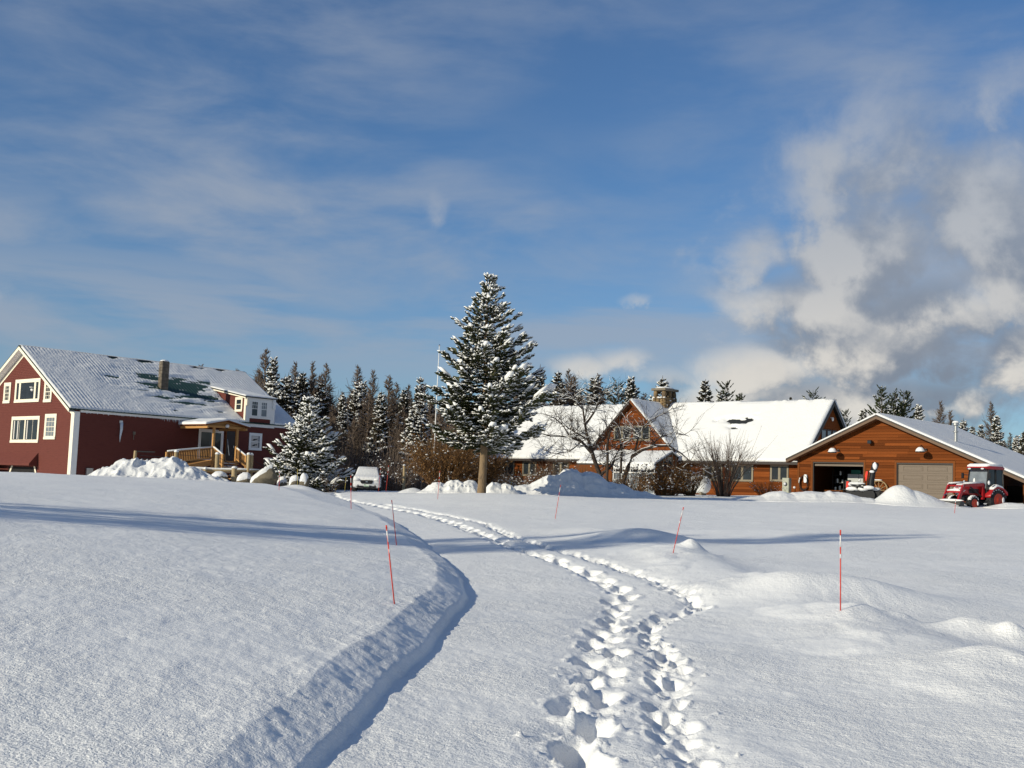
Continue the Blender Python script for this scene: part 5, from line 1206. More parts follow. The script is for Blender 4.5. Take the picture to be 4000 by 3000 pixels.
def apple_tree():
    t = thing('apple_tree', 'gnarled bare old apple tree with snow along its limbs in front of the house gable', 'tree', (5.6, 66.0, 1.25), 0)
    g = np.random.default_rng(31); O = np.array([5.6, 66.0, 1.25])
    L = [([(5.45, 1.2), (5.35, 2.09), (5.07, 2.96), (4.71, 3.82), (4.51, 4.55), (4.27, 5.42), (4.14, 6.3), (4.0, 6.89)], .17, .03, 0), ([(4.71, 3.82), (4.07, 4.46), (3.41, 4.72), (2.31, 4.72), (1.49, 4.88)], .10, .02, -.6),
         ([(4.51, 4.55), (3.77, 4.96), (3.24, 5.31), (2.7, 5.9)], .06, .015, .6), ([(4.27, 5.42), (4.9, 6.33), (5.1, 7.07), (5.31, 7.52)], .07, .015, .3), ([(6.3, 1.2), (6.51, 2.21), (6.78, 3.02), (6.92, 3.54), (7.17, 3.99), (7.9, 4.2), (8.55, 4.43), (9.21, 4.35), (9.81, 3.93), (10.26, 3.58)], .15, .025, -.4),
         ([(7.17, 3.99), (7.33, 4.72), (7.43, 5.09), (7.86, 5.7), (8.58, 6.17), (9.24, 6.48)], .07, .015, .5), ([(5.7, 1.2), (5.61, 2.1), (5.58, 4.0), (5.64, 5.03)], .10, .06, -.5), ([(5.23, 2.6), (5.87, 3.13), (6.08, 3.73), (6.35, 4.32)], .09, .03, .2),
         ([(6.4, 2.72), (6.39, 4.03), (6.26, 5.2), (6.31, 6.08), (6.6, 6.9)], .075, .015, .4), ([(8.0, 4.25), (8.6, 4.9), (9.4, 5.2), (10.4, 5.1)], .045, .012, .5), ([(6.39, 4.03), (7.1, 4.9), (7.7, 5.4)], .045, .012, -.6), ([(4.07, 4.46), (3.5, 3.9), (2.6, 3.7), (1.9, 3.9)], .05, .012, -.8),
         ([(3.41, 4.72), (2.9, 5.5), (2.2, 6.0)], .045, .012, .5), ([(4.14, 6.3), (3.5, 6.9), (3.1, 7.3)], .04, .01, 0)]
    mb = []; limbs = []; P = []; R = []; SP = []; SR = []
    for pts, r0, r1, dep in L:
        n = 9; s = np.linspace(0, 1, n); xy = np.array(pts); tt = np.linspace(0, 1, len(xy)); p = np.stack([np.interp(s, tt, xy[:, 0]), 66 + dep * s + .12 * np.sin(s * 7 + r0 * 40), np.interp(s, tt, xy[:, 1])], -1) + g.normal(0, .035, (n, 3)) * s[:, None] - O
        rr = r0 + (r1 - r0) * s; limbs.append((p, rr)); v = batch_tubes(p[None], rr[None], 7); mb.append(v)
        sp = p + np.array([0, 0, 1]) * rr[:, None] * .65; SP.append(sp); SR.append(np.minimum(rr * .72, .05) * (g.random(n) > .45))
    q = np.linspace(0, 1, 5)[:, None]
    def grow(p0, d, l, r, lev):
        d = d / np.linalg.norm(d); c = g.normal(0, .25, 3) * l; p = p0 + d * l * q + c * q * q; P.append(p); R.append(r * (1 - .7 * q[:, 0]))
        if abs(d[2]) < .75 and g.random() < .22 and r > .005: SP.append(np.interp(np.linspace(0, 1, 9), np.linspace(0, 1, 5), np.arange(5))[:, None] * 0 + np.stack([np.interp(np.linspace(0, 1, 9), np.linspace(0, 1, 5), p[:, a]) for a in range(3)], -1) + np.array([0, 0, r * .7])); SR.append(np.full(9, min(r * 1.0, .022)))
        if lev > 0:
            for k in range(4 if lev > 1 else 3):
                t0 = .25 + .75 * g.random(); j = min(int(t0 * 4), 3); grow(p[j] + (p[j + 1] - p[j]) * (t0 * 4 - j), (p[j + 1] - p[j]) / np.linalg.norm(p[j + 1] - p[j]) + g.normal(0, .6, 3) + np.array([0, 0, .15]), l * (.45 + .3 * g.random()), r * .55, lev - 1)
    for (p, rr), (pts, r0, r1, dep) in zip(limbs, L):
        for k in range(20):
            i = int(g.integers(2, 9)); d = g.normal(0, 1, 3) * np.array([1, .8, .6]) + np.array([0, 0, .35]); grow(p[i], d, .5 + .85 * g.random(), min(max(rr[i] * .5, .018), .030), 2)
    mesh_np('limbs', *cat(mb), M['apple_bark'], t, smooth=True, kind='stuff')
    mesh_np('branches', *batch_tubes(np.array(P), np.array(R), 3), M['apple_bark'], t, kind='stuff')
    mesh_np('snow_clumps', *batch_tubes(np.array(SP), np.array(SR), 5), M['twig_snow'], t, smooth=True, kind='stuff')
apple_tree()
# ---- bare trees out of the picture whose shadows cross the drive
def shadow_trees():
    for i, (x, y, h, lab) in enumerate([(-23.5, 9.1, 16.5, 'tall bare tree beside the field, first of the row that shades the drive'), (-26.0, 6.6, 17.5, 'tall bare tree beside the field, second of the row that shades the drive'), (-24.5, 10.6, 13.5, 'shorter bare tree at the end of the row that shades the drive')]):
        t = thing('larch_tree', lab, 'tree', (x, y, 1.0), i * 1.3, 'bare trees beside the field')
        ms = KINDS['L', i % 3]
        o = bpy.data.objects.new('trunk', ms[0]); link(o, t); o.scale = (1.1, 1.1, h / 10)
        o = bpy.data.objects.new('branches', ms[1]); link(o, t); o.scale = (.8, .8, h / 10); o['kind'] = 'stuff'
shadow_trees()

# ================================================================ things in the yard
M['tractor_red'] = mat('red_tractor_paint', (.32, .012, .016), .3, .12, 4, spec=.5)
M['rim_red'] = mat('orange_red_rim', (.40, .035, .012), .4, .15, 5)
M['car_white'] = mat('white_car_paint', (.62, .63, .64), .25, .05, 3, spec=.5)
M['plastic'] = mat('dark_grey_plastic', (.03, .031, .034), .5, .2, 6)
M['bucket'] = mat('worn_steel_bucket', (.075, .075, .075), .5, .4, 4, metallic=.5)
M['lamp_glass'] = mat('clear_lamp_glass', (.55, .56, .58), .15, .1, 6)
M['rock'] = mat('grey_brown_granite', (.16, .135, .095), .9, .35, 3, bump=.03, bscale=10, second=(.09, .08, .06), sfac=(.45, .65))
M['stake_red'] = mat('red_fibreglass', (.55, .045, .025), .4, .1, 9)
M['stake_yellow'] = mat('yellow_fibreglass', (.50, .40, .10), .5, .1, 9)
M['stake_white'] = mat('white_reflective_tape', (.62, .6, .6), .4, .05, 9)
M['reflector'] = mat('red_reflector', (.75, .05, .03), .3, .1, 9)
M['wheel_wood'] = mat('weathered_wheel_wood', (.24, .165, .085), .85, .3, 6)
M['cabinet_grey'] = mat('pale_green_grey_cabinet', (.36, .37, .30), .5, .08, 4)
M['tank_white'] = mat('white_tank_paint', (.66, .67, .67), .4, .08, 3)
M['charger'] = mat('white_charger_shell', (.75, .76, .75), .35, .05, 4)
M['fridge'] = mat('pale_grey_enamel', (.42, .44, .44), .35, .06, 3)
M['plate'] = mat('green_number_plate', (.03, .16, .07), .5, .1, 6)
M['plate_white'] = mat('number_plate_face', (.62, .68, .60), .5, .1, 6)
M['chrome'] = mat('chrome', (.6, .6, .6), .15, .05, 5, metallic=1.0)
M['teal'] = mat('teal_plastic', (.02, .16, .12), .5, .2, 5)

def gz(x, y): return float(ground_base(x, y))
def loft(sections, m=0, caps=True):
    n = len(sections[0]); mb = MB(); v = [p for s in sections for p in s]; k = len(sections)
    f = [(i * n + j, i * n + (j + 1) % n, (i + 1) * n + (j + 1) % n, (i + 1) * n + j) for i in range(k - 1) for j in range(n)]
    if caps: f += [tuple(range(n))[::-1], tuple(range((k - 1) * n, k * n))]
    return mb.add(v, f, m)
def rsec(y, x0, x1, z0, z1, r=.08, n=4):
    """a rounded rectangle across y"""
    out = []; r = min(r, (x1 - x0) / 2.01, (z1 - z0) / 2.01)
    for cx, cz, a0 in ((x1 - r, z1 - r, 0), (x0 + r, z1 - r, 90), (x0 + r, z0 + r, 180), (x1 - r, z0 + r, 270)):
        for k in range(n + 1):
            a = R_(a0 + 90 * k / n); out.append((cx + r * math.cos(a), y, cz + r * math.sin(a)))
    return out

# ---------------------------------------------------------------- heaps of ploughed snow
def snow_pile(label, x0, x1, y0, y1, bumps, seed, rough=.22, scale=1.5, name='snow_pile', nx=150, ny=90, group=None):
    X, Y = np.meshgrid(np.linspace(x0, x1, nx), np.linspace(y0, y1, ny), indexing='ij'); G = ground_base(X, Y); h = 0 * X
    for bx, by, bh, rx, ry in bumps:
        q = ((X - bx) / rx) ** 2 + ((Y - by) / ry) ** 2; h = np.maximum(h, bh * np.exp(-q ** 1.25)) + .25 * np.minimum(h, bh * np.exp(-q ** 1.25))
    env = np.clip(h / .3, 0, 1)
    bil = np.abs(vnoise(X * scale, Y * scale, seed)) * 2; bil2 = np.abs(vnoise(X * scale * 2.2 + 4, Y * scale * 2.2, seed + 3)) * 2
    h = h + env * rough * ((.5 - bil) * .8 + (.5 - bil2) * .45 + .5 * fbm(X * 3, Y * 3, 3, seed + 9) * .6)
    e = np.minimum(np.minimum(X - x0, x1 - X), np.minimum(Y - y0, y1 - Y)); h = np.where(h > .03, h, h - .10) - .25 * np.exp(-e / .12)
    i, j = np.meshgrid(np.arange(nx - 1), np.arange(ny - 1), indexing='ij'); F = np.stack([i * ny + j, (i + 1) * ny + j, (i + 1) * ny + j + 1, i * ny + j + 1], -1).reshape(-1, 4)
    o = mesh_np(name, np.stack([X, Y, G + h], -1).reshape(-1, 3), F, M['snow_far'], smooth=True); return tag(o, label, 'snow pile', group)
def piles():
    snow_pile('lumpy sunlit heap of ploughed snow in front of the dark side of the red barn', -21.9, -13.7, 55.6, 60.4, [(-20.0, 58, .42, 1.1, 1.2), (-19.0, 58, .85, 1.2, 1.4), (-17.8, 58.2, .88, 1.2, 1.4), (-16.9, 58, .93, 1.0, 1.3), (-16.0, 58, .5, .9, 1.1), (-15.1, 58, .22, 1.2, .9)], 5, .34, 1.7)
    snow_pile('largest blue-shaded snow heap in front of the old apple tree', -.6, 8.4, 57.2, 63.2, [(.9, 60, .42, .9, 1.2), (2.2, 60, .9, 1.1, 1.5), (3.2, 60.2, 1.15, 1.0, 1.6), (4.3, 60.2, 1.05, 1.1, 1.5), (5.5, 60.1, .62, 1.2, 1.4), (6.7, 60, .25, 1.2, 1.2)], 15, .22, 1.2)
    snow_pile('knobbly snow heap left of the spruce trunk, under the rusty shrub', -4.9, -1.2, 57.3, 60.2, [(-3.6, 58.7, .42, .7, .9), (-2.7, 58.7, .55, .8, .9), (-1.95, 58.8, .58, .6, .9)], 25, .22, 2.2, nx=100, ny=70)
    snow_pile('smaller snow heap right of the spruce trunk', -1.2, .9, 57.0, 60.0, [(-.75, 58.4, .56, .6, .9), (-.1, 58.4, .45, .6, .8)], 35, .16, 1.9, nx=80, ny=60)
    snow_pile('tiny low snow heap by the post at the left foot of the rusty shrub', -5.9, -4.1, 59, 61.2, [(-5.0, 60, .22, .6, .6)], 37, .08, 1.9, nx=50, ny=50)
    snow_pile('long low snow bank in front of the open garage bay', 11.6, 20.6, 60.4, 64.6, [(13.2, 62.3, .22, 1.2, 1.0), (14.6, 62.4, .42, 1.2, 1.1), (16.2, 62.5, .50, 1.4, 1.1), (17.8, 62.5, .48, 1.4, 1.1), (19.2, 62.3, .26, 1.0, .9)], 45, .12, .9)
    snow_pile('tall smooth mound of snow between the snow blower and the tractor', 18.9, 25.0, 59.7, 64.2, [(20.9, 61.9, .88, 1.05, 1.3), (21.7, 61.9, .62, 1.5, 1.3), (22.9, 61.7, .2, 1.3, 1.1)], 55, .05, .7)
    snow_pile('low snow bank at the tractor wheels in front of the lean-to', 24.7, 31.6, 59.6, 62.6, [(26.5, 61, .24, 1.0, .8), (28.2, 61, .26, 1.2, .8), (30.2, 61, .22, 1.3, .8)], 65, .08, 1.1)
piles()

# ---------------------------------------------------------------- boulders set round the barn yard
def boulder(label, x, y, size, seed, snowside=1.0, taper=0.0, lean=.12, name='boulder', group=None, capk=.5):
    g = random.Random(seed); z = gz(x, y); t = thing(name, label, 'boulder', (x, y, z - .12), 0, group); rx, ry, rz = size
    nu, nv = 16, 12; vs = []
    for i in range(nv + 1):
        th = math.pi * i / nv
        for j in range(nu):
            a = 2 * math.pi * j / nu; d = np.array([math.sin(th) * math.cos(a), math.sin(th) * math.sin(a), math.cos(th)])
            d = np.sign(d) * np.abs(d) ** .82; k = 1 + .28 * float(fbm(d[0] * 1.6 + seed, d[1] * 1.6 + d[2] * 1.2, 3, seed)); tp = 1 - taper * max(d[2], 0); vs.append((d[0] * rx * k * tp + lean * rx * d[2], d[1] * ry * k * tp, rz + d[2] * rz * k))
    f = [((i + 1) * nu + j, (i + 1) * nu + (j + 1) % nu, i * nu + (j + 1) % nu, i * nu + j) for i in range(nv) for j in range(nu)]
    MB().add(vs, f).build('rock', M['rock'], t, smooth=True, angle=40)
    sv = []
    for i in range(nv + 1):
        for j in range(nu):
            x_, y_, z_ = vs[i * nu + j]; th = math.pi * i / nv
            up = .10 * max(math.cos(th), 0) + .045; left = abs(snowside) * max(-math.cos(2 * math.pi * j / nu) * (1 if snowside > 0 else -1), 0)
            lim = capk + .42 * left
            s = 1 if i / nv < lim else -1
            k = 1.03 if s > 0 else .90
            sv.append((x_ * k - (.05 * left if s > 0 else 0), y_ * k, rz + (z_ - rz) * k + (up if s > 0 else -.02)))
    MB().add(sv, f).build('snow_cap', M['snow_far'], t, smooth=True)
    return t
boulder('largest grey boulder, a shark-fin shape with snow banked on its left side', -12.72, 60.6, (.62, .5, .56), 3, 1.3, taper=.72, lean=.42, capk=.14)
boulder('shorter upright standing stone with a snow cap by the young spruce', -11.2, 60.5, (.23, .25, .36), 4, .6, capk=.36)
boulder('taller upright standing stone cloaked in snow by the young spruce', -10.72, 60.6, (.27, .26, .44), 5, -.9, capk=.42)
boulder('low rounded rock buried in snow just left of the peeled gate post', -15.9, 63.6, (.42, .4, .30), 6, -.6, capk=.45)
boulder('small snowy rock between the peeled gate post and the largest boulder', -14.3, 62.6, (.34, .3, .30), 7, .2, capk=.5)
boulder('small snow-covered stone right of the largest boulder', -12.05, 61.6, (.24, .24, .3), 8, .6, capk=.5)

# ---------------------------------------------------------------- porch on the barn
def porch():
    rng = random.Random(9); Z0 = 1.2; dz = Z0; t = frame('wooden_porch', 'yellow pine porch with ramp and stairs under a small snowy roof', 'porch', BO[0], BO[1], Z0); w = M['pine_wood']
    MB().box(.03, 2.6, 7.6, 9.6, 2.60, 2.72).build('deck', w, t, dz=dz)
    for v in (7.72, 9.42): MB().box(2.43, 2.57, v - .07, v + .07, 1.3, 4.72).build('post', w, t, dz=dz, bevel=.01)
    MB().box(2.40, 2.60, 7.0, 9.9, 4.70, 4.84).build('roof_beam', w, t, dz=dz)
    for v in (7.02, 9.82): MB().box(.04, 2.9, v - .06, v + .06, 4.62, 4.76).build('side_beam', w, t, dz=dz)
    MB().prism([(7.0, 4.84), (9.86, 4.84), (8.43, 5.14)], 'x', 2.46, 2.54).build('pediment', w, t, dz=dz)
    for s in (-1, 1):
        MB().hexa([(.05, 8.43, 5.13), (2.95, 8.43, 5.13), (2.95, 8.43 + s * 1.6, 4.80), (.05, 8.43 + s * 1.6, 4.80), (.05, 8.43, 5.19), (2.95, 8.43, 5.19), (2.95, 8.43 + s * 1.6, 4.86), (.05, 8.43 + s * 1.6, 4.86)]).build('roof', M['cedar_trim'], t, dz=dz)
        snow_sheet('roof_snow', t, (.06, 8.43, 5.192), (2.9, 0, 0), (0, s * 1.62, -.33), 24, 20, lambda a, b: .15 + .05 * fbm(a * 4, b * 3, 3, 4) - .09 * np.exp(-np.minimum(np.minimum(1 - b, 1 - a) * 1.7, 9) / .08), dz)
    MB().lathe([(.05, 0), (.10, -.08), (.02, -.12)], 10, (2.62, 8.55, 4.80)).build('porch_lamp', M['black'], t, dz=dz)
    MB().blob((2.66, 8.55, 4.84), (.13, .13, .12), 10, 6, .1, rng).build('snow_cap', M['snow_far'], t, smooth=True, dz=dz)
    def rail(a, b, n, posts=True):
        a, b = Vector(a), Vector(b); up = Vector((0, 0, 1))
        r = MB().beam(a, b, .09, .05).build('handrail', w, t, dz=dz); MB().beam(a - up * .62, b - up * .62, .05, .08).build('bottom_rail', w, t, dz=dz)
        for k in range(1, n):
            p = a + (b - a) * k / n; MB().box(p.x - .018, p.x + .018, p.y - .018, p.y + .018, p.z - .60, p.z - .02).build('baluster', w, t, dz=dz)
        sn = MB().tube([a + up * .05, a + (b - a) * .3 + up * .06, a + (b - a) * .7 + up * .055, b + up * .05], .055, 6); sn.build('rail_snow', M['snow_far'], t, smooth=True, dz=dz)
    rail((2.5, 4.6, 3.06), (2.5, 7.66, 3.46), 26); MB().box(2.44, 2.56, 4.5, 4.62, 1.3, 3.06).build('post', w, t, dz=dz)
    MB().hexa([(1.2, 4.5, 1.95), (2.55, 4.5, 1.95), (2.55, 7.62, 2.58), (1.2, 7.62, 2.58), (1.2, 4.5, 2.07), (2.55, 4.5, 2.07), (2.55, 7.62, 2.70), (1.2, 7.62, 2.70)]).build('ramp', w, t, dz=dz)
    MB().hexa([(2.56, 4.5, 1.80), (2.60, 4.5, 1.80), (2.60, 7.62, 2.40), (2.56, 7.62, 2.40), (2.56, 4.5, 2.07), (2.60, 4.5, 2.07), (2.60, 7.62, 2.70), (2.56, 7.62, 2.70)]).build('ramp_skirt', w, t, dz=dz)
    for v in (7.72, 9.42):
        rail((2.55, v, 3.48), (3.55, v, 3.02), 8); MB().box(3.5, 3.62, v - .06, v + .06, 1.4, 3.08).build('newel_post', w, t, dz=dz)
    for k in range(6):
        MB().box(2.62 + k * .28, 2.95 + k * .28, 7.8, 9.35, 2.50 - k * .18, 2.55 - k * .18).build('stair_tread', w, t, dz=dz)
        MB().blob((2.78 + k * .28, 8.6, 2.55 - k * .18), (.16, .72, .05), 12, 4, .1, rng, -.05).build('tread_snow', M['snow_far'], t, smooth=True, dz=dz)
    MB().box(3.7, 3.8, 4.6, 7.6, 1.95, 2.12).build('lower_beam', w, t, dz=dz)
    MB().blob((3.75, 6.1, 2.12), (.08, 1.5, .07), 14, 5, .1, rng, -.05).build('beam_snow', M['snow_far'], t, smooth=True, dz=dz)
porch()
def snow_shovel():
    x, y = to_world(BO, 2.1, 9.2); t = thing('snow_shovel', 'snow shovel leaning beside the entry door under the porch roof', 'shovel', (x, y, 2.72), -A_B)
    MB().tube([(0, 0, .35), (-.35, .05, 1.35)], .018, 6).build('handle', M['steel'], t); MB().hexa([(-.02, -.25, 0), (.02, -.25, 0), (.02, .25, 0), (-.02, .25, 0), (-.1, -.25, .42), (-.07, -.25, .42), (-.07, .25, .42), (-.1, .25, .42)]).build('blade', M['plastic'], t)
snow_shovel()
def log_fence():
    rng = random.Random(3); t = thing('log_fence', 'fence of snow-capped peeled log posts with rails and dark cables before the porch', 'fence', (-16.5, 64.5, 1.3), 0); dz = 1.3
    L = [(-18.6, 64.5, 1.3, 3.02, .12), (-16.92, 64.5, 1.3, 2.12, .11), (-16.4, 64.9, 1.3, 2.98, .13), (-15.24, 64.2, 1.2, 2.22, .155), (-14.64, 64.9, 1.3, 3.02, .11), (-14.5, 65.0, 1.3, 3.0, .10)]
    for x, y, z0, z1, r in L:
        p = MB().tube([(x + 16.5, y - 64.5, z0), (x + 16.51, y - 64.5, (z0 + z1) / 2), (x + 16.5, y - 64.5, z1)], [r, r * .97, r * .93], 10).build('post', M['log'], t, smooth=True, angle=50, dz=dz)
        MB().blob((x + 16.5, y - 64.5, z1), (r * 1.12, r * 1.12, .12), 12, 6, .1, rng, -.15).build('snow_cap', M['snow_far'], p, smooth=True, dz=dz)
    MB().tube([(-1.75, 0, 2.10), (.1, .3, 2.06), (2.5, .4, 2.10)], [.07, .075, .07], 8).build('rail', M['log'], t, smooth=True, dz=dz)
    MB().tube([(-1.75, 0, 2.18), (-.8, .1, 2.16), (.1, .3, 2.15), (1.2, .35, 2.18), (2.5, .4, 2.18)], [.06, .075, .06, .075, .05], 7).build('rail_snow', M['snow_far'], t, smooth=True, dz=dz)
    for k in range(5): MB().tube([(1.26, -.3, 2.0 - k * .15), (1.9, .2, 1.98 - k * .15), (2.9, .8, 1.97 - k * .15)], .012, 4).build('cable', M['black'], t, dz=dz)
    for k in range(4): MB().tube([(.1, .4, 2.85 - k * .22), (.9, .9, 2.35 - k * .22)], .012, 4).build('cable', M['black'], t, dz=dz); MB().tube([(1.9, .4, 2.85 - k * .22), (2.7, .9, 2.35 - k * .22)], .012, 4).build('cable', M['black'], t, dz=dz)
    MB().tube([(-2.1, 0, 2.86), (-.9, .2, 2.82), (.1, .4, 2.80)], .013, 4).build('cable', M['black'], t, dz=dz)
log_fence()
def side_fence():
    t = thing('cable_fence', 'leaning grey post with dark cable rails running behind the snow heap along the barn', 'fence', (-20.9, 64.5, 1.4), 0); dz = 1.4
    MB().tube([(-.05, 0, 1.3), (.02, 0, 3.0)], [.11, .09], 8).build('post', M['log'], t, dz=dz, smooth=True, angle=50)
    MB().box(-.02, 1.1, -.02, .05, 2.93, 3.0).build('top_rail', M['black'], t, dz=dz)
    for k in range(4): MB().tube([(.25, 0, 2.75 - k * .16), (2.3, .4, 2.68 - k * .16)], .016, 4).build('cable', M['black'], t, dz=dz)
side_fence()
def yard_table():
    rng = random.Random(12); x, y = -13.2, 66.2; t = thing('picnic_table', 'low table carrying a thick cushion of snow with a red edge beside the young spruce', 'table', (x, y, 1.35), .2)
    MB().box(-.62, .42, -.4, .4, 1.05, 1.12).build('tabletop', M['tractor_red'], t); MB().blob((-.1, 0, 1.12), (.54, .42, .2), 16, 6, .08, rng, -.05).build('snow_cap', M['snow_far'], t, smooth=True)
    for sx in (-.5, .3):
        for sy in (-.3, .3): MB().box(sx - .03, sx + .03, sy - .03, sy + .03, -.1, 1.05).build('leg', M['black'], t)
yard_table()
def patio_chair(x, y, label):
    t = thing('patio_chair', label, 'chair', (x, y, 1.5), .4, 'dark patio chairs by the barn')
    MB().box(-.25, .25, -.25, .25, .78, .83).build('seat', M['black'], t); MB().box(-.25, .25, .22, .26, .83, 1.35).build('backrest', M['black'], t)
    for sx in (-.22, .22):
        for sy in (-.22, .22): MB().box(sx - .02, sx + .02, sy - .02, sy + .02, -.1, .78).build('leg', M['black'], t)
    MB().blob((0, .24, 1.36), (.29, .07, .07), 12, 5, .1, random.Random(2), -.2).build('snow_cap', M['snow_far'], t, smooth=True); MB().blob((0, 0, .83), (.26, .25, .09), 12, 5, .1, random.Random(3), -.05).build('seat_snow', M['snow_far'], t, smooth=True)
patio_chair(-14.0, 67.3, 'snow-topped dark patio chair nearer the porch, left of its twin'); patio_chair(-12.9, 67.6, 'snow-topped dark patio chair nearer the young spruce, right of its twin')

# ---------------------------------------------------------------- parked car under snow
def car():
    rng = random.Random(7); x, y = -9.02, 73.6; z = 1.12; t = thing('parked_car', 'white car facing the drive, buried under smooth snow on hood, windscreen and roof', 'car', (x, y, z), .10)
    t.scale = (1, 1, .9)
    def sec(y, hw, z0, z1, r=.1): return rsec(y, -hw, hw, z0, z1, r)
    loft([sec(.0, .74, .42, .70, .12), sec(.06, .83, .32, .86, .14), sec(.25, .88, .27, .96, .16), sec(.9, .90, .25, 1.03, .14), sec(1.35, .905, .25, 1.08, .12), sec(2.6, .91, .25, 1.08, .12), sec(3.9, .90, .27, 1.06, .14), sec(4.4, .86, .35, 1.0, .16), sec(4.5, .76, .5, .9, .12)]).build('body', M['car_white'], t, smooth=True, angle=40)
    loft([sec(1.05, .80, .98, 1.05, .03), sec(1.55, .74, 1.0, 1.38, .12), sec(1.95, .69, 1.0, 1.58, .16), sec(2.7, .68, 1.0, 1.62, .16), sec(3.7, .67, 1.0, 1.58, .16), sec(4.3, .70, 1.0, 1.2, .1)]).build('cabin', M['glass'], t, smooth=True, angle=40)
    def ss(y, hw, z0, z1): return rsec(y, -hw, hw, z0, z1, .13)
    loft([ss(.04, .70, .80, .90), ss(.10, .80, .84, 1.02), ss(.4, .83, .9, 1.11), ss(.95, .80, .95, 1.18), ss(1.2, .76, 1.0, 1.32), ss(1.6, .70, 1.2, 1.58), ss(1.95, .66, 1.4, 1.74), ss(2.7, .66, 1.5, 1.80), ss(3.6, .64, 1.5, 1.74), ss(4.1, .62, 1.3, 1.5)]).build('snow_cover', M['snow_far'], t, smooth=True)
    # face
    MB().prism([(-.36, .80), (.36, .80), (.42, .72), (.32, .56), (-.32, .56), (-.42, .72)], 'y', -.035, .06).build('grille', M['black'], t, bevel=.01)
    mb = MB()
    for k in range(3): mb.box(-.36, .36, -.045, -.034, .60 + k * .065, .615 + k * .065)
    mb.build('grille_bar', M['plastic'], t, kind='stuff')
    e = MB(); n = 14; e.prism([(.075 * math.cos(2 * math.pi * k / n), .70 + .04 * math.sin(2 * math.pi * k / n)) for k in range(n)], 'y', -.055, -.036); em = e.build('badge', M['chrome'], t)
    for sx in (-1, 1):
        MB().hexa([(sx * .44, -.01, .66), (sx * .80, .16, .70), (sx * .80, .26, .70), (sx * .44, .1, .66), (sx * .46, .02, .82), (sx * .82, .18, .86), (sx * .82, .28, .86), (sx * .46, .12, .82)]).build('headlight', M['lamp_glass'], t)
        MB().blob((sx * .64, .08, .85), (.22, .16, .10), 12, 6, .15, rng).build('snow_lump', M['snow_far'], t, smooth=True)
        MB().hexa([(sx * .5, -.03, .34), (sx * .82, .10, .36), (sx * .82, .2, .36), (sx * .5, .06, .34), (sx * .52, -.02, .48), (sx * .82, .1, .58), (sx * .82, .2, .58), (sx * .52, .06, .48)]).build('fog_lamp_surround', M['black'], t)
        for wy in (.85, 3.55):
            wh = MB().lathe([(.20, -.10), (.30, -.11), (.335, -.08), (.335, .08), (.30, .11), (.20, .10)], 20, (sx * .80, wy, .30), 'x').build('wheel', M['rubber'], t, smooth=True, angle=40)
            MB().lathe([(.03, sx * .115), (.19, sx * .10), (.20, sx * .09)], 16, (sx * .80, wy, .30), 'x').build('rim', M['chrome'], wh)
        mb = MB().blob((sx * 1.0, 1.35, 1.16), (.11, .07, .08), 10, 6); mb.build('wing_mirror', M['car_white'], t, smooth=True)
    MB().hexa([(-.56, -.04, .27), (.56, -.04, .27), (.62, .06, .27), (-.62, .06, .27), (-.50, -.03, .40), (.50, -.03, .40), (.55, .06, .40), (-.55, .06, .40)]).build('lower_grille', M['black'], t)
    p = MB().box(-.165, .165, -.075, -.055, .36, .52).build('number_plate', M['plate_white'], t); MB().box(-.15, .15, -.080, -.0755, .375, .41).box(-.15, -.06, -.080, -.0755, .46, .505).build('plate_marking', M['plate'], p)
car()

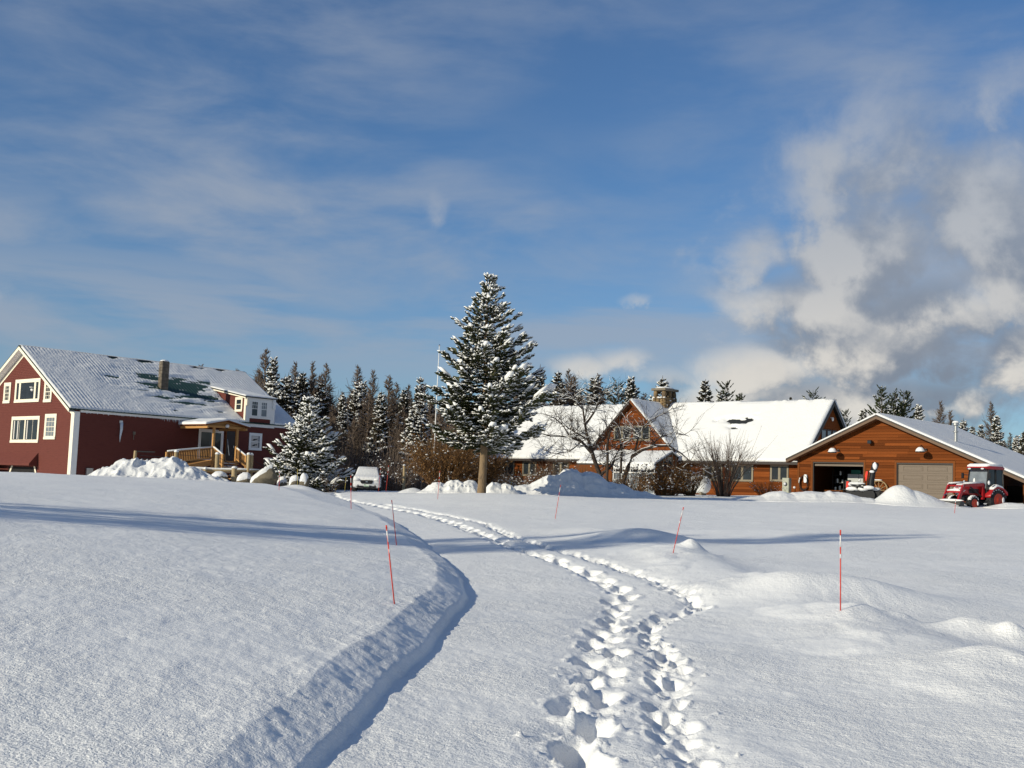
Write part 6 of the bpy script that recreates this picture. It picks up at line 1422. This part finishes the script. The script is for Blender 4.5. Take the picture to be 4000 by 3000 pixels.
# ---------------------------------------------------------------- red tractor
def tractor():
    rng = random.Random(14); x, y = 25.95, 62.9; z = 1.36
    t = thing('red_tractor', 'red cab tractor with front loader, dusted with snow, parked before the lean-to', 'tractor', (x, y, z), -R_(241))
    red, blk = M['tractor_red'], M['black']; U = 1.0
    sn = M['snow_far']
    def wheel(sx, wy, r, w, name):
        c = (sx, wy, r); s = 1 if sx > 0 else -1
        wh = MB().lathe([(r * .55, -w / 2), (r * .9, -w / 2), (r, -w * .38), (r, w * .38), (r * .9, w / 2), (r * .55, w / 2)], 26, c, 'x').build('wheel', M['rubber'], t, smooth=True, angle=40)
        lug = MB()
        for k in range(18):
            a = 2 * math.pi * k / 18
            for side in (-1, 1):
                a2 = a + (.17 if side > 0 else 0); p = Vector((sx + side * w * .24, wy + math.sin(a2) * (r + .012), r + math.cos(a2) * (r + .012))); lug.beam(p - Vector((side * w * .24, 0, 0)), p + Vector((side * w * .24, math.cos(a2) * .06, -math.sin(a2) * .06)), .05, .05, up=(0, math.sin(a2), math.cos(a2)))
        lug.build('tread_lugs', M['rubber'], wh, kind='stuff')
        MB().lathe([(.02, s * w * .56), (r * .2, s * w * .56), (r * .24, s * w * .51), (r * .5, s * w * .51), (r * .57, s * w * .54), (r * .62, s * w * .515), (r * .62, s * w * .45)], 22, c, 'x').build('rim', M['rim_red'], wh, smooth=True, angle=40)
        q = MB()
        for k in range(7):
            a = -.9 + 1.8 * k / 6; q.blob((sx + s * .02, wy + math.sin(a) * r * .98, r + math.cos(a) * r * .98), (w * .45, .11, .06 + .03 * rng.random()), 8, 5, .3, rng)
        q.blob((sx + s * w * .52, wy - r * .62, r * 1.0), (.03, r * .18, r * .3), 8, 5, .3, rng); q.build('wheel_snow', sn, wh, smooth=True, kind='stuff')
    for s in (-1, 1): wheel(s * .68, 0, .58, .36, 'rear'); wheel(s * .62, 1.75, .37, .25, 'front')
    MB().box(-.22, .22, -.4, 1.95, .45, .80).build('chassis', blk, t, bevel=.03); MB().box(-.6, .6, 1.68, 1.82, .32, .42).build('front_axle', blk, t)
    loft([rsec(.62, -.34, .34, .78, 1.40, .1), rsec(1.3, -.33, .33, .78, 1.38, .12), rsec(2.0, -.30, .30, .78, 1.30, .14), rsec(2.22, -.25, .25, .82, 1.18, .14)]).build('hood', red, t, smooth=True, angle=45)
    for s in (-1, 1): MB().box(s * .345 - .006, s * .345 + .006, .95, 1.7, .9, 1.15).build('side_vent', blk, t)
    MB().box(-.2, .2, 2.215, 2.24, .84, 1.12).build('front_grille', blk, t, bevel=.02)
    for s in (-1, 1): MB().blob((s * .17, 2.22, 1.14), (.08, .04, .05), 10, 6).build('headlight', M['lamp_glass'], t, smooth=True)
    loft([rsec(.6, -.30, .30, 1.38, 1.46, .05), rsec(1.2, -.33, .33, 1.35, 1.46, .06), rsec(1.9, -.30, .30, 1.28, 1.40, .08), rsec(2.2, -.22, .22, 1.1, 1.24, .06)]).build('hood_snow', sn, t, smooth=True)
    MB().blob((0, 2.25, 1.0), (.2, .06, .14), 12, 6, .3, rng).build('grille_snow', sn, t, smooth=True)
    # cab
    c0, c1, ct = -.62, .60, 2.24
    MB().box(-.58, .58, c0, c1, .85, 1.12).build('cab_base', blk, t, bevel=.03)
    def pillar(a, b): MB().beam(a, b, .07, .07).build('cab_pillar', blk, t)
    for s in (-1, 1):
        pillar((s * .62, .66, 1.1), (s * .60, .48, ct)); pillar((s * .66, -.62, 1.1), (s * .62, -.60, ct)); pillar((s * .66, -.05, 1.12), (s * .63, -.05, ct))
        MB().hexa([(s * .64, -.01, 1.0), (s * .64, .60, 1.0), (s * .635, .60, 1.0), (s * .635, -.01, 1.0), (s * .62, -.01, ct), (s * .62, .46, ct), (s * .615, .46, ct), (s * .615, -.01, ct)]).build('door_glass', M['glass'], t)
        MB().hexa([(s * .66, -.58, 1.15), (s * .66, -.09, 1.15), (s * .655, -.09, 1.15), (s * .655, -.58, 1.15), (s * .63, -.56, ct), (s * .63, -.09, ct), (s * .625, -.09, ct), (s * .625, -.56, ct)]).build('side_glass', M['glass'], t)
        MB().box(s * .66 - .01, s * .66 + .01, -.02, .1, 1.35, 1.39).build('door_handle', M['steel'], t)
        MB().tube([(s * .62, .55, 1.9), (s * .85, .72, 1.95)], .015, 5).box(s * .88 - .07, s * .88 + .07, .70, .75, 1.72, 2.02).build('wing_mirror', blk, t)
        MB().blob((s * .80, .70, 1.5), (.07, .07, .12), 8, 6).build('work_lamp', M['lamp_glass'], t, smooth=True)
        loft([rsec(-.72, s * .68 - .2, s * .68 + .2, .85, 1.05, .05), rsec(-.4, s * .68 - .2, s * .68 + .2, 1.14, 1.26, .05), rsec(0, s * .68 - .2, s * .68 + .2, 1.22, 1.34, .05), rsec(.42, s * .68 - .2, s * .68 + .2, 1.08, 1.2, .05), rsec(.66, s * .68 - .2, s * .68 + .2, .72, .86, .05)]).build('rear_fender', red, t, smooth=True, angle=50)
        loft([rsec(-.62, s * .68 - .19, s * .68 + .2, 1.0, 1.08, .04), rsec(-.3, s * .68 - .2, s * .68 + .215, 1.22, 1.35, .05), rsec(.1, s * .68 - .2, s * .68 + .215, 1.3, 1.43, .05), rsec(.46, s * .68 - .2, s * .68 + .2, 1.12, 1.24, .05)]).build('fender_snow', sn, t, smooth=True)
        MB().hexa([(s * .45, -.9, .7), (s * .65, -.9, .7), (s * .65, -.7, .7), (s * .45, -.7, .7), (s * .5, -.92, 1.1), (s * .66, -.92, 1.1), (s * .66, -.72, 1.1), (s * .5, -.72, 1.1)]).build('tail_bracket', blk, t)
        MB().box(s * .50, s * .74, .28, .62, .48, .52).build('step', blk, t)
    MB().hexa([(-.60, .655, 1.2), (.60, .655, 1.2), (.60, .645, 1.2), (-.60, .645, 1.2), (-.57, .475, ct), (.57, .475, ct), (.57, .465, ct), (-.57, .465, ct)]).build('windscreen', M['glass_light'], t)
    MB().hexa([(-.62, -.64, 1.15), (.62, -.64, 1.15), (.62, -.63, 1.15), (-.62, -.63, 1.15), (-.59, -.61, ct), (.59, -.61, ct), (.59, -.60, ct), (-.59, -.60, ct)]).build('rear_glass', M['glass'], t)
    MB().tube([(.1, .64, 1.25), (.28, .52, 1.75)], .014, 4).build('wiper', blk, t); MB().blob((.22, .60, 1.55), (.08, .05, .2), 8, 6, .2, rng).build('windscreen_snow', sn, t, smooth=True)
    loft([rsec(-.82, -.60, .60, 2.25, 2.36, .05), rsec(-.6, -.70, .70, 2.22, 2.42, .08), rsec(.5, -.70, .70, 2.22, 2.42, .08), rsec(.72, -.62, .62, 2.24, 2.36, .05)]).build('cab_roof', red, t, smooth=True, angle=45)
    MB().box(-.6, .6, .66, .74, 2.18, 2.30).build('visor', blk, t, bevel=.02)
    for s in (-1, 1): MB().blob((s * .42, .75, 2.25), (.11, .04, .05), 12, 6).build('roof_lamp', M['lamp_glass'], t, smooth=True)
    loft([rsec(-.78, -.55, .55, 2.36, 2.44, .04), rsec(-.55, -.68, .68, 2.36, 2.54, .09), rsec(.45, -.69, .69, 2.36, 2.54, .09), rsec(.7, -.6, .6, 2.33, 2.45, .05)]).build('roof_snow', sn, t, smooth=True)
    MB().box(-.12, .12, -.1, .3, 1.12, 1.5).box(-.22, .22, -.45, -.35, 1.2, 1.75).build('seat', blk, t)
    # loader
    for s in (-1, 1):
        MB().beam((s * .46, .78, .6), (s * .46, .78, 1.42), .12, .16, up=(0, 1, 0)).build('loader_post', red, t)
        MB().beam((s * .48, .74, 1.40), (s * .48, 2.3, 1.30), .09, .16).build('loader_arm', red, t); MB().beam((s * .48, 2.27, 1.36), (s * .48, 2.72, .46), .09, .17).build('loader_knee', red, t)
        MB().tube([(s * .40, 2.1, 1.05), (s * .40, 2.75, .75)], .035, 8).build('tilt_cylinder', M['chrome'], t); MB().tube([(s * .46, .9, .75), (s * .46, 1.75, 1.25)], .04, 8).build('lift_cylinder', blk, t)
        MB().tube([(s * .48, .8, 1.5), (s * .48, 1.5, 1.46), (s * .48, 2.28, 1.40)], [.05, .06, .055], 7).tube([(s * .48, 2.3, 1.40), (s * .5, 2.45, 1.1)], [.055, .02], 7).build('arm_snow', sn, t, smooth=True)
    MB().beam((-.5, 2.45, .95), (.5, 2.45, .95), .09, .09).build('cross_tube', red, t); MB().beam((-.5, 2.3, 1.28), (.5, 2.3, 1.28), .05, .07).build('cross_tube', red, t)
    MB().tube([(-.48, 2.45, 1.02), (0, 2.46, 1.05), (.48, 2.45, 1.02)], [.05, .07, .05], 7).build('tube_snow', sn, t, smooth=True)
    MB().box(-.85, .85, 2.70, 2.74, .40, .50).build('bucket_lip', red, t)
    pr = [(2.72, .46), (3.0, .48), (2.80, .42), (2.74, .28), (2.82, .14), (3.3, .02), (3.3, -.02), (2.78, .08), (2.68, .28)]
    bk = MB()
    bk.hexa([(-.85, 2.70, .06), (.85, 2.70, .06), (.85, 2.74, .06), (-.85, 2.74, .06), (-.85, 2.70, .46), (.85, 2.70, .46), (.85, 2.74, .46), (-.85, 2.74, .46)]); bk.hexa([(-.85, 2.72, .02), (.85, 2.72, .02), (.85, 3.28, .0), (-.85, 3.28, .0), (-.85, 2.72, .06), (.85, 2.72, .06), (.85, 3.28, .02), (-.85, 3.28, .02)])
    for s in (-1, 1): bk.prism([(2.74, .04), (3.24, .03), (2.95, .47), (2.74, .47)], 'x', s * .85 - .015, s * .85 + .015)
    bk.build('bucket', M['bucket'], t)
    MB().blob((0, 2.74, .50), (.8, .09, .07), 16, 6, .2, rng).build('bucket_snow', sn, t, smooth=True); MB().blob((0, 3.0, .06), (.8, .26, .12), 16, 6, .2, rng).build('bucket_snow', sn, t, smooth=True)
tractor()

# ---------------------------------------------------------------- snow blower
def blower():
    rng = random.Random(19); x, y = 20.05, 65.2; z = 1.60
    t = thing('snow_blower', 'black tractor snow blower with tall chute and two red reflectors, capped with snow', 'snow blower', (x, y, z), -R_(28)); b = M['black']; sn = M['snow_far']
    # housing: an open-fronted trough seen from behind
    MB().box(-.95, .95, -.25, -.2, .0, .62).build('housing_back', b, t); MB().box(-.95, -.90, -.25, .45, .0, .62).build('housing_side', b, t); MB().box(.90, .95, -.25, .45, .0, .62).build('housing_side', b, t)
    MB().hexa([(-.95, -.25, .60), (.95, -.25, .60), (.95, .3, .60), (-.95, .3, .60), (-.95, -.25, .64), (.95, -.25, .64), (.95, .3, .64), (-.95, .3, .64)]).build('housing_top', b, t)
    MB().box(-.92, -.62, -.28, -.255, .22, .30).build('warning_label', M['stake_yellow'], t)
    MB().lathe([(.34, -.12), (.36, 0), (.34, .12)], 18, (.35, -.32, .38), 'y').build('fan_drum', b, t, smooth=True, angle=40)
    MB().tube([(.42, -.2, .66), (.46, -.22, 1.2), (.55, -.25, 1.75)], [.19, .16, .15], 10).build('chute', b, t, smooth=True, angle=40)
    MB().hexa([(.40, -.42, 1.7), (.70, -.42, 1.7), (.72, -.10, 1.7), (.42, -.10, 1.7), (.55, -.50, 2.22), (.85, -.50, 2.2), (.88, -.2, 2.15), (.58, -.2, 2.18)]).build('chute_hood', b, t, bevel=.02)
    MB().blob((.68, -.46, 2.02), (.13, .07, .22), 12, 6, .15, rng).build('chute_snow', sn, t, smooth=True); MB().blob((.52, -.42, 1.70), (.14, .08, .08), 10, 6, .2, rng).build('chute_snow', sn, t, smooth=True)
    MB().tube([(.25, -.3, .7), (.30, -.32, 1.75)], .03, 6).build('chute_rod', b, t)
    # hitch frame
    for a, c in (((-.5, -.3, .62), (0, -.5, 1.02)), ((.5, -.3, .62), (0, -.5, 1.02)), ((-.7, -.3, .95), (.1, -.6, .80)), ((-.2, -.2, 1.1), (-.2, -.3, .6))): MB().beam(a, c, .07, .09).build('hitch_bar', b, t)
    for c, r in (((-.55, -.25, .72), (.42, .2, .12)), ((.05, -.4, .72), (.3, .22, .13)), ((.62, -.1, .72), (.35, .25, .11)), ((-.3, -.48, 1.02), (.46, .08, .07)), ((.35, -.5, .80), (.35, .16, .12)), ((-.62, -.3, .98), (.2, .08, .12))): MB().blob(c, r, 12, 6, .25, rng).build('snow_lump', sn, t, smooth=True)
    for px, py, h0, h1, lean in ((-.88, -.25, .66, 1.12, .03), (.12, -.28, 1.18, 1.72, .10)):
        MB().hexa([(px - .06, py - .012, h0), (px + .06, py - .012, h0), (px + .06, py + .012, h0), (px - .06, py + .012, h0), (px - .06 + lean, py - .012, h1), (px + .06 + lean, py - .012, h1), (px + .06 + lean, py + .012, h1), (px - .06 + lean, py + .012, h1)]).build('reflector', M['reflector'], t)
        MB().box(px - .02, px + .02, py + .013, py + .03, .6, h0 + .1).build('reflector_post', b, t)
    MB().lathe([(.06, 0), (.07, .08), (.03, .12)], 10, (-.18, -.3, 1.15)).build('snow_cap', sn, t, smooth=True)
    MB().tube([(.2, -.3, .6), (.05, -.35, 1.5)], .022, 5).build('crank_handle', M['cedar_trim'], t)
blower()
def wagon_wheel():
    x, y = to_world(GO, 5.5, -.28); t = thing('wagon_wheel', 'old wooden wagon wheel leaning on the cedar wall between the garage bays', 'wheel', (x, y, 2.35), -A_B); t.rotation_euler = (R_(-12), 0, -A_B)
    R0 = .62; w = M['wheel_wood']; n = 28; mb = MB()
    for k in range(n):
        a, b_ = 2 * math.pi * k / n, 2 * math.pi * (k + 1) / n
        P = lambda r, an, y_: (r * math.cos(an), y_, r * math.sin(an)); mb.hexa([P(R0 - .07, a, -.03), P(R0, a, -.03), P(R0, b_, -.03), P(R0 - .07, b_, -.03), P(R0 - .07, a, .03), P(R0, a, .03), P(R0, b_, .03), P(R0 - .07, b_, .03)])
    mb.build('rim', w, t); MB().lathe([(.08, -.10), (.10, -.03), (.10, .03), (.07, .08)], 14, (0, 0, 0), 'y').build('hub', w, t)
    for k in range(12): a = 2 * math.pi * k / 12; MB().tube([(.09 * math.cos(a), 0, .09 * math.sin(a)), ((R0 - .05) * math.cos(a), 0, (R0 - .05) * math.sin(a))], [.028, .022], 6).build('spoke', w, t)
    MB().blob((-.1, 0, .64), (.32, .05, .04), 12, 5, .2, random.Random(1)).build('snow_cap', M['snow_far'], t, smooth=True)
wagon_wheel()

# ---------------------------------------------------------------- fittings on the garage and house walls
def barn_lamp(u, z, label):
    x, y = to_world(GO, u, 0); t = thing('barn_lamp', label, 'wall lamp', (x, y, z), -A_B, 'gooseneck lamps over the garage bays'); b = M['bronze']
    MB().lathe([(.09, -.045), (.09, 0)], 12, (0, 0, 0), 'y').build('wall_plate', b, t)
    MB().tube([(0, -.03, 0), (-.02, -.2, .03), (-.04, -.38, .17), (-.05, -.52, .26), (-.06, -.66, .22), (-.06, -.72, .10), (-.06, -.72, .0)], .022, 7).build('gooseneck', b, t, smooth=True)
    MB().lathe([(.05, .04), (.09, .02), (.20, -.05), (.27, -.16), (.27, -.18), (.1, -.10), (.02, -.08)], 20, (-.06, -.72, 0)).build('lamp_shade', b, t, smooth=True, angle=50)
    MB().lathe([(.02, .14), (.12, .12), (.22, .03), (.275, -.10), (.275, -.13), (.2, -.06)], 20, (-.06, -.72, 0)).build('snow_cap', M['snow_far'], t, smooth=True)
barn_lamp(2.75, 4.78, 'gooseneck lamp with a snow-capped shade over the open garage bay'); barn_lamp(8.35, 4.85, 'gooseneck lamp with a snow-capped shade over the closed garage door')
def floodlight():
    x, y = to_world(GO, 4.95, 0); t = thing('floodlight', 'small black floodlight under the peak of the garage gable', 'floodlight', (x, y, 5.32), -A_B)
    MB().box(-.06, .06, -.07, -.03, -.06, .06).build('bracket', M['black'], t); MB().hexa([(-.16, -.32, -.12), (.10, -.32, -.12), (.10, -.1, -.04), (-.16, -.1, -.04), (-.16, -.30, .10), (.10, -.30, .10), (.10, -.08, .10), (-.16, -.08, .10)]).build('lamp_head', M['black'], t, bevel=.02); MB().box(-.14, .08, -.335, -.322, -.1, .08).build('lens', M['glass'], t)
floodlight()
def charger():
    x, y = to_world(GO, .47, -.03); t = thing('car_charger', 'white wall charger with a coiled black cable left of the open garage bay', 'charger', (x, y, 2.72), -A_B)
    loft([rsec(-.14, .0, .20, -.02, .50, .09), rsec(-.12, -.01, .21, -.03, .51, .09), rsec(-.02, -.01, .21, -.03, .51, .09)]).build('charger_body', M['charger'], t, smooth=True, angle=50)
    for k in range(3):
        pts = [((.30 - .012 * k) * math.sin(2 * math.pi * i / 20) - .03 + .01 * k, -.06 - .035 * k, -.02 - .02 * k + (.44 + .025 * k) * math.cos(2 * math.pi * i / 20)) for i in range(21)]; MB().tube(pts, .022, 6).build('cable', M['rubber'], t, smooth=True)
    MB().tube([(-.32, -.08, .18), (-.36, -.08, -.05)], [.04, .03], 8).build('plug', M['charger'], t, smooth=True); MB().blob((-.30, -.08, .24), (.05, .05, .06), 8, 5).build('snow_cap', M['snow_far'], t, smooth=True)
charger()
def cabinet():
    x, y = to_world(GO, -.62, -.35); t = thing('meter_cabinet', 'pale grey-green electric meter cabinet standing by the garage corner', 'cabinet', (x, y, 1.55), -A_B); m = M['cabinet_grey']
    MB().box(-.24, .24, -.18, .18, 0, 1.42).build('cabinet_body', m, t, bevel=.015); MB().box(-.21, .21, -.195, -.181, .1, 1.38).build('cabinet_door', m, t, bevel=.005)
    MB().lathe([(.12, -.25), (.135, -.2), (.135, -.196)], 18, (0, 0, 1.02), 'y').build('meter', M['plastic'], t); MB().lathe([(.08, -.31), (.10, -.27), (.10, -.252)], 18, (.0, 0, 1.03), 'y').build('meter_glass', M['lamp_glass'], t, smooth=True)
    MB().box(-.06, .06, -.2, -.1955, .62, .64).build('nameplate', M['black'], t)
cabinet()
def fire_bottle():
    x, y = to_world(GO, -.18, -.15); t = thing('gas_bottle', 'small snow-topped bottle hanging between the meter cabinet and the garage corner', 'bottle', (x, y, 1.9), -A_B)
    MB().lathe([(.06, 0), (.075, .04), (.075, .35), (.03, .42), (.03, .46)], 12).build('bottle_body', M['cedar_trim'], t, smooth=True, angle=50); MB().blob((0, 0, .47), (.09, .09, .08), 10, 6).build('snow_cap', M['snow_far'], t, smooth=True)
fire_bottle()
def tank():
    x, y = to_world(GO, -5.7, -3.0); t = thing('propane_tank', 'rounded white tank under snow, half hidden by bare shrubs at the house front', 'tank', (x, y, gz(x, y) + .05), -A_B); w = M['tank_white']
    loft([[(-.9 + s_, .55 * c, .62 + .55 * s) for c, s in ((math.cos(2 * math.pi * k / 20), math.sin(2 * math.pi * k / 20)) for k in range(20))] if True else None for s_ in (0.25, 1.45)]).build('tank_shell', w, t, smooth=True, angle=40)
    for s in (-1, 1): MB().blob((s * .6 - .05, 0, .62), (.36, .55, .55), 20, 10).build('tank_end', w, t, smooth=True)
    MB().lathe([(.18, 1.12), (.18, 1.28), (.05, 1.33)], 14).build('valve_cover', w, t, smooth=True, angle=40)
    for s in (-.5, .4): MB().box(s - .08, s + .08, -.3, .3, -.05, .15).build('saddle', M['slab'], t)
    MB().blob((-.02, 0, 1.08), (.85, .40, .17), 18, 6, .1, random.Random(4), -.2).build('snow_cap', M['snow_far'], t, smooth=True)
tank()
def post():
    t = thing('wooden_post', 'single round weathered post with a snow cap standing alone right of the car', 'post', (-6.14, 68.0, 1.25), 0)
    MB().tube([(0, 0, -.2), (.0, 0, .7), (-.02, 0, 1.52)], [.085, .08, .078], 12).build('post_shaft', M['log'], t, smooth=True, angle=50); MB().blob((-.02, 0, 1.52), (.095, .095, .07), 12, 6, .1, random.Random(1), -.1).build('snow_cap', M['snow_far'], t, smooth=True)
post()
def flag_pole():
    t = thing('flag_pole', 'thin white flagpole rising behind the tall yard spruce', 'flagpole', (-5.25, 80.0, 1.2), 0)
    MB().tube([(0, 0, -.2), (.03, 0, 5), (.08, 0, 10.2)], [.045, .036, .026], 8).build('pole', M['trim_white'], t, smooth=True); MB().blob((.08, 0, 10.24), .07, 10, 6).build('finial', M['chrome'], t, smooth=True)
flag_pole()

# ---------------------------------------------------------------- things inside the open bay
def in_bay(name, label, c, u, v): x, y = to_world(GO, u, v); return thing(name, label, c, (x, y, 1.86), -A_B)
def garage_contents():
    t = in_bay('refrigerator', 'pale grey upright refrigerator deep in the open garage bay', 'refrigerator', 3.15, 2.2); MB().box(-.62, .12, -.35, .4, .03, 1.5).build('cabinet_body', M['fridge'], t, bevel=.02); MB().box(.14, .80, -.35, .4, .03, 1.5).build('door', M['fridge'], t, bevel=.02); MB().tube([(.2, -.38, .7), (.2, -.40, 1.0), (.2, -.38, 1.3)], .018, 6).build('handle', M['steel'], t)
    t = in_bay('storage_crate', 'teal green crate lying on top of the refrigerator', 'crate', 3.0, 2.2); t.location.z = 3.365; MB().box(-.3, .35, -.2, .2, 0, .03).build('base', M['teal'], t)
    for a in ((-.3, .35, -.2, -.17), (-.3, .35, .17, .2), (-.3, -.27, -.17, .17), (.32, .35, -.17, .17)): MB().box(*a, .03, .26).build('side', M['teal'], t)
    t = in_bay('office_chair', 'black swivel chair in front of the refrigerator in the garage', 'chair', 2.75, 1.2); MB().box(-.24, .24, -.24, .24, .44, .54).build('seat', M['black'], t, bevel=.03); MB().box(-.22, .22, .2, .28, .6, 1.1).build('backrest', M['black'], t, bevel=.03); MB().tube([(0, 0, .08), (0, 0, .44)], .03, 8).build('stem', M['steel'], t)
    for k in range(5): a = k * 2 * math.pi / 5; MB().beam((0, 0, .09), (.28 * math.cos(a), .28 * math.sin(a), .06), .04, .04).build('foot', M['plastic'], t)
    t = in_bay('shelf_rack', 'dark shelf rack of jars and tins at the left wall of the open bay', 'shelf', 1.55, 2.6)
    for z_ in (.4, .9, 1.4): MB().box(-.3, .5, -.25, .25, z_, z_ + .03).build('shelf', M['plastic'], t)
    for sx in (-.3, .47):
        for sy in (-.25, .22): MB().box(sx, sx + .03, sy, sy + .03, 0, 1.75).build('upright', M['plastic'], t)
    for k, (px, pz, r, h) in enumerate([(-.15, .43, .11, .22), (.15, .43, .09, .3), (.35, .93, .10, .2), (.0, .93, .12, .26), (.2, 1.43, .10, .25)]):
        x, y = to_world(GO, 1.55 + px, 2.5); q = thing('storage_tin', ['squat grey tin low on the garage shelf rack', 'tall grey tin low on the garage shelf rack', 'small tin at the right of the middle garage shelf', 'wide tin at the left of the middle garage shelf', 'grey tin alone on the top garage shelf'][k], 'tin', (x, y, 1.86 + pz), -A_B); MB().lathe([(r, 0), (r, h)], 14).build('tin_body', M['steel'], q, smooth=True, angle=40); MB().lathe([(r * 1.04, h), (r * 1.04, h + .02)], 14).build('lid', M['plastic'], q)
    t = in_bay('wall_fan', 'round wire fan hanging high in the open garage bay', 'fan', 3.55, 3.9); t.location.z = 3.45
    for r in (.1, .18, .26): MB().tube([(r * math.cos(2 * math.pi * k / 16), 0, r * math.sin(2 * math.pi * k / 16)) for k in range(17)], .01, 4).build('guard_ring', M['steel'], t)
    for k in range(3): a = k * 2.1; MB().hexa([(.02, .03, 0), (.05, .03, 0), (.05, .04, 0), (.02, .04, 0), (.24 * math.cos(a) - .06, .03, .24 * math.sin(a)), (.24 * math.cos(a) + .06, .03, .24 * math.sin(a)), (.24 * math.cos(a) + .06, .04, .24 * math.sin(a)), (.24 * math.cos(a) - .06, .04, .24 * math.sin(a))]).build('fan_blade', M['steel'], t)
    MB().box(-.03, .03, .04, .9, -.03, .03).build('wall_arm', M['steel'], t)
    t = in_bay('fuel_can', 'red fuel can on the floor of the open garage bay', 'fuel can', 3.9, .9); MB().box(-.2, .2, -.13, .13, 0, .36).build('can_body', M['tractor_red'], t, bevel=.03); MB().tube([(.1, 0, .36), (.22, 0, .5)], .03, 8).build('spout', M['black'], t); MB().beam((-.12, 0, .42), (.04, 0, .42), .03, .03).build('handle', M['tractor_red'], t)
    t = in_bay('workbench', 'low dark workbench along the left side of the open bay', 'bench', 1.9, 1.3); MB().box(-.6, .7, -.3, .3, .36, .42).build('bench_top', M['cedar_trim'], t)
    for sx in (-.55, .6):
        for sy in (-.25, .2): MB().box(sx, sx + .06, sy, sy + .06, 0, .36).build('leg', M['cedar_trim'], t)
    x, y = to_world(GO, 14.9, 1.6); t = thing('sawhorse', 'yellow timber sawhorse under the lean-to behind the tractor', 'sawhorse', (x, y, 1.62), -A_B + .3); w = M['pine_wood']
    MB().beam((-.6, 0, .72), (.6, 0, .72), .10, .09).build('beam', w, t)
    for sx in (-.5, .5):
        for sy in (-.28, .28): MB().beam((sx, 0, .70), (sx * 1.05, sy, 0), .07, .04).build('leg', w, t)
garage_contents()

# ---------------------------------------------------------------- driveway markers
def stake(label, x, y, h, lean=(0, 0), kind='red', z=None, r=.008):
    z = gz(x, y) if z is None else z; c = {'red': 'stake_red', 'yellow': 'stake_yellow', 'dark': 'stake_red'}[kind]
    t = thing('driveway_marker', label, 'marker stake', (x, y, z - .05), 0, 'fibreglass stakes marking the drive'); r *= .85; top = Vector((lean[0], lean[1], h + .05))
    MB().tube([(0, 0, -.1), top], r, 8).build('rod', M[c], t, smooth=True)
    if kind != 'yellow':
        for a, b in ((.665, .715), (.80, .935)) if kind == 'red' else ((.72, .92),): MB().tube([top * a, top * b], r * 1.2, 8).build('reflective_band', M['stake_white'], t, smooth=True)
        MB().tube([top * .96, top * 1.0], r * 1.3, 8).build('cap', M[c], t, smooth=True)
def stakes():
    stake('nearest red and white marker stake on the snow bank left of the footprints', -1.07, 11.64, .78, (-.14, 0))
    stake('dark red marker stake just behind the nearest one on the left bank', -2.01, 21.55, .83, (-.15, 0), 'dark', r=.009)
    stake('thin red marker stake on the left bank in line with the front of the car', -4.47, 33.2, .95, (-.06, 0), r=.010)
    stake('red marker stake touching the right edge of the parked car', -8.05, 71.8, 1.47, (.08, 0), z=1.13, r=.013)
    stake('red marker stake leaning right, just beyond the right edge of the car', -7.7, 72.8, 1.69, (.12, 0), z=1.13, r=.013)
    stake('yellow marker stake leaning between the young spruce and the car', -10.9, 73.0, 1.1, (.2, 0), 'yellow', z=1.2, r=.013)
    stake('upright yellow marker stake closest to the left of the car', -10.45, 74.0, 1.2, (.08, 0), 'yellow', z=1.2, r=.013)
    stake('red marker stake in front of the rusty shrub left of the spruce trunk', -2.95, 48.6, 1.18, (.05, 0), r=.011)
    stake('leaning red marker stake in the open field before the largest snow heap', 1.49, 36.5, 1.07, (.16, 0), r=.010)
    stake('leaning red marker stake beside the rounded mound at mid distance', 2.95, 20.74, .82, (.20, 0), r=.0085)
    stake('nearest right-hand marker stake, upright red and white in front of a snow mound', 3.66, 12.69, .87, (-.01, 0))
    stake('short red marker stake in front of the tractor bucket', 18.25, 47.3, .55, (.06, 0), r=.012)
    stake('red marker stake before the largest boulder', -9.0, 45.5, .72, (-.02, 0), r=.012)
    stake('yellow marker stake before the short standing stone', -10.5, 57.7, .80, (-.05, 0), 'yellow', r=.013)
    stake('yellow marker stake under the left windows of the timber house', .1, 64.5, .62, (.08, 0), 'yellow', z=1.45, r=.014)
stakes()
